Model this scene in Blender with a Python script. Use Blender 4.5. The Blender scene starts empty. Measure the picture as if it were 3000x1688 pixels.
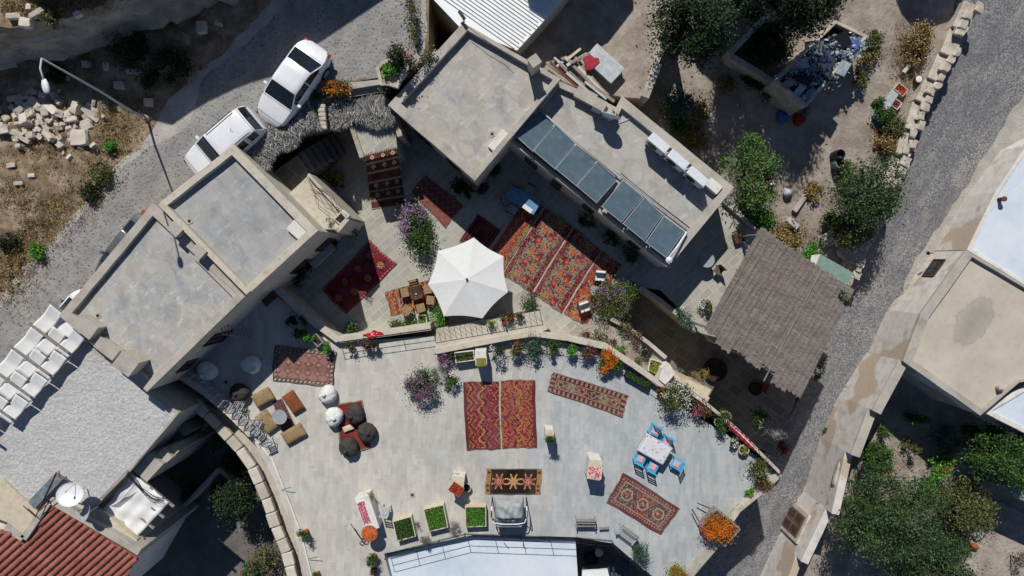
import bpy, bmesh, math, random
import numpy as np
from mathutils import Vector, Matrix
R_ = random.Random(7)
NR = np.random.default_rng(11)
# ------------------------------------------------------------------ camera, world, sun, exposure
CAMZ = 32.0; FPX = 2016.0; TILT = math.atan(79.0/FPX)
SC = bpy.context.scene
cam_d = bpy.data.cameras.new("camera"); cam = bpy.data.objects.new("camera", cam_d)
SC.collection.objects.link(cam); SC.camera = cam
cam_d.sensor_width = 36.0; cam_d.lens = 36.0*FPX/3000.0; cam_d.clip_end = 1500; cam_d.clip_start = 0.5
cam.location = (0, 0, CAMZ); cam.rotation_euler = (-TILT, 0, 0)
SUN_EL = math.radians(45.5); SUN_OFF = math.radians(13.5)      # shadows fall to image-down, a little right
world = bpy.data.worlds.new("World"); SC.world = world; world.use_nodes = True
wn = world.node_tree; wn.nodes.clear()
sky = wn.nodes.new('ShaderNodeTexSky'); sky.sky_type = 'NISHITA'; sky.sun_disc = False
sky.sun_elevation = SUN_EL; sky.sun_rotation = -SUN_OFF; sky.air_density = 0.5; sky.dust_density = 0.2; sky.altitude = 1200; sky.ozone_density = 1.5
bgn = wn.nodes.new('ShaderNodeBackground'); bgn.inputs[1].default_value = 0.10
wo = wn.nodes.new('ShaderNodeOutputWorld')
wn.links.new(sky.outputs[0], bgn.inputs[0]); wn.links.new(bgn.outputs[0], wo.inputs[0])
sd = bpy.data.lights.new("sun", 'SUN'); sd.energy = 4.45; sd.angle = math.radians(0.5); sd.color = (1.0, 0.975, 0.93)
sun = bpy.data.objects.new("sun", sd); SC.collection.objects.link(sun)
sdir = Vector((math.sin(SUN_OFF)*math.cos(SUN_EL), -math.cos(SUN_OFF)*math.cos(SUN_EL), -math.sin(SUN_EL)))
sun.rotation_euler = sdir.to_track_quat('-Z', 'Y').to_euler(); sun.location = (-6, 30, 40)
SC.view_settings.view_transform = 'Standard'; SC.view_settings.look = 'None'
SC.view_settings.exposure = 0.0; SC.view_settings.gamma = 1.0

# ------------------------------------------------------------------ helpers
ct, st = math.cos(TILT), math.sin(TILT)
def P(px, py, z):
    u = (px-1500.0)/FPX; v = (844.0-py)/FPX
    d = Vector((u, v*ct-st, -v*st-ct)); k = (CAMZ-z)/(-d.z)
    return Vector((d.x*k, d.y*k, z))
def mpp(z): return (CAMZ-z)/FPX            # metres per photo pixel at height z
def zz(z, p): return z(*p) if callable(z) else z
def PP(pl, z): return [P(p[0], p[1], zz(z, p)) for p in pl]
C = SC.collection
def new_obj(name, me, mat=None, parent=None):
    o = bpy.data.objects.new(name, me); C.objects.link(o)
    if mat is not None:
        me.materials.append(mat)
    if parent is not None: o.parent = parent
    return o
def tag(o, label=None, cat=None, group=None, kind=None):
    if label: o['label'] = label
    if cat: o['category'] = cat
    if group: o['group'] = group
    if kind: o['kind'] = kind
    return o
def thing(name, label, cat, loc=(0,0,0), rz=0, group=None):
    o = bpy.data.objects.new(name, None); C.objects.link(o); o.location = loc; o.rotation_euler = (0,0,rz)
    o.empty_display_size = 0.2
    return tag(o, label, cat, group)
def dup(root, loc, rz=0, label=None, group=None, scale=None):
    def rec(o, par):
        c = o.copy(); C.objects.link(c)
        if par is not None: c.parent = par
        for ch in list(o.children): rec(ch, c)
        return c
    r = rec(root, None); r.location = loc; r.rotation_euler = (0,0,rz)
    if label: r['label'] = label
    if group: r['group'] = group
    if scale: r.scale = scale if hasattr(scale, '__len__') else (scale,)*3
    return r
class MB:
    def __init__(s): s.v = []; s.f = []
    def add(s, vs, fs):
        b = len(s.v); s.v += [tuple(v) for v in vs]; s.f += [tuple(i+b for i in f) for f in fs]; return s
    def box(s, c, d, rz=0, top=1.0, rot=None):
        x, y, z = d[0]/2, d[1]/2, d[2]/2
        vs = [(-x,-y,-z),(x,-y,-z),(x,y,-z),(-x,y,-z),(-x*top,-y*top,z),(x*top,-y*top,z),(x*top,y*top,z),(-x*top,y*top,z)]
        M = rot if rot is not None else Matrix.Rotation(rz, 3, 'Z')
        cc = Vector(c)
        return s.add([M @ Vector(v)+cc for v in vs], [(0,3,2,1),(4,5,6,7),(0,1,5,4),(1,2,6,5),(2,3,7,6),(3,0,4,7)])
    def prism(s, top, zb, cap=True, bottom=True):      # top: list of Vectors; vertical sides down to zb
        n = len(top)
        a = sum(top[i].x*top[(i+1)%n].y-top[(i+1)%n].x*top[i].y for i in range(n))
        if a < 0: top = top[::-1]
        vs = [(p.x,p.y,p.z) for p in top]+[(p.x,p.y,zb if not callable(zb) else zb(p)) for p in top]
        fs = [(i, i+n, (i+1)%n+n, (i+1)%n) for i in range(n)]
        if cap: fs.append(tuple(range(n)))
        if bottom: fs.append(tuple(range(2*n-1, n-1, -1)))
        return s.add(vs, fs)
    def tube(s, path, r, n=8, r2=None, cap=True):
        path = [Vector(p) for p in path]; m = len(path); rings = []
        for i, p in enumerate(path):
            d = (path[min(i+1,m-1)]-path[max(i-1,0)]).normalized()
            a = d.orthogonal().normalized() if abs(d.z) < .99 else Vector((1,0,0))
            if abs(d.z) < .99: a = Vector((0,0,1)).cross(d).normalized()
            b = d.cross(a)
            rr = (r if r2 is None else r+(r2-r)*i/(m-1)) if not hasattr(r, '__len__') else r[i]
            rings.append([p+(a*math.cos(t)+b*math.sin(t))*rr for t in [2*math.pi*k/n for k in range(n)]])
        vs = [v for q in rings for v in q]
        fs = [(i*n+k, i*n+(k+1)%n, (i+1)*n+(k+1)%n, (i+1)*n+k) for i in range(m-1) for k in range(n)]
        if cap: fs += [tuple(range(n-1,-1,-1)), tuple((m-1)*n+k for k in range(n))]
        return s.add(vs, fs)
    def lathe(s, prof, c=(0,0,0), n=20, cap=True, wob=None, sx=1, sy=1):
        vs = []
        for (r, z) in prof:
            for k in range(n):
                t = 2*math.pi*k/n; w = 1+(wob(t, z) if wob else 0)
                vs.append((c[0]+r*w*math.cos(t)*sx, c[1]+r*w*math.sin(t)*sy, c[2]+z))
        m = len(prof)
        fs = [(i*n+k, i*n+(k+1)%n, (i+1)*n+(k+1)%n, (i+1)*n+k) for i in range(m-1) for k in range(n)]
        if cap: fs += [tuple(range(n-1,-1,-1)), tuple((m-1)*n+k for k in range(n))]
        return s.add(vs, fs)
    def build(s, name, mat, parent=None, smooth=False, bevel=0, world=None):
        vs = s.v
        if parent is not None and world is not None:
            l = parent.location; vs = [(v[0]-l[0], v[1]-l[1], v[2]-l[2]) for v in vs]
        me = bpy.data.meshes.new(name); me.from_pydata(vs, [], s.f); me.validate()
        bm = bmesh.new(); bm.from_mesh(me)
        big = [f for f in bm.faces if len(f.verts) > 4]
        if big: bmesh.ops.triangulate(bm, faces=big)
        bmesh.ops.recalc_face_normals(bm, faces=bm.faces)
        bm.to_mesh(me); bm.free()
        if smooth:
            me.polygons.foreach_set('use_smooth', [True]*len(me.polygons))
        o = new_obj(name, me, mat, parent)
        if bevel:
            b = o.modifiers.new('bevel', 'BEVEL'); b.width = bevel; b.segments = 2; b.limit_method = 'ANGLE'; b.angle_limit = .7
        return o
def resample(pl, step, jit=0.0, closed=True, seed=1):
    rr = random.Random(seed); out = []; n = len(pl)
    for i in range(n if closed else n-1):
        a, b = pl[i], pl[(i+1) % n]; L = (b-a).length; k = max(1, int(L/step))
        d = (b-a); nn = Vector((-d.y, d.x, 0)).normalized() if L > 0 else Vector((0,0,0))
        for j in range(k):
            q = a+d*(j/k)
            if jit: q = q+nn*rr.uniform(-jit, jit)
            out.append(q)
    if not closed: out.append(pl[-1])
    return out
def offset_poly(pl, w):          # inward offset; pl list of Vectors any winding; w number or per-edge list
    n = len(pl); a = sum(pl[i].x*pl[(i+1)%n].y-pl[(i+1)%n].x*pl[i].y for i in range(n)); sg = 1 if a > 0 else -1
    ws = w if hasattr(w, '__len__') else [w]*n
    lines = []
    for i in range(n):
        p, q = pl[i], pl[(i+1)%n]; d = (q-p).normalized(); nn = Vector((-d.y, d.x, 0))*sg
        lines.append((p+nn*ws[i], d))
    out = []
    for i in range(n):
        p1, d1 = lines[i-1]; p2, d2 = lines[i]
        den = d1.x*d2.y-d1.y*d2.x
        if abs(den) < 1e-4: out.append(Vector((p2.x, p2.y, pl[i].z))); continue
        t = ((p2.x-p1.x)*d2.y-(p2.y-p1.y)*d2.x)/den
        out.append(Vector((p1.x+d1.x*t, p1.y+d1.y*t, pl[i].z)))
    return out
def np_mesh(name, verts, quads, mat, parent=None, cols=None):
    me = bpy.data.meshes.new(name); nv = len(verts); nq = len(quads)
    me.vertices.add(nv); me.vertices.foreach_set('co', np.asarray(verts, dtype=np.float32).ravel())
    me.loops.add(nq*4); me.loops.foreach_set('vertex_index', np.asarray(quads, dtype=np.int32).ravel())
    me.polygons.add(nq); me.polygons.foreach_set('loop_start', np.arange(0, nq*4, 4, dtype=np.int32))
    me.update(calc_edges=True)
    if cols is not None:
        at = me.color_attributes.new('Col', 'FLOAT_COLOR', 'CORNER')
        c4 = np.ones((nq, 4, 4), dtype=np.float32); c4[:, :, :3] = cols[:, None, :]
        at.data.foreach_set('color', c4.ravel())
    return new_obj(name, me, mat, parent)
def leaves(name, cen, size, mat, parent=None, aspect=.5, up=.6, axis=None, jit=.35):
    cen = np.asarray(cen, dtype=float); n = len(cen)
    nrm = NR.normal(size=(n,3)); nrm[:,2] = np.abs(nrm[:,2])+up; nrm /= np.linalg.norm(nrm, axis=1)[:,None]
    t = NR.normal(size=(n,3))
    if axis is not None: t = t*jit+np.asarray(axis)
    t -= nrm*np.sum(t*nrm, axis=1)[:,None]; t /= np.linalg.norm(t, axis=1)[:,None]+1e-9
    b = np.cross(nrm, t); L = size*NR.uniform(.6, 1.35, size=(n,1)); W = L*aspect
    v = np.stack([cen+t*L*.5, cen+b*W*.5, cen-t*L*.5, cen-b*W*.5], axis=1).reshape(-1, 3)
    return np_mesh(name, v, np.arange(n*4).reshape(-1,4), mat, parent)
def blob(n, r, k=None, seed=None, sig=.22, fill=.55, flat=1.0):   # clumped ellipsoid cloud centred 0; r=(rx,ry,rz)
    g = np.random.default_rng(seed if seed is not None else R_.randint(0, 10**6))
    k = k or max(6, int(14))
    d = g.normal(size=(k,3)); d /= np.linalg.norm(d, axis=1)[:,None]
    rad = g.uniform(fill, 1.0, size=(k,1))**.6*(1-sig*.6)
    c = d*rad; w = g.uniform(.5, 1.6, size=k); w /= w.sum()
    idx = g.choice(k, size=n, p=w); s = g.uniform(.6, 1.5, size=k)*sig
    p = c[idx]+g.normal(size=(n,3))*s[idx][:,None]
    p[:,2] *= flat
    return p*np.asarray(r)
# ------------------------------------------------------------------ materials
def hx(s):
    c = [int(s[i:i+2], 16)/255 for i in (0,2,4)]
    return tuple(((x+.055)/1.055)**2.4 if x > .04045 else x/12.92 for x in c)
class NT:
    def __init__(s, name, rough=.85, metal=0, spec=.3):
        s.m = bpy.data.materials.new(name); s.m.use_nodes = True; s.t = s.m.node_tree; s.t.nodes.clear()
        s.o = s.t.nodes.new('ShaderNodeOutputMaterial'); s.b = s.t.nodes.new('ShaderNodeBsdfPrincipled')
        s.t.links.new(s.b.outputs[0], s.o.inputs[0])
        s.b.inputs['Roughness'].default_value = rough; s.b.inputs['Metallic'].default_value = metal
        s.b.inputs['Specular IOR Level'].default_value = spec
        s.tc = s.t.nodes.new('ShaderNodeTexCoord'); s.vec = s.tc.outputs['Object']
    def L(s, a, b): s.t.links.new(a, b)
    def set(s, inp, v):
        if hasattr(v, 'is_output') or isinstance(v, bpy.types.NodeSocket): s.L(v, inp)
        elif hasattr(v, '__len__') and len(v) == 3 and inp.type == 'RGBA': inp.default_value = (*v, 1)
        else: inp.default_value = v
    def map(s, rz=0, sc=(1,1,1), vec=None, loc=(0,0,0)):
        n = s.t.nodes.new('ShaderNodeMapping'); n.vector_type = 'TEXTURE'; n.inputs['Rotation'].default_value = (0,0,rz)
        n.inputs['Scale'].default_value = tuple(1/q for q in sc); n.inputs['Location'].default_value = loc
        s.L(vec or s.vec, n.inputs[0]); return n.outputs[0]
    def noise(s, scale, detail=4, rough=.55, vec=None, dist=0):
        n = s.t.nodes.new('ShaderNodeTexNoise'); n.inputs['Scale'].default_value = scale
        n.inputs['Detail'].default_value = detail; n.inputs['Roughness'].default_value = rough
        n.inputs['Distortion'].default_value = dist
        s.L(vec or s.vec, n.inputs['Vector']); return n.outputs[0]
    def vor(s, scale, feat='F1', vec=None, out=0, rand=1):
        n = s.t.nodes.new('ShaderNodeTexVoronoi'); n.feature = feat; n.inputs['Scale'].default_value = scale
        n.inputs['Randomness'].default_value = rand
        s.L(vec or s.vec, n.inputs['Vector']); return n.outputs[out]
    def bw(s, c):
        n = s.t.nodes.new('ShaderNodeSeparateColor'); s.L(c, n.inputs[0]); return n.outputs[0]
    def crack(s, scale, w=.012, dist=.25):
        nn = s.t.nodes.new('ShaderNodeTexNoise'); nn.inputs['Scale'].default_value = scale*2.5; nn.inputs['Detail'].default_value = 6; s.L(s.vec, nn.inputs['Vector'])
        v = s.mix(dist, s.vec, nn.outputs[1]); return s.ramp(s.vor(scale, 'DISTANCE_TO_EDGE', v), [(0,1.0),(w,0.0)])
    def wave(s, scale, dist=0, vec=None, detail=1, prof='SIN', dirn='X'):
        n = s.t.nodes.new('ShaderNodeTexWave'); n.wave_profile = prof; n.bands_direction = dirn
        n.inputs['Scale'].default_value = scale; n.inputs['Distortion'].default_value = dist
        n.inputs['Detail'].default_value = detail; s.L(vec or s.vec, n.inputs['Vector']); return n.outputs[1]
    def ramp(s, fac, stops, const=False):
        n = s.t.nodes.new('ShaderNodeValToRGB'); e = n.color_ramp.elements
        if const: n.color_ramp.interpolation = 'CONSTANT'
        while len(e) < len(stops): e.new(.5)
        for i, (p, c) in enumerate(stops):
            e[i].position = p
            c = hx(c) if isinstance(c, str) else ((c,)*3 if not hasattr(c, '__len__') else c)
            e[i].color = (*c, 1)
        s.L(fac, n.inputs[0]); return n.outputs[0]
    def mix(s, fac, a, b, mode='MIX'):
        n = s.t.nodes.new('ShaderNodeMix'); n.data_type = 'RGBA'; n.blend_type = mode
        a = hx(a) if isinstance(a, str) else a; b = hx(b) if isinstance(b, str) else b
        s.set(n.inputs[0], fac); s.set(n.inputs[6], a); s.set(n.inputs[7], b); return n.outputs[2]
    def math(s, op, a, b=0):
        n = s.t.nodes.new('ShaderNodeMath'); n.operation = op; s.set(n.inputs[0], a); s.set(n.inputs[1], b); return n.outputs[0]
    def bump(s, h, strength=.4, dist=.02, prev=None):
        n = s.t.nodes.new('ShaderNodeBump'); n.inputs['Strength'].default_value = strength
        n.inputs['Distance'].default_value = dist; s.L(h, n.inputs['Height'])
        if prev is not None: s.L(prev, n.inputs['Normal'])
        s.L(n.outputs[0], s.b.inputs['Normal']); return n.outputs[0]
    def brick(s, w, h, mortar, vec, c1, c2, cm, off=.5, bias=0, smooth=.1):
        n = s.t.nodes.new('ShaderNodeTexBrick'); n.offset = off
        for k, v in (('Scale',1),('Brick Width',w),('Row Height',h),('Mortar Size',mortar),('Mortar Smooth',smooth),('Bias',bias)):
            n.inputs[k].default_value = v
        s.L(vec, n.inputs['Vector'])
        for k, v in (('Color1',c1),('Color2',c2),('Mortar',cm)): s.set(n.inputs[k], hx(v) if isinstance(v, str) else v)
        return n.outputs[0], n.outputs[1]
    def col(s, c):
        s.set(s.b.inputs['Base Color'], hx(c) if isinstance(c, str) else c); return s.m
def plain(name, c1, c2=None, scale=6, rough=.7, metal=0, bump=0, spec=.3, detail=4, bs=None):
    n = NT(name, rough, metal, spec); c2 = c2 or c1
    n.col(n.ramp(n.noise(scale, detail), [(.3, c1), (.7, c2)]))
    if bump: n.bump(n.noise(bs or scale*6, 4), bump, .01)
    return n.m
def leafmat(name, cols, rough=.6):
    n = NT(name, rough, 0, .25); g = n.t.nodes.new('ShaderNodeNewGeometry')
    k = len(cols); r = n.ramp(g.outputs['Random Per Island'], [((i+.5)/k, c) for i, c in enumerate(cols)])
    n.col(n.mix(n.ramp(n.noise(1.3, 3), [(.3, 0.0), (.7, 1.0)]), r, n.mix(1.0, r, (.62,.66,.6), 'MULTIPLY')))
    return n.m
M = {}
def mk_mats():
    # plaster
    for nm, a, b, d in (('plaster_cream','b3aa99','c4bbaa','8f8678'), ('plaster_grey','a89f92','bcb3a5','857c70'), ('plaster_white','c9c4ba','dedad2','a39c90')):
        n = NT(nm, .9); base = n.ramp(n.noise(.9, 5, .6), [(.3,a),(.7,b)])
        st_ = n.ramp(n.noise(3.2, 8, .75), [(.5,0.0),(.7,.75)])
        n.col(n.mix(st_, base, d)); n.bump(n.noise(35, 4), .35, .008); M[nm] = n.m
    # facade with ochre patches (right street)
    n = NT('facade_patched', .9); base = n.ramp(n.noise(2.5, 5), [(.3,'b5ada5'),(.5,'c9c2ba'),(.7,'d2ccc5')])
    pt = n.ramp(n.noise(.45, 2, .4), [(.55,0.0),(.58,1.0)])
    n.col(n.mix(pt, base, n.ramp(n.noise(9,4), [(.3,'ac9b88'),(.7,'bcab98')]))); n.bump(n.noise(20,5), .4, .01); M['facade'] = n.m
    # roof slabs
    for nm, cs in (('roof_stained', ('87898b','9a9b9a','a9a6a0','a59d92','c8c6c1')), ('roof_warm', ('8f8f8d','9f9d98','a8a49b','a59c90','c0beb8')), ('roof_cool', ('898c8e','969898','a09f9c','a09d97','b6b6b4'))):
        n = NT(nm, .85)
        v = n.mix(.35, n.vec, n.t.nodes.new('ShaderNodeTexNoise').outputs[1])
        a = n.ramp(n.noise(1.1, 8, .72, dist=.4), [(.28,cs[0]),(.42,cs[1]),(.52,cs[2]),(.6,cs[3]),(.68,cs[1])])
        cell = n.bw(n.vor(1.6, 'F1', out=1))
        a = n.mix(.10, a, cell, 'OVERLAY')
        wsp = n.ramp(n.noise(1.9, 7, .72, dist=1.2), [(.6,0.0),(.72,.75)])
        a = n.mix(wsp, a, cs[4])
        dk = n.ramp(n.noise(7, 5, .6), [(.6,0.0),(.8,.35)])
        a = n.mix(dk, a, '6d6c6a'); a = n.mix(n.math('MULTIPLY', n.math('MULTIPLY', n.crack(.33,.010,.5), n.ramp(n.noise(.7,3), [(.5,0.0),(.6,1.0)])), .28), a, '6a6762'); a = n.mix(n.ramp(n.noise(2.6,7,.7,n.map(.75,(1,.55,1))), [(.50,0.0),(.60,.42)]), a, cs[3]); a = n.mix(n.ramp(n.noise(3.1,7,.7,n.map(.7,(.5,1,1))), [(.56,0.0),(.64,.55)]), a, cs[4]); a = n.mix(n.ramp(n.noise(1.7,6,.7,n.map(2.2,(.6,1,1))), [(.52,0.0),(.62,.4)]), a, '7c7e82'); a = n.mix(n.math('MULTIPLY', n.ramp(n.noise(5,7,.75,n.map(.8,(.35,1.6,1))), [(.56,0.0),(.7,1.0)]), .35), a, '7b7873')
        n.col(a); n.bump(n.noise(14, 5), .35, .012); M[nm] = n.m
    n = NT('coping', .85); a = n.ramp(n.noise(1.2, 6, .6), [(.3,'918b81'),(.5,'a8a196'),(.7,'b5ada1')])
    n.col(n.mix(n.ramp(n.noise(6,6,.7), [(.58,0.0),(.75,.6)]), a, '7f776b')); n.bump(n.noise(25,4), .3, .01); M['coping'] = n.m
    # gravel roof
    n = NT('gravel', .95); v = n.bw(n.vor(16, out=1)); a = n.ramp(n.noise(9, 6, .75), [(.3,'aeabaa'),(.5,'c4c2bf'),(.7,'d6d4d1')])
    a = n.mix(.12, a, v, 'OVERLAY'); a = n.mix(n.ramp(n.noise(.5,7,.7), [(.45,0.0),(.65,.35)]), a, 'a3a09c'); n.col(n.mix(n.ramp(n.noise(1.4,7,.75), [(.58,0.0),(.7,.5)]), a, 'cfccc7')); nb = n.bump(n.noise(5, 7, .75), 1.0, .12); M['gravel'] = n.m
    # terrace paving
    n = NT('terrace_paving', .7); v = n.map(math.radians(88), vec=n.mix(.02, n.vec, n.t.nodes.new('ShaderNodeTexNoise').outputs[1]))
    sx = n.t.nodes.new('ShaderNodeSeparateXYZ'); n.L(n.vec, sx.inputs[0])
    side = n.math('ADD', n.math('MULTIPLY', sx.outputs[0], .06), n.noise(.35, 3))
    warm = n.ramp(side, [(.25,'b8b4aa'),(.45,'b0ada6'),(.6,'a6a9a9'),(.95,'a2a6a6')])
    k1, f1 = n.brick(.52, .24, .008, v, (.425,.425,.435), (.57,.57,.56), (.41,.405,.39))
    k2, f2 = n.brick(.8, .41, .0, n.map(math.radians(91), loc=(.3,.2,0)), (.41,.41,.42), (.59,.59,.58), (.5,.5,.5))
    a = n.mix(.55, warm, k1, 'OVERLAY'); a = n.mix(.45, a, k2, 'OVERLAY')
    stn = n.ramp(n.noise(1.3, 6, .68, vec=n.map(0, (2.2,.8,1))), [(.5,0.0),(.68,.5)])
    a = n.mix(stn, a, 'c1bbaf'); a = n.mix(n.ramp(n.noise(2.1, 6, .7, vec=n.map(0,(1.6,.7,1))), [(.54,0.0),(.72,.5)]), a, '858b90')
    a = n.mix(n.ramp(n.noise(7,6,.75), [(.56,0.0),(.75,.28)]), a, '77756f'); a = n.mix(n.ramp(n.noise(.7,7,.75,n.map(.2,(1.4,.7,1))), [(.5,0.0),(.66,.3)]), a, '8b8880')
    n.col(a); n.bump(f1, .15, .004); M['terrace'] = n.m
    # court paving : irregular slabs on the diagonal
    n = NT('court_paving', .8); wv = n.mix(.05, n.vec, n.t.nodes.new('ShaderNodeTexNoise').outputs[1])
    v = n.map(math.radians(40), vec=wv)
    k1, f1 = n.brick(.62, .34, .022, v, '8e8d84', 'a5a197', 'b3ae9f', .43, 0, .4)
    k2, f2 = n.brick(.95, .34, .0, v, (.42,.42,.4), (.6,.6,.6), (.5,.5,.5), .3)
    a = n.mix(.45, k1, k2, 'OVERLAY'); a = n.mix(n.ramp(n.noise(1.1,5,.6), [(.4,0.0),(.65,.6)]), a, 'a09d92')
    n.col(n.mix(n.ramp(n.noise(2.5,6,.65), [(.5,0.0),(.72,.5)]), a, 'b5b1a2')); n.bump(f1, .3, .006); M['court'] = n.m
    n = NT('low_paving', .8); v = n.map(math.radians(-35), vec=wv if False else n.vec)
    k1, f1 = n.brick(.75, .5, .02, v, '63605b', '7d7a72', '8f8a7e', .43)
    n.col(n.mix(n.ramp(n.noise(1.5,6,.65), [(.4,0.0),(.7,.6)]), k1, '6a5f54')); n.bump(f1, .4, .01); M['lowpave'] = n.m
    # left street: worn setts with dark stones in pale mortar
    n = NT('street_setts', .85); base = n.ramp(n.noise(1.1, 6, .65), [(.3,'7c7976'),(.5,'8e8b87'),(.7,'9e9a94')])
    d = n.vor(7.5); c = n.vor(7.5, out=1); sp = n.t.nodes.new('ShaderNodeSeparateColor'); n.L(c, sp.inputs[0])
    pk = n.math('MULTIPLY', n.ramp(d, [(.2,1.0),(.34,0.0)]), n.ramp(n.math('ADD', sp.outputs[0], n.math('MULTIPLY', n.noise(1.2,3), .55)), [(.72,0.0),(.85,1.0)]))
    a = n.mix(n.ramp(d, [(.1,.32),(.4,0.0)]), base, '5d5c5e'); a = n.mix(n.math('MULTIPLY', pk, .8), a, '3a3d45')
    a = n.mix(n.ramp(n.noise(1.3,8,.75,n.map(math.radians(48),(.4,1.1,1))), [(.54,0.0),(.74,.5)]), a, 'a49b8f'); a = n.mix(n.ramp(n.noise(.9,6,.6,n.map(math.radians(48),(.15,1.2,1))), [(.5,0.0),(.66,.35)]), a, '737073')
    n.col(a); n.bump(d, .7, .03); M['setts'] = n.m
    # right street cobbles
    n = NT('cobbles', .8, 0, .35); d = n.vor(11); c = n.bw(n.vor(11, out=1)); base = n.ramp(n.noise(.6, 6, .6), [(.3,'7e7d7f'),(.5,'908f8f'),(.72,'a19f9c')])
    a = n.mix(.18, base, c, 'OVERLAY'); a = n.mix(n.ramp(d, [(.35,0.0),(.62,.7)]), a, '4c4b4c')
    tr = n.ramp(n.noise(1.5, 5, .6, n.map(math.radians(59), (.12,1.3,1))), [(.42,0.0),(.62,.55)]); a = n.mix(tr, a, '676669')
    a = n.mix(n.ramp(n.noise(1.1,8,.75,n.map(math.radians(59), (.5,1.1,1))), [(.52,0.0),(.72,.75)]), a, 'a39b91')
    n.col(a); n.bump(d, -.6, .03); M['cobbles'] = n.m
    # dirt etc
    def soil(nm, cs, sc=1.5):
        n = NT(nm, .95); a = n.ramp(n.noise(sc, 8, .68), [(.25,cs[0]),(.45,cs[1]),(.6,cs[2]),(.75,cs[3])])
        b = n.ramp(n.noise(sc*9, 5, .7), [(.35,(.38,.38,.38)),(.65,(.62,.62,.62))])
        n.col(n.mix(.5, a, b, 'OVERLAY')); n.bump(n.noise(sc*6, 8, .7), .8, .06); M[nm] = n.m
    soil('dirt', ('5c4b3b','7d6b57','94826c','a39380')); soil('dust', ('959089','a5a099','b4aea6','bfb9b2'))
    soil('soil_dark', ('33291f','473a2c','5b4c3b','6e5e4b')); soil('garden', ('786b5f','928678','a69b8f','b3a99d'), .9)
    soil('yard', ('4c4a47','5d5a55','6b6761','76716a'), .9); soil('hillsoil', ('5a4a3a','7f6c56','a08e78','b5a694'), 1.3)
    n = NT('rock', .9); w = n.noise(.7, 7, .6, vec=n.map(.35, (1,1,2.2))); a = n.ramp(w, [(.3,'8a7d6e'),(.5,'a99c8b'),(.7,'c2b6a6')])
    n.col(n.mix(n.ramp(n.noise(5,6,.75), [(.55,0.0),(.72,.7)]), a, '4d443a')); n.bump(n.noise(3, 8, .75), 1, .12); M['rock'] = n.m
    n = NT('limestone', .9); g = n.t.nodes.new('ShaderNodeObjectInfo'); a = n.ramp(n.noise(2.2, 6, .6), [(.3,'b0a89c'),(.7,'c9c1b3')])
    t = n.ramp(g.outputs['Random'], [(0,(.35,.34,.33)),(1,(.62,.6,.57))]); n.col(n.mix(.6, a, t, 'OVERLAY')); n.bump(n.noise(12,6,.7), .5, .02); M['limestone'] = n.m
    n = NT('wallstone', .9); a = n.ramp(n.noise(1.8, 6, .65), [(.3,'968b7c'),(.5,'b5ab9c'),(.7,'cdc5b8')])
    v = n.ramp(n.noise(5,7,.75), [(.55,0.0),(.72,.6)]); n.col(n.mix(v, a, '7f7568')); n.bump(n.noise(9,6,.7), .6, .03); M['wallstone'] = n.m
    # white sheet metal roof
    n = NT('sheet_metal_white', .45, 0, .5); w = n.wave(1.15, 0, n.map(math.radians(55)), 0)
    a = n.ramp(n.noise(2, 5), [(.3,'dcdddc'),(.7,'e8e8e6')]); n.col(n.mix(n.ramp(n.noise(1.2,6,.7), [(.6,0.0),(.8,.3)]), a, 'b9bab9'))
    n.bump(n.noise(6,3), .1, .01); M['sheetwhite'] = n.m
    n = NT('painted_roof_blue', .6); a = n.ramp(n.noise(.5, 6, .65), [(.3,'b4c2cf'),(.5,'c8d0d7'),(.7,'d6d8da')]); a = n.mix(n.math('MULTIPLY', n.crack(.2, .005,.6), .15), a, '8e9499')
    n.col(n.mix(n.ramp(n.noise(2.2,7,.7), [(.6,0.0),(.75,.4)]), a, 'b6b2a8')); n.bump(n.noise(10,4), .1, .01); M['blueroof'] = n.m
    n = NT('beige_screed', .9); a = n.ramp(n.noise(.5, 5), [(.3,'b3a898'),(.7,'c4bbad')])
    mp = n.map(.5, (.52,.36,1), loc=(-13.3,1.6,0)) 
    a = n.mix(n.math('MULTIPLY', n.crack(.2,.006,.6), .2), a, '8b8276'); n.col(n.mix(n.ramp(n.noise(3,7,.7), [(.5,0.0),(.72,.45)]), a, '9c9284')); n.bump(n.noise(14,4), .2, .01); M['beigeroof'] = n.m
    M['damp'] = plain('damp_screed', '817c76', 'a09a92', 2.5, .8, bump=.2, detail=7)
    # roof tiles
    n = NT('roof_tiles', .8); a = n.ramp(n.noise(1.2, 5), [(.3,'844c3e'),(.5,'965c4e'),(.72,'a77161')])
    n.col(n.mix(n.ramp(n.noise(26,3,.6), [(.4,0.0),(.62,.4)]), a, '74453a')); n.bump(n.noise(20,4), .4, .02); M['tile'] = n.m
    # reed mats : fine streaks
    n = NT('reed', .9); v = n.map(math.radians(-29), (1.0, 9, 1)); v2 = n.map(math.radians(-29), (.6,3,1))
    a = n.ramp(n.noise(3.2, 4, .75, v), [(.3,'3d3835'),(.48,'6f6760'),(.7,'958c84')])
    n.col(n.mix(n.ramp(n.noise(.9,5,.6,v2), [(.45,0.0),(.75,.5)]), a, '7a675c')); n.bump(n.noise(3.2,4,.75,v), .9, .03); M['reed'] = n.m
    M['brushmat'] = plain('brush_mat', '3f3b39', '6d6865', 14, .95, bump=.8)
    # carpets : vertex colour weave
    n = NT('carpet', .95, 0, .1); at = n.t.nodes.new('ShaderNodeVertexColor'); at.layer_name = 'Col'
    n.col(n.mix(n.ramp(n.noise(28, 5, .7), [(.35,.12),(.65,.45)]), at.outputs[0], n.mix(1.0, at.outputs[0], (.45,.42,.42), 'MULTIPLY'))); n.bump(n.noise(45,3), .4, .006); M['carpet'] = n.m
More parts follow.
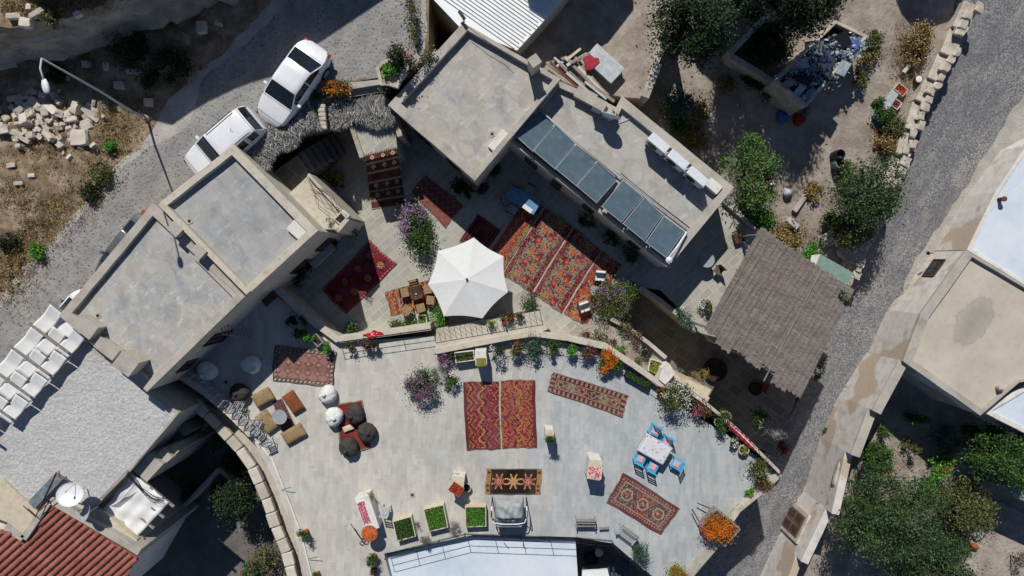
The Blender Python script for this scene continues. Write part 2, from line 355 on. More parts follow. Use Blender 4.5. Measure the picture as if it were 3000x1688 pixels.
    n = NT('wicker_straw', .9); a = n.ramp(n.noise(7, 5, .7, n.map(.6,(1,5,1))), [(.3,'5f4c34'),(.5,'8d7653'),(.7,'ac9672')]); n.col(a); n.bump(n.noise(9,4,.7,n.map(.6,(1,5,1))), .6, .015); M['straw'] = n.m
    for nm, a, b, r, mt in (('car_white','d8d9da','dfe0e0',.22,0),('rubber','141414','1c1c1c',.8,0),('car_grey','4a4c4f','55585a',.5,0),
        ('white_cloth','d6d4ce','e2e1dd',.8,0),('parasol_cloth','d2d1cd','d9d8d4',.85,0),('bag_white','c8c7c2','dad9d4',.85,0),('bag_brown','35302f','48413f',.85,0),
        ('blue_paint','3f9cc4','57b0d2',.6,0),('dark_metal','23252a','32343a',.5,.6),('pale_metal','9ea0a0','b2b3b2',.5,0),('zinc','8b9093','9da1a3',.5,0),
        ('wood_grey','77706a','958d84',.85,0),('wood_warm','7a5230','a2713f',.7,0),('wood_dark','3d2c22','54402f',.7,0),('terracotta','8b4a30','a65d3e',.8,0),
        ('pot_cream','b8ad96','cbc1ab',.8,0),('red_cloth','8e2630','a33844',.85,0),('flag_red','c01020','c81826',.7,0),('white_plastic','c9ccce','d8dadb',.4,0),
        ('pink_cloth','c58a92','d6a8ac',.85,0),('rust','5e3524','7d4a33',.85,.1),('green_sheet','6f8579','80978a',.6,0),('blue_tarp','2c4c86','4a6ba3',.5,0),
        ('cushion_brown','6b3c22','8d5230',.9,0),('wicker_dark','4f4238','6b5b4d',.85,0),('soil','2c231a','40342a',.95,0),('dark_blue_metal','343d4d','495468',.5,.3),
        ('grey_cover','85898a','a1a4a3',.7,0),('bark','3f3428','5d4d3c',.95,0),('dark_glass','182026','202a31',.06,0),('shutter_wood','5b4a42','77645a',.75,0),
        ('olive_cover','6b6524','837a35',.85,0),('brass','8f8a70','a9a48a',.5,.5),('red_metal','7d1c18','92251f',.6,0),('scrap_grey','5e686d','8a9397',.6,.3),('scrap_pale','9aa0a2','bcbfbf',.6,.1),('stonebeige','b3a78f','c7bca6',.9,0)):
        M[nm] = plain(nm, a, b, 5, r, mt, bump=.15 if r > .6 else 0, spec=.5 if r < .5 else .25)
    n = NT('solar_glass', .25, .1, .5); a = n.ramp(n.noise(.8,3), [(.3,'4b5c66'),(.7,'5b6c76')]); w = n.wave(14, 0, n.map(0), 0); n.col(n.mix(n.ramp(n.noise(3,7,.7), [(.5,0.0),(.8,.35)]), n.mix(.16, a, w, 'OVERLAY'), '7d878b')); M['solar'] = n.m
    n = NT('floral_cloth', .85); d = n.vor(5.5); c = n.vor(5.5, out=1); n.col(n.mix(n.ramp(n.noise(8,2,.5), [(.6,0.0),(.64,.8)]), 'cbcacd', n.mix(.7, c, '4a4450'))); M['floral'] = n.m
    n = NT('slats_dark', .7); w = n.wave(7, 0, n.map(0), 0, dirn='Y'); n.col(n.mix(n.ramp(w, [(.3,1.0),(.5,0.0)]), '7c7672', '1e1917')); n.bump(w, .6, .01); M['slats'] = n.m
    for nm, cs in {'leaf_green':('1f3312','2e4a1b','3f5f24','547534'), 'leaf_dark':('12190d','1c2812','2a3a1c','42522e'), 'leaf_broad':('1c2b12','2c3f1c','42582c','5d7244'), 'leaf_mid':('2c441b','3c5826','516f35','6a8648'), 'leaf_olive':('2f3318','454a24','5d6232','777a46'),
        'leaf_bright':('2f5a14','3f741d','56902a','6fa83c'), 'leaf_blue':('1e332b','2d473a','3f5d4c','557562'), 'leaf_yellow':('6c7a24','8b9232','a8a748','5a7426'),
        'leaf_dry':('5d4a2a','7b6338','9c824f','b39b67'), 'leaf_red':('4c2b25','6b3a31','5a4a2a','7f6a4a'), 'twig':('6b6664','898481','a19d9a','b4b0ad'),
        'straw_dry':('6e5a38','94794e','ad9468','8a7558'), 'fl_purple':('7c5590','9d74ab','b894bf','8a5f86'), 'fl_pink':('b23a6a','c85585','b8507a','d77ea2'),
        'fl_orange':('c85a08','dd7410','e88a20','b84a08'), 'fl_white':('cfcfca','dcdcd8','bfc0b5','c9c4cc'), 'fl_red':('a81c1c','c8302a','92161a','d8543c'),
        'fl_mauve':('6b4a5e','86607a','a07c94','5b4250'), 'peppers':('a83424','c44a34','b8442c','8e2a1c'), 'apricot':('d8602a','e8803c','c84a24','e89a5a'),
        'dough_pink':('c83a6a','d85a86','c02c4a','e89ab4'), 'juniper':('1f3016','2f4421','425a2f','566e42'), 'bare':('6e6460','8b8079','564c48','9c9086'), 'debris':('8f9aa2','b8bfc3','4b6384','cfd3d4','5f6a70')}.items():
        M[nm] = leafmat(nm, cs)
mk_mats()
# ------------------------------------------------------------------ levels
ZC = -3.3; ZT = -2.1; ZA = .35; ZB = -.35; ZP = -1.2; dA = ZA-1.4; dB = ZB-1.1; ZLOW = -6.0; ZYARD = -6.0
def plane(f):
    def g(px, py):
        z = 0.0
        for _ in range(14):
            p = P(px, py, z); z = f(p.x, p.y)
        return z
    return g
ZS = plane(lambda x, y: .045*(x+y+2.0))
ZR = plane(lambda x, y: -6.1+.150*(y+6.4))
def ZG(px, py): return ZR(px, py)+.45
def up(f, d): return lambda px, py: zz(f, (px, py))+d
def slab(name, pl, z, zb, mat, kind='structure', step=None, jit=0, seed=3, parent=None, cap_only=False):
    v = PP(pl, z)
    if step:
        v = resample(v, step, jit, True, seed)
    m = MB()
    if cap_only: m.add(v, [tuple(range(len(v)))])
    else: m.prism(v, zb)
    o = m.build(name, mat, parent)
    if kind: tag(o, kind=kind)
    return o
# base earth reaching the horizon
g = MB(); g.add([(-400,-400,-8.6),(400,-400,-8.6),(400,400,-8.6),(-400,400,-8.6)], [(0,1,2,3)]); tag(g.build('ground', M['garden']), kind='structure')
# left upper ground : rocky verge and street
slab('verge', [(-900,-700),(1260,-700),(1256,150),(1195,218),(1128,224),(1018,243),(945,314),(850,375),(790,425),(740,480),(700,520),(430,640),(200,900),(150,1000),(-300,1300),(-900,1500)], ZS, -8.5, M['hillsoil'])
slab('verge_dust', [(-300,1365),(-48,975),(10,865),(68,785),(155,700),(240,600),(340,490),(422,420),(450,385),(480,310),(560,225),(650,160),(720,85),(800,0),(860,-300),(1240,-300),(1250,140),(1190,215),(1126,222),(1016,240),(943,310),(848,373),(788,423),(738,478),(700,505),(420,640),(180,930),(0,1250)], up(ZS,.006), -8.4, M['dust'], step=.35, jit=.09)
slab('street', [(-300,1380),(-40,990),(20,880),(75,800),(180,700),(270,600),(350,500),(425,440),(490,410),(560,360),(590,235),(660,180),(760,90),(860,-10),(900,-300),(1238,-300),(1232,20),(1246,120),(1186,200),(1124,220),(1014,236),(941,305),(846,370),(786,420),(736,474),(700,500),(420,640),(180,930),(0,1250)], up(ZS,.014), -8.3, M['setts'], step=.3, jit=.07)
# cliff : displaced rock face + plateau
CZ = 2.5
def cliff():
    top = [(-500,150),(-250,110),(-60,78),(30,86),(75,72),(130,60),(190,50),(245,30),(300,10),(380,-25),(480,-60),(600,-110),(720,-170),(900,-260),(1100,-420)]
    tp = resample(PP(top, CZ), .35, .10, False, 5)
    n = len(tp); rows = 16; vs = []; fs = []; rr = random.Random(3)
    from mathutils import noise as mn
    for i, p in enumerate(tp):
        d = (tp[min(i+1,n-1)]-tp[max(i-1,0)]).normalized(); nn = Vector((d.y, -d.x, 0))
        for j in range(rows):
            t = j/(rows-1); z = CZ*(1-t)-2.0*t
            q = Vector((p.x, p.y, z))
            led = .45*(mn.noise(Vector((z*1.6, i*.03, 0)))+.3)+.35*mn.noise(q*.9)+.18*mn.noise(q*2.7)
            amp = 0 if j == 0 else 1
            vs.append(q+nn*(led*amp+t*.7))
    for i in range(n-1):
        for j in range(rows-1): fs.append((i*rows+j, (i+1)*rows+j, (i+1)*rows+j+1, i*rows+j+1))
    m = MB().add(vs, fs)
    o = m.build('cliff_face', M['rock'], smooth=False); tag(o, kind='structure')
    back = [Vector((p.x, p.y, CZ)) for p in tp]+[Vector((30, 80, 3.0)), Vector((-80, 80, 3.2)), Vector((-80, 12, 2.6))]
    pl = MB().add(back, [tuple(range(len(back)))]).build('cliff_top', M['hillsoil']); tag(pl, kind='structure')
cliff()
# added off-frame blocks, their outlines derived from the shadow wanted on the ground
def caster(name, label, cat, outline, zf, H, mat, zb=-8, kind=None):   # outline = where its roof edge shades the ground at zf
    cot = math.cos(SUN_EL)/math.sin(SUN_EL); v = []
    for x, y in outline:
        z = zz(zf, (x, y)); p = P(x, y, z); k = (H-z)*cot
        v.append(Vector((p.x-math.sin(SUN_OFF)*k, p.y+math.cos(SUN_OFF)*k, H)))
    o = MB().prism(v, zb).build(name, mat); tag(o, label, cat) if not kind else tag(o, kind=kind)
    return o
caster('shade_caster_rock', '', '', [(1160,-60),(1128,0),(950,118),(872,168),(800,225),(735,245),(690,262),(610,300),(560,330),(505,368),(440,352),(340,315),(250,250),(120,150),(60,-200),(700,-500)], ZS, 7.2, M['rock'], -2, kind='structure')  # unseen rock mass added to shade the upper street
# court (upper level), terrace, low patio, right ground
COURT = [(880,430),(1010,300),(1160,310),(1300,380),(1640,180),(1800,300),(2120,560),(2200,655),(2447,832),(2400,935),(2330,1030),(2085,985),(2050,975),(1990,905),(1935,850),(1875,842),(1850,870),(1838,920),(1800,950),(1850,1010),(1985,1150),(1985,1190),(1900,1110),(1800,1040),(1640,1000),(1560,990),(1290,1012),(1275,1000),(985,1010),(780,870),(640,800),(700,600)]
slab('courtyard_floor', COURT, ZC, -8.0, M['court'])
TER = [(500,1050),(640,900),(740,850),(800,860),(985,1003),(1270,985),(1290,1010),(1560,985),(1640,1000),(1800,1040),(1900,1110),(1985,1190),(2140,1280),(2285,1392),(2160,1498),(2106,1583),(2020,1690),(1990,1745),(1925,1700),(1795,1592),(1690,1575),(1385,1568),(1125,1622),(1150,1720),(1160,1800),(930,1800),(860,1560),(800,1400),(760,1320),(690,1220),(560,1120)]
slab('terrace_floor', TER, ZT, -8.3, M['terrace'])
slab('patio_floor', [(1770,800),(2060,950),(2370,1010),(2330,1180),(2268,1330),(2150,1290),(1985,1190),(1900,1130),(1780,980)], ZLOW, -8.4, M['lowpave'])
# right side street + garden
slab('garden_ground', [(1500,-500),(2860,-500),(2790,60),(2680,330),(2560,620),(2470,820),(2440,900),(2180,900),(2000,600),(1600,300),(1480,150)], ZG, -8.4, M['garden'])
slab('plank_yard', [(1500,150),(1640,-60),(1900,-220),(1990,60),(1932,180),(1893,290),(1830,285),(1700,262),(1640,235)], ZP, -8, M['garden'])
slab('garden_ground', [(2500,1080),(3400,1080),(3400,1900),(2240,1900),(2420,1400)], up(ZR,-.15), -8.5, M['garden'])
slab('alley', [(2790,-500),(3400,-500),(3400,100),(3060,330),(2930,520),(2880,620),(2790,770),(2630,1060),(2525,1200),(2440,1340),(2380,1500),(2290,1640),(2130,1850),(1900,1850),(2100,1500),(2300,1250),(2450,950),(2550,700),(2700,380),(2800,100)], ZR, -8.45, M['cobbles'])
slab('alley_dust', [(3100,120),(3100,330),(2930,520),(2880,620),(2790,770),(2630,1060),(2525,1200),(2440,1340),(2380,1500),(2290,1640),(2160,1850),(2150,1840),(2235,1680),(2350,1445),(2418,1295),(2460,1185),(2552,1035),(2625,900),(2672,775),(2750,662),(2822,562),(2895,435),(3000,275)], up(ZR,.010), -8.46, M['dust'], step=.4, jit=.10)
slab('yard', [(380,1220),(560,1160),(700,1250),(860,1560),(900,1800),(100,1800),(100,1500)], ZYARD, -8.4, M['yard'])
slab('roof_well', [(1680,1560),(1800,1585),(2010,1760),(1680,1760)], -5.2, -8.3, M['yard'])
# ------------------------------------------------------------------ buildings
def ring(m, outer, inner, z0, z1):
    n = len(outer)
    vs = [(p.x,p.y,z1) for p in outer]+[(p.x,p.y,z1) for p in inner]+[(p.x,p.y,z0) for p in outer]+[(p.x,p.y,z0) for p in inner]
    fs = []
    for i in range(n):
        j = (i+1)%n
        fs += [(i,j,n+j,n+i),(2*n+i,2*n+j,j,i),(n+i,n+j,3*n+j,3*n+i),(2*n+i,3*n+i,3*n+j,2*n+j)]
    m.add(vs, fs)
def cen(pl): return Vector((sum(p.x for p in pl)/len(pl), sum(p.y for p in pl)/len(pl), 0))
BL = {}
def building(name, label, cat, poly, zt, zb, pw, ph, wall, deck, par, prise=0.0, wob=.012, seed=1):
    v = PP(poly, zt); c = cen(v); t = thing(name, label, cat, (c.x, c.y, zb))
    MB().prism(v, zb).build('walls', wall, t, world=1) if ph <= 0 else None
    if ph > 0:
        body = [Vector((p.x,p.y,zt-ph)) for p in v]
        MB().prism(body, zb).build('walls', wall, t, world=1)
        out = offset_poly(v, -.03); inn = offset_poly(v, pw)
        # subdivide both rings alike
        O = []; I = []; rr = random.Random(seed)
        for i in range(len(v)):
            a, b2 = out[i], out[(i+1)%len(v)]; ai, bi = inn[i], inn[(i+1)%len(v)]; k = max(1, int((b2-a).length/.8))
            for j in range(k):
                w1 = Vector((rr.uniform(-wob,wob), rr.uniform(-wob,wob), 0)) if j else Vector((0,0,0)); w2 = Vector((rr.uniform(-wob,wob), rr.uniform(-wob,wob), 0)) if j else Vector((0,0,0))
                O.append(a.lerp(b2, j/k)+w1); I.append(ai.lerp(bi, j/k)+w2)
        m = MB(); ring(m, O, I, zt-ph+.001, zt); m.build('parapet', par, t, world=1, bevel=.015)
        dk = offset_poly(v, (pw if not hasattr(pw,'__len__') else [w-.02 for w in pw]) if hasattr(pw,'__len__') else pw-.02)
        MB().add([Vector((p.x,p.y,zt-ph+.012)) for p in dk], [tuple(range(len(dk)))]).build('roof_deck', deck, t, world=1)
    else:
        MB().add([Vector((p.x,p.y,zt+.006)) for p in v], [tuple(range(len(v)))]).build('roof_deck', deck, t, world=1)
    BL[name] = (t, v); return t
def child_box(t, name, a, b, z0, z1, thick, mat, off=0, bevel=0):   # box along world line a->b
    d = (b-a); L = d.length; ang = math.atan2(d.y, d.x); nn = Vector((-d.y, d.x, 0)).normalized()
    c = (a+b)/2+nn*off
    return MB().box((c.x, c.y, (z0+z1)/2), (L, thick, z1-z0), ang).build(name, mat, t, world=1, bevel=bevel)
def wall_window(t, v, i, f0, f1, z0, z1, frame, pane, name='window', pname='pane', side=1, reveal=.09):
    n = len(v); a, b = v[i], v[(i+1)%n]; p, q = a.lerp(b, f0), a.lerp(b, f1)
    p = Vector((p.x,p.y,0)); q = Vector((q.x,q.y,0))
    c = cen(v); nn = Vector((-(q-p).y, (q-p).x, 0)).normalized(); sg = -1 if (c-(p+q)/2).dot(nn) > 0 else 1
    L = (q-p).length; ang = math.atan2((q-p).y, (q-p).x); mid = (p+q)/2
    m = MB(); w = .07
    R = Matrix.Rotation(ang, 3, 'Z')
    def bx(dx, z, sx, sz, off, th): 
        cc = mid+R @ Vector((dx,0,0))+nn*sg*off; m.box((cc.x,cc.y,z), (sx, th, sz), ang)
    bx(-L/2+w/2, (z0+z1)/2, w, z1-z0, .02, .10); bx(L/2-w/2, (z0+z1)/2, w, z1-z0, .02, .10)
    bx(0, z1-w/2, L-2*w, w, .02, .10); bx(0, z0+w/2, L-2*w, w, .02, .10); bx(0, (z0+z1)/2, .05, z1-z0-2*w, .02, .08)
    f = m.build(name, frame, t, world=1)
    m = MB(); cc = mid+nn*sg*.01; m.box((cc.x,cc.y,(z0+z1)/2), (L-2*w, .05, z1-z0-2*w), ang)
    pn = m.build(pname, pane, None); off = t.location
    for vv in pn.data.vertices: vv.co -= off
    pn.parent = f
    return f
def boxthing(name, label, cat, px, py, zb, d, h, ang, mat, group=None, parts=None):
    p = P(px, py, zb+h); t = thing(name, label, cat, (p.x, p.y, zb), ang, group); return t
# A : upper middle roof
A = building('stone_house', 'flat roofed house with blotchy grey roof above the courtyard entrance', 'house', [(1357,68),(1640,232),(1391,528),(1139,308)], ZA, -8, [.18,.22,.42,.36], .34, M['plaster_grey'], M['roof_warm'], M['coping'])
v = BL['stone_house'][1]
for f0, f1 in ((.2,.36),(.55,.75)): wall_window(A, v, 2, f0, f1, ZC+1.0, ZC+2.3, M['wood_dark'], M['dark_glass'])
# B : solar roof house
Bp = [(1640,240),(1704,268),(1803,324),(1823,284),(2149,549),(1957,783),(1494,412)]
B = building('stone_house', 'long flat roofed house carrying the row of dark solar panels', 'house', Bp, ZB, -8, [.25,.25,.22,.42,.34,.16,.12], .3, M['plaster_grey'], M['roof_warm'], M['coping'])
v = BL['stone_house'][1]
wall_window(B, v, 5, .15, .22, ZC+.9, ZC+2.1, M['wood_dark'], M['dark_glass']); wall_window(B, v, 5, .45, .52, ZC+.9, ZC+2.1, M['wood_dark'], M['dark_glass'])
wall_window(B, v, 5, .66, .72, ZC+.05, ZC+2.05, M['wood_dark'], M['dark_glass'], 'door', 'door_panel'); wall_window(B, v, 5, .82, .9, ZC+.9, ZC+2.1, M['wood_dark'], M['dark_glass'])
# C , D : left houses
Cp = [(685,426),(929,676),(729,859),(470,594)]
Ch = building('stone_house', 'upper flat roofed house beside the half hidden white off-roader with pale smooth grey roof', 'house', Cp, 1.65, -8, [.36,.30,.06,.27], .3, M['plaster_cream'], M['roof_cool'], M['plaster_cream'])
v = BL['stone_house'][1]
for f0, f1 in ((.08,.3),(.45,.7)): wall_window(Ch, v, 1, f0, f1, ZC+.9, ZC+2.2, M['wood_dark'], M['dark_glass'])
Dp = [(448,596),(728,857),(430,1146),(175,925)]
Dh = building('stone_house', 'flat roofed house with chimneys in two corners and patchy stained grey roof', 'house', Dp, 1.3, -8, [.42,.32,.46,.34], .26, M['plaster_cream'], M['roof_stained'], M['coping'])
v = BL['stone_house'][1]
wall_window(Dh, v, 1, .45, .58, ZT+.05, ZT+2.1, M['wood_dark'], M['dark_glass'], 'door', 'door_panel'); wall_window(Dh, v, 1, .74, .86, ZT+.9, ZT+2.1, M['wood_dark'], M['dark_glass'])
# E gravel roof
E = building('low_house', 'low house with a rough pale gravel roof below the chimneys', 'house', [(225,985),(322,1056),(430,1140),(522,1210),(385,1374),(275,1487),(178,1452),(75,1468),(-120,1330),(-160,1200),(-60,1110),(45,1185),(225,1000)], 0.0, -8, .1, .05, M['plaster_grey'], M['gravel'], M['coping'])
# tiled house lower-left (sloped tile roof)
t = thing('tiled_house', 'house corner with a sloping red tile roof', 'house', tuple(P(120,1640,-8)))
ZE = plane(lambda x, y: -.1-.22*((x+21.4)*.66-(y+11.9)*.75))
eave = [(400,1632),(330,1760),(-160,1760),(-160,1540),(40,1560),(75,1600),(160,1478)]
ev = PP(eave, ZE); MB().prism(ev, -8).build('walls', M['plaster_white'], t, world=1)
rv = [p+Vector((0,0,.04)) for p in offset_poly(ev, -.05)]
pl = MB().prism(rv, lambda p: p.z-.03); pl.build('roof', M['tile'], t, world=1)
# raised tile ribs running down the slope
def inside(p, poly):
    r = False; n = len(poly)
    for i in range(n):
        a, b2 = poly[i], poly[(i+1)%n]
        if (a.y > p.y) != (b2.y > p.y) and p.x < (b2.x-a.x)*(p.y-a.y)/(b2.y-a.y)+a.x: r = not r
    return r
# unseen blocks added past the top edge, shaped to cast yard and garden shade
caster('shade_caster_block', 'unseen block added beyond the top edge to shade the plank yard', 'house', [(1855,-60),(1856,30),(1782,126),(1722,158),(1640,196),(1570,150),(1560,-300)], ZP, 3.2, M['plaster_grey'])
caster('shade_caster_block', 'unseen block added beyond the top right edge to shade the garden corner', 'house', [(2600,-60),(2640,40),(2668,75),(2700,90),(2790,60),(2860,-100)], ZG, 1.0, M['plaster_grey'])
caster('shade_caster_block', 'tall unseen block added to shade the garden left of the scrap filled shed', 'house', [(1990,-60),(2040,200),(2150,300),(2250,372),(2285,325),(2262,240),(2300,170),(2230,-100)], ZG, 5.0, M['plaster_grey'])

def relief():
    from mathutils import noise as mn
    nx, ny = 90, 120; vs = []; e0 = [(-160,980),(70,755),(180,650),(290,525),(400,400),(470,320),(560,225),(640,150)]
    for j in range(ny+1):
        t = j/ny*7; k = min(6, int(t)); f = t-k; ex = e0[k][0]*(1-f)+e0[k+1][0]*f; ey = e0[k][1]*(1-f)+e0[k+1][1]*f
        for i in range(nx+1):
            u = i/nx; x = ex-u*620; y = ey-u*330+ (0 if k < 4 else 0); p = P(x, y, ZS(x, y))
            w = min(1, u*7); h = w*(.16+.30*mn.noise(p*.45)+.20*mn.noise(p*1.3+Vector((5,0,0)))+.10*mn.noise(p*3.1))
            vs.append(Vector((p.x, p.y, p.z-.04+max(-.02,h))))
    fs = [(j*(nx+1)+i, j*(nx+1)+i+1, (j+1)*(nx+1)+i+1, (j+1)*(nx+1)+i) for j in range(ny) for i in range(nx)]
    tag(MB().add(vs, fs).build('rocky_slope', M['hillsoil'], smooth=True), kind='structure')
relief()
# ------------------------------------------------------------------ roof and wall details
rp = [Vector((p.x,p.y,p.z)) for p in rv]
nrm = (rp[1]-rp[0]).cross(rp[3]-rp[0])
A_ = np.array([[p.x,p.y,1] for p in rp]); co_ = np.linalg.lstsq(A_, np.array([p.z for p in rp]), rcond=None)[0]
d0 = (P(276,1560,-.7)-P(132,1688,-.7)).normalized(); d0.z = 0; n0 = Vector((-d0.y, d0.x, 0))
c0 = P(120,1640,-.6); m = MB()
for k in range(-40, 41):
    run = []
    for j in range(-60, 61):
        q = c0+n0*(k*.30)+d0*(j*.14)
        if inside(q, rp): run.append(Vector((q.x,q.y, co_[0]*q.x+co_[1]*q.y+co_[2]-.055+(.010 if j % 3 else -.010)+R_.uniform(-.004,.004))))
        else:
            if len(run) > 1: m.tube(run, .13, 10)
            run = []
    if len(run) > 1: m.tube(run, .13, 10)
m.build('tile_row', M['tile'], t, world=1, smooth=True)['kind'] = 'stuff'
child_box(t, 'coping', P(165,1475,.05), P(402,1625,-1.05), -1.2, .02, .55, M['coping']) if False else None
# coping wall between the gravel roof and the tiled roof
cw = thing('parapet_wall', 'grey coping wall running round the top of the red tile roof', 'wall', tuple(P(280,1540,-6)))
for a, b2 in (((150,1462),(412,1616)),((150,1462),(72,1576)),((72,1576),(20,1540))):
    child_box(cw, 'wall_section', P(*a,.0), P(*b2,.0), -6, .12, .34, M['coping'], bevel=.02)
pr = slab('plank_deck', [(-60,1385),(10,1405),(78,1470),(140,1470),(72,1568),(20,1530),(-60,1500)], .1, -5, M['stonebeige'], kind=None); tag(pr, 'small beige flat roof corner beside the red tiles', 'roof')
led = slab('ledge_roof', [(165,1468),(180,1450),(275,1490),(305,1500),(400,1582),(412,1612),(380,1606)], -.25, -6, M['stonebeige'], kind=None); tag(led, 'narrow beige rendered ledge beneath the two satellite dishes', 'ledge')
# D roof chimneys
def chimney(px, py, zb, sx, sy, h, ang, label, cap=True, mat='plaster_cream', hole=False, grp=None):
    p = P(px, py, zb+h); t = thing('chimney', label, 'chimney', (p.x,p.y,zb), ang, grp)
    MB().box((0,0,h/2-.03), (sx,sy,h-.06)).build('shaft', M[mat], t, bevel=.015)
    MB().box((0,0,h-.02), (sx+.06,sy+.06,.07)).build('cap', M['coping'], t, bevel=.015)
    return t
ang = math.radians(44)
dz = 1.3-.26
chimney(512,672,dz,.5,.42,.75,-ang,'squat cream chimney nearer the top corner of the chimney roof')
chimney(582,736,dz,.5,.42,.75,-ang,'squat cream chimney halfway along the ridge between the two left roofs')
chimney(248,958,dz,.95,.62,.72,-math.radians(38),'wide cream chimney block nearest the white shade sails')
chimney(312,1022,dz,1.0,.5,.5,-math.radians(38),'low cream chimney block between two others above the gravel roof')
chimney(368,1066,dz,.85,.75,1.0,-math.radians(38),'tall square cream chimney at the gravel roof edge casting a pointed shadow')
# dividing ridge between C and D, low benches on the roofs
rg = thing('ridge_wall', 'cream ridge wall dividing the two left roofs', 'wall', tuple(P(600,725,1.3)))
child_box(rg, 'coping', P(470,594,1.65)+Vector((.02,-.02,0)), P(729,859,1.65), 1.0, 1.71, .26, M['plaster_cream'], bevel=.02)
bx_ = thing('roof_box', 'pale concrete block in the right corner of the smooth grey roof', 'block', tuple(P(880,672,1.36)), -math.radians(42))
MB().box((0,0,.1),(.85,.75,.24)).build('block', M['plaster_white'], bx_, bevel=.02)
bx_ = thing('roof_step', 'low concrete slab along the dividing ridge on the stained roof', 'slab', tuple(P(640,805,1.05)), -math.radians(45))
MB().box((0,0,.1),(2.6,.42,.2)).build('slab', M['coping'], bx_, bevel=.02)
# annex stair wall NE of C
an = slab('annex_roof', [(738,468),(832,580),(868,548),(905,512),(1012,640),(985,672),(930,672),(760,520),(700,440)], -.1, -7, M['plaster_cream'], kind=None)
tag(an, 'sunlit cream rendered annexe along the wall of the smooth grey roof', 'annexe')
aw = thing('annex_wall', 'cream wall top with trailing wires above the potted flowers', 'wall', tuple(P(950,580,-2)))
child_box(aw, 'coping', P(902,510,.1), P(1018,640,.1), -3.3, .1, .14, M['plaster_cream'], bevel=.02)
child_box(aw, 'coping', P(1018,640,.1), P(985,680,.1), -3.3, .06, .2, M['plaster_cream'], bevel=.02)
for k in range(5):
    a = P(900+2*k,520+8*k,.2); b2 = P(985+3*k,640-7*k,.2); mid = (a+b2)/2+Vector((R_.uniform(-.3,.3),R_.uniform(-.3,.3),-.1))
    MB().tube([a, a.lerp(mid,.6)+Vector((.1,0,.03)), mid, b2], .011, 5).build('wire', M['wood_dark'], aw, world=1)
nw = thing('planter_box', 'small empty white box planter on the corner of the annexe', 'planter', tuple(P(1005,638,-.2)), -math.radians(-45))
MB().box((0,0,.05),(.62,.42,.45)).build('box', M['plaster_white'], nw, bevel=.02); MB().box((0,0,.275),(.5,.3,.02)).build('soil', M['soil'], nw)
# A roof : chimney, roof boxes, camera
chimney(1566,178,1.06+dA,.42,.42,1.5,math.radians(35),'slender square chimney at the right edge of the blotchy roof')
b_ = thing('roof_box', 'pale concrete corner slab at the lower right of the blotchy roof', 'block', tuple(P(1466,418,1.08+dA)), math.radians(50))
MB().box((0,0,.06),(1.05,.62,.2)).build('block', M['plaster_white'], b_, bevel=.02)
fd = thing('floor_drain', 'tiny square roof drain near the lower corner of the blotchy roof', 'drain', tuple(P(1442,393,1.08+dA)), math.radians(15))
MB().box((0,0,.01),(.24,.24,.02)).build('frame', M['coping'], fd); MB().box((0,0,.022),(.12,.12,.02)).build('grate', M['dark_metal'], fd)
for (x,y,z,l) in ((555,648,1.37,'tiny square roof drain on the smooth grey roof'),(287,925,1.06,'tiny square roof drain near the wide chimney block'),(1208,1450,ZT+.01,'tiny square floor drain in the terrace near the herb boxes'),(662,1120,ZT+.01,'tiny square floor drain in the shaded corner of the terrace')):
    p = P(x,y,z); dup(fd, p, .3, l)
# lamp on A top corner
sl = thing('flood_lamp', 'small black floodlight bracketed on the top corner of the blotchy roof', 'lamp', tuple(P(1360,66,1.4+dA)), .6)
MB().box((0,0,.15),(.05,.05,.3)).build('bracket', M['dark_metal'], sl); MB().box((.05,.22,.32),(.14,.46,.12)).build('lamp_head', M['dark_metal'], sl, bevel=.02)
cb = MB().tube([P(1370,78,1.6+dA), P(1425,120,1.6+dA), P(1470,150,1.55+dA), P(1498,180,1.5+dA)], .012, 5).build('cable', M['dark_metal']); tag(cb, 'thin dark cable running from the floodlight along the roof edge', 'cable')
# B roof : chimney stubs, AC, dish
chimney(1716,280,.8+dB,.95,.5,.45,-math.radians(28),'broad low concrete chimney block by the plank pile')
chimney(1758,306,.8+dB,.5,.42,.95,-math.radians(28),'short square chimney beside the satellite dish')
chimney(1788,326,.8+dB,.55,.5,.7,-math.radians(28),'concrete chimney block touching the parapet notch')
p = P(1966,437,1.1); 
def ac(px, py, label):
    p = P(px, py, .8+1.12+dB); t = thing('air_conditioner', label, 'air conditioner', (p.x,p.y,.8+dB), -math.radians(40), 'air conditioners on the solar roof')
    MB().box((0,0,.72),(1.02,.42,.82)).build('casing', M['white_plastic'], t, bevel=.02)
    fg = MB(); fg.lathe([(.27,0),(.27,.02),(.2,.03),(.05,.035)], n=20, cap=True)
    f2 = fg.build('fan_grille', M['dark_metal'], t); f2.rotation_euler = (math.pi/2,0,0); f2.location = (-.14,-.215,.72)
    for s in (-1,1): MB().box((s*.36,0,.155),(.06,.42,.31)).build('foot', M['dark_metal'], t)
    MB().tube([(.47,.05,.2),(.62,.05,.15),(.66,.2,.05)], .02, 6).build('pipe', M['white_plastic'], t)
ac(1931,419,'upper of the three air conditioners on the solar roof'); ac(1988,468,'middle one of the three air conditioners on the solar roof'); ac(2045,517,'lower of the three air conditioners on the solar roof')
st_ = thing('concrete_plinth', 'pale concrete plinth at the end of the air conditioner row', 'plinth', tuple(P(2085,548,.8+dB)), -math.radians(40)); MB().box((0,0,.2),(.7,.45,.4)).build('plinth', M['plaster_white'], st_, bevel=.02)
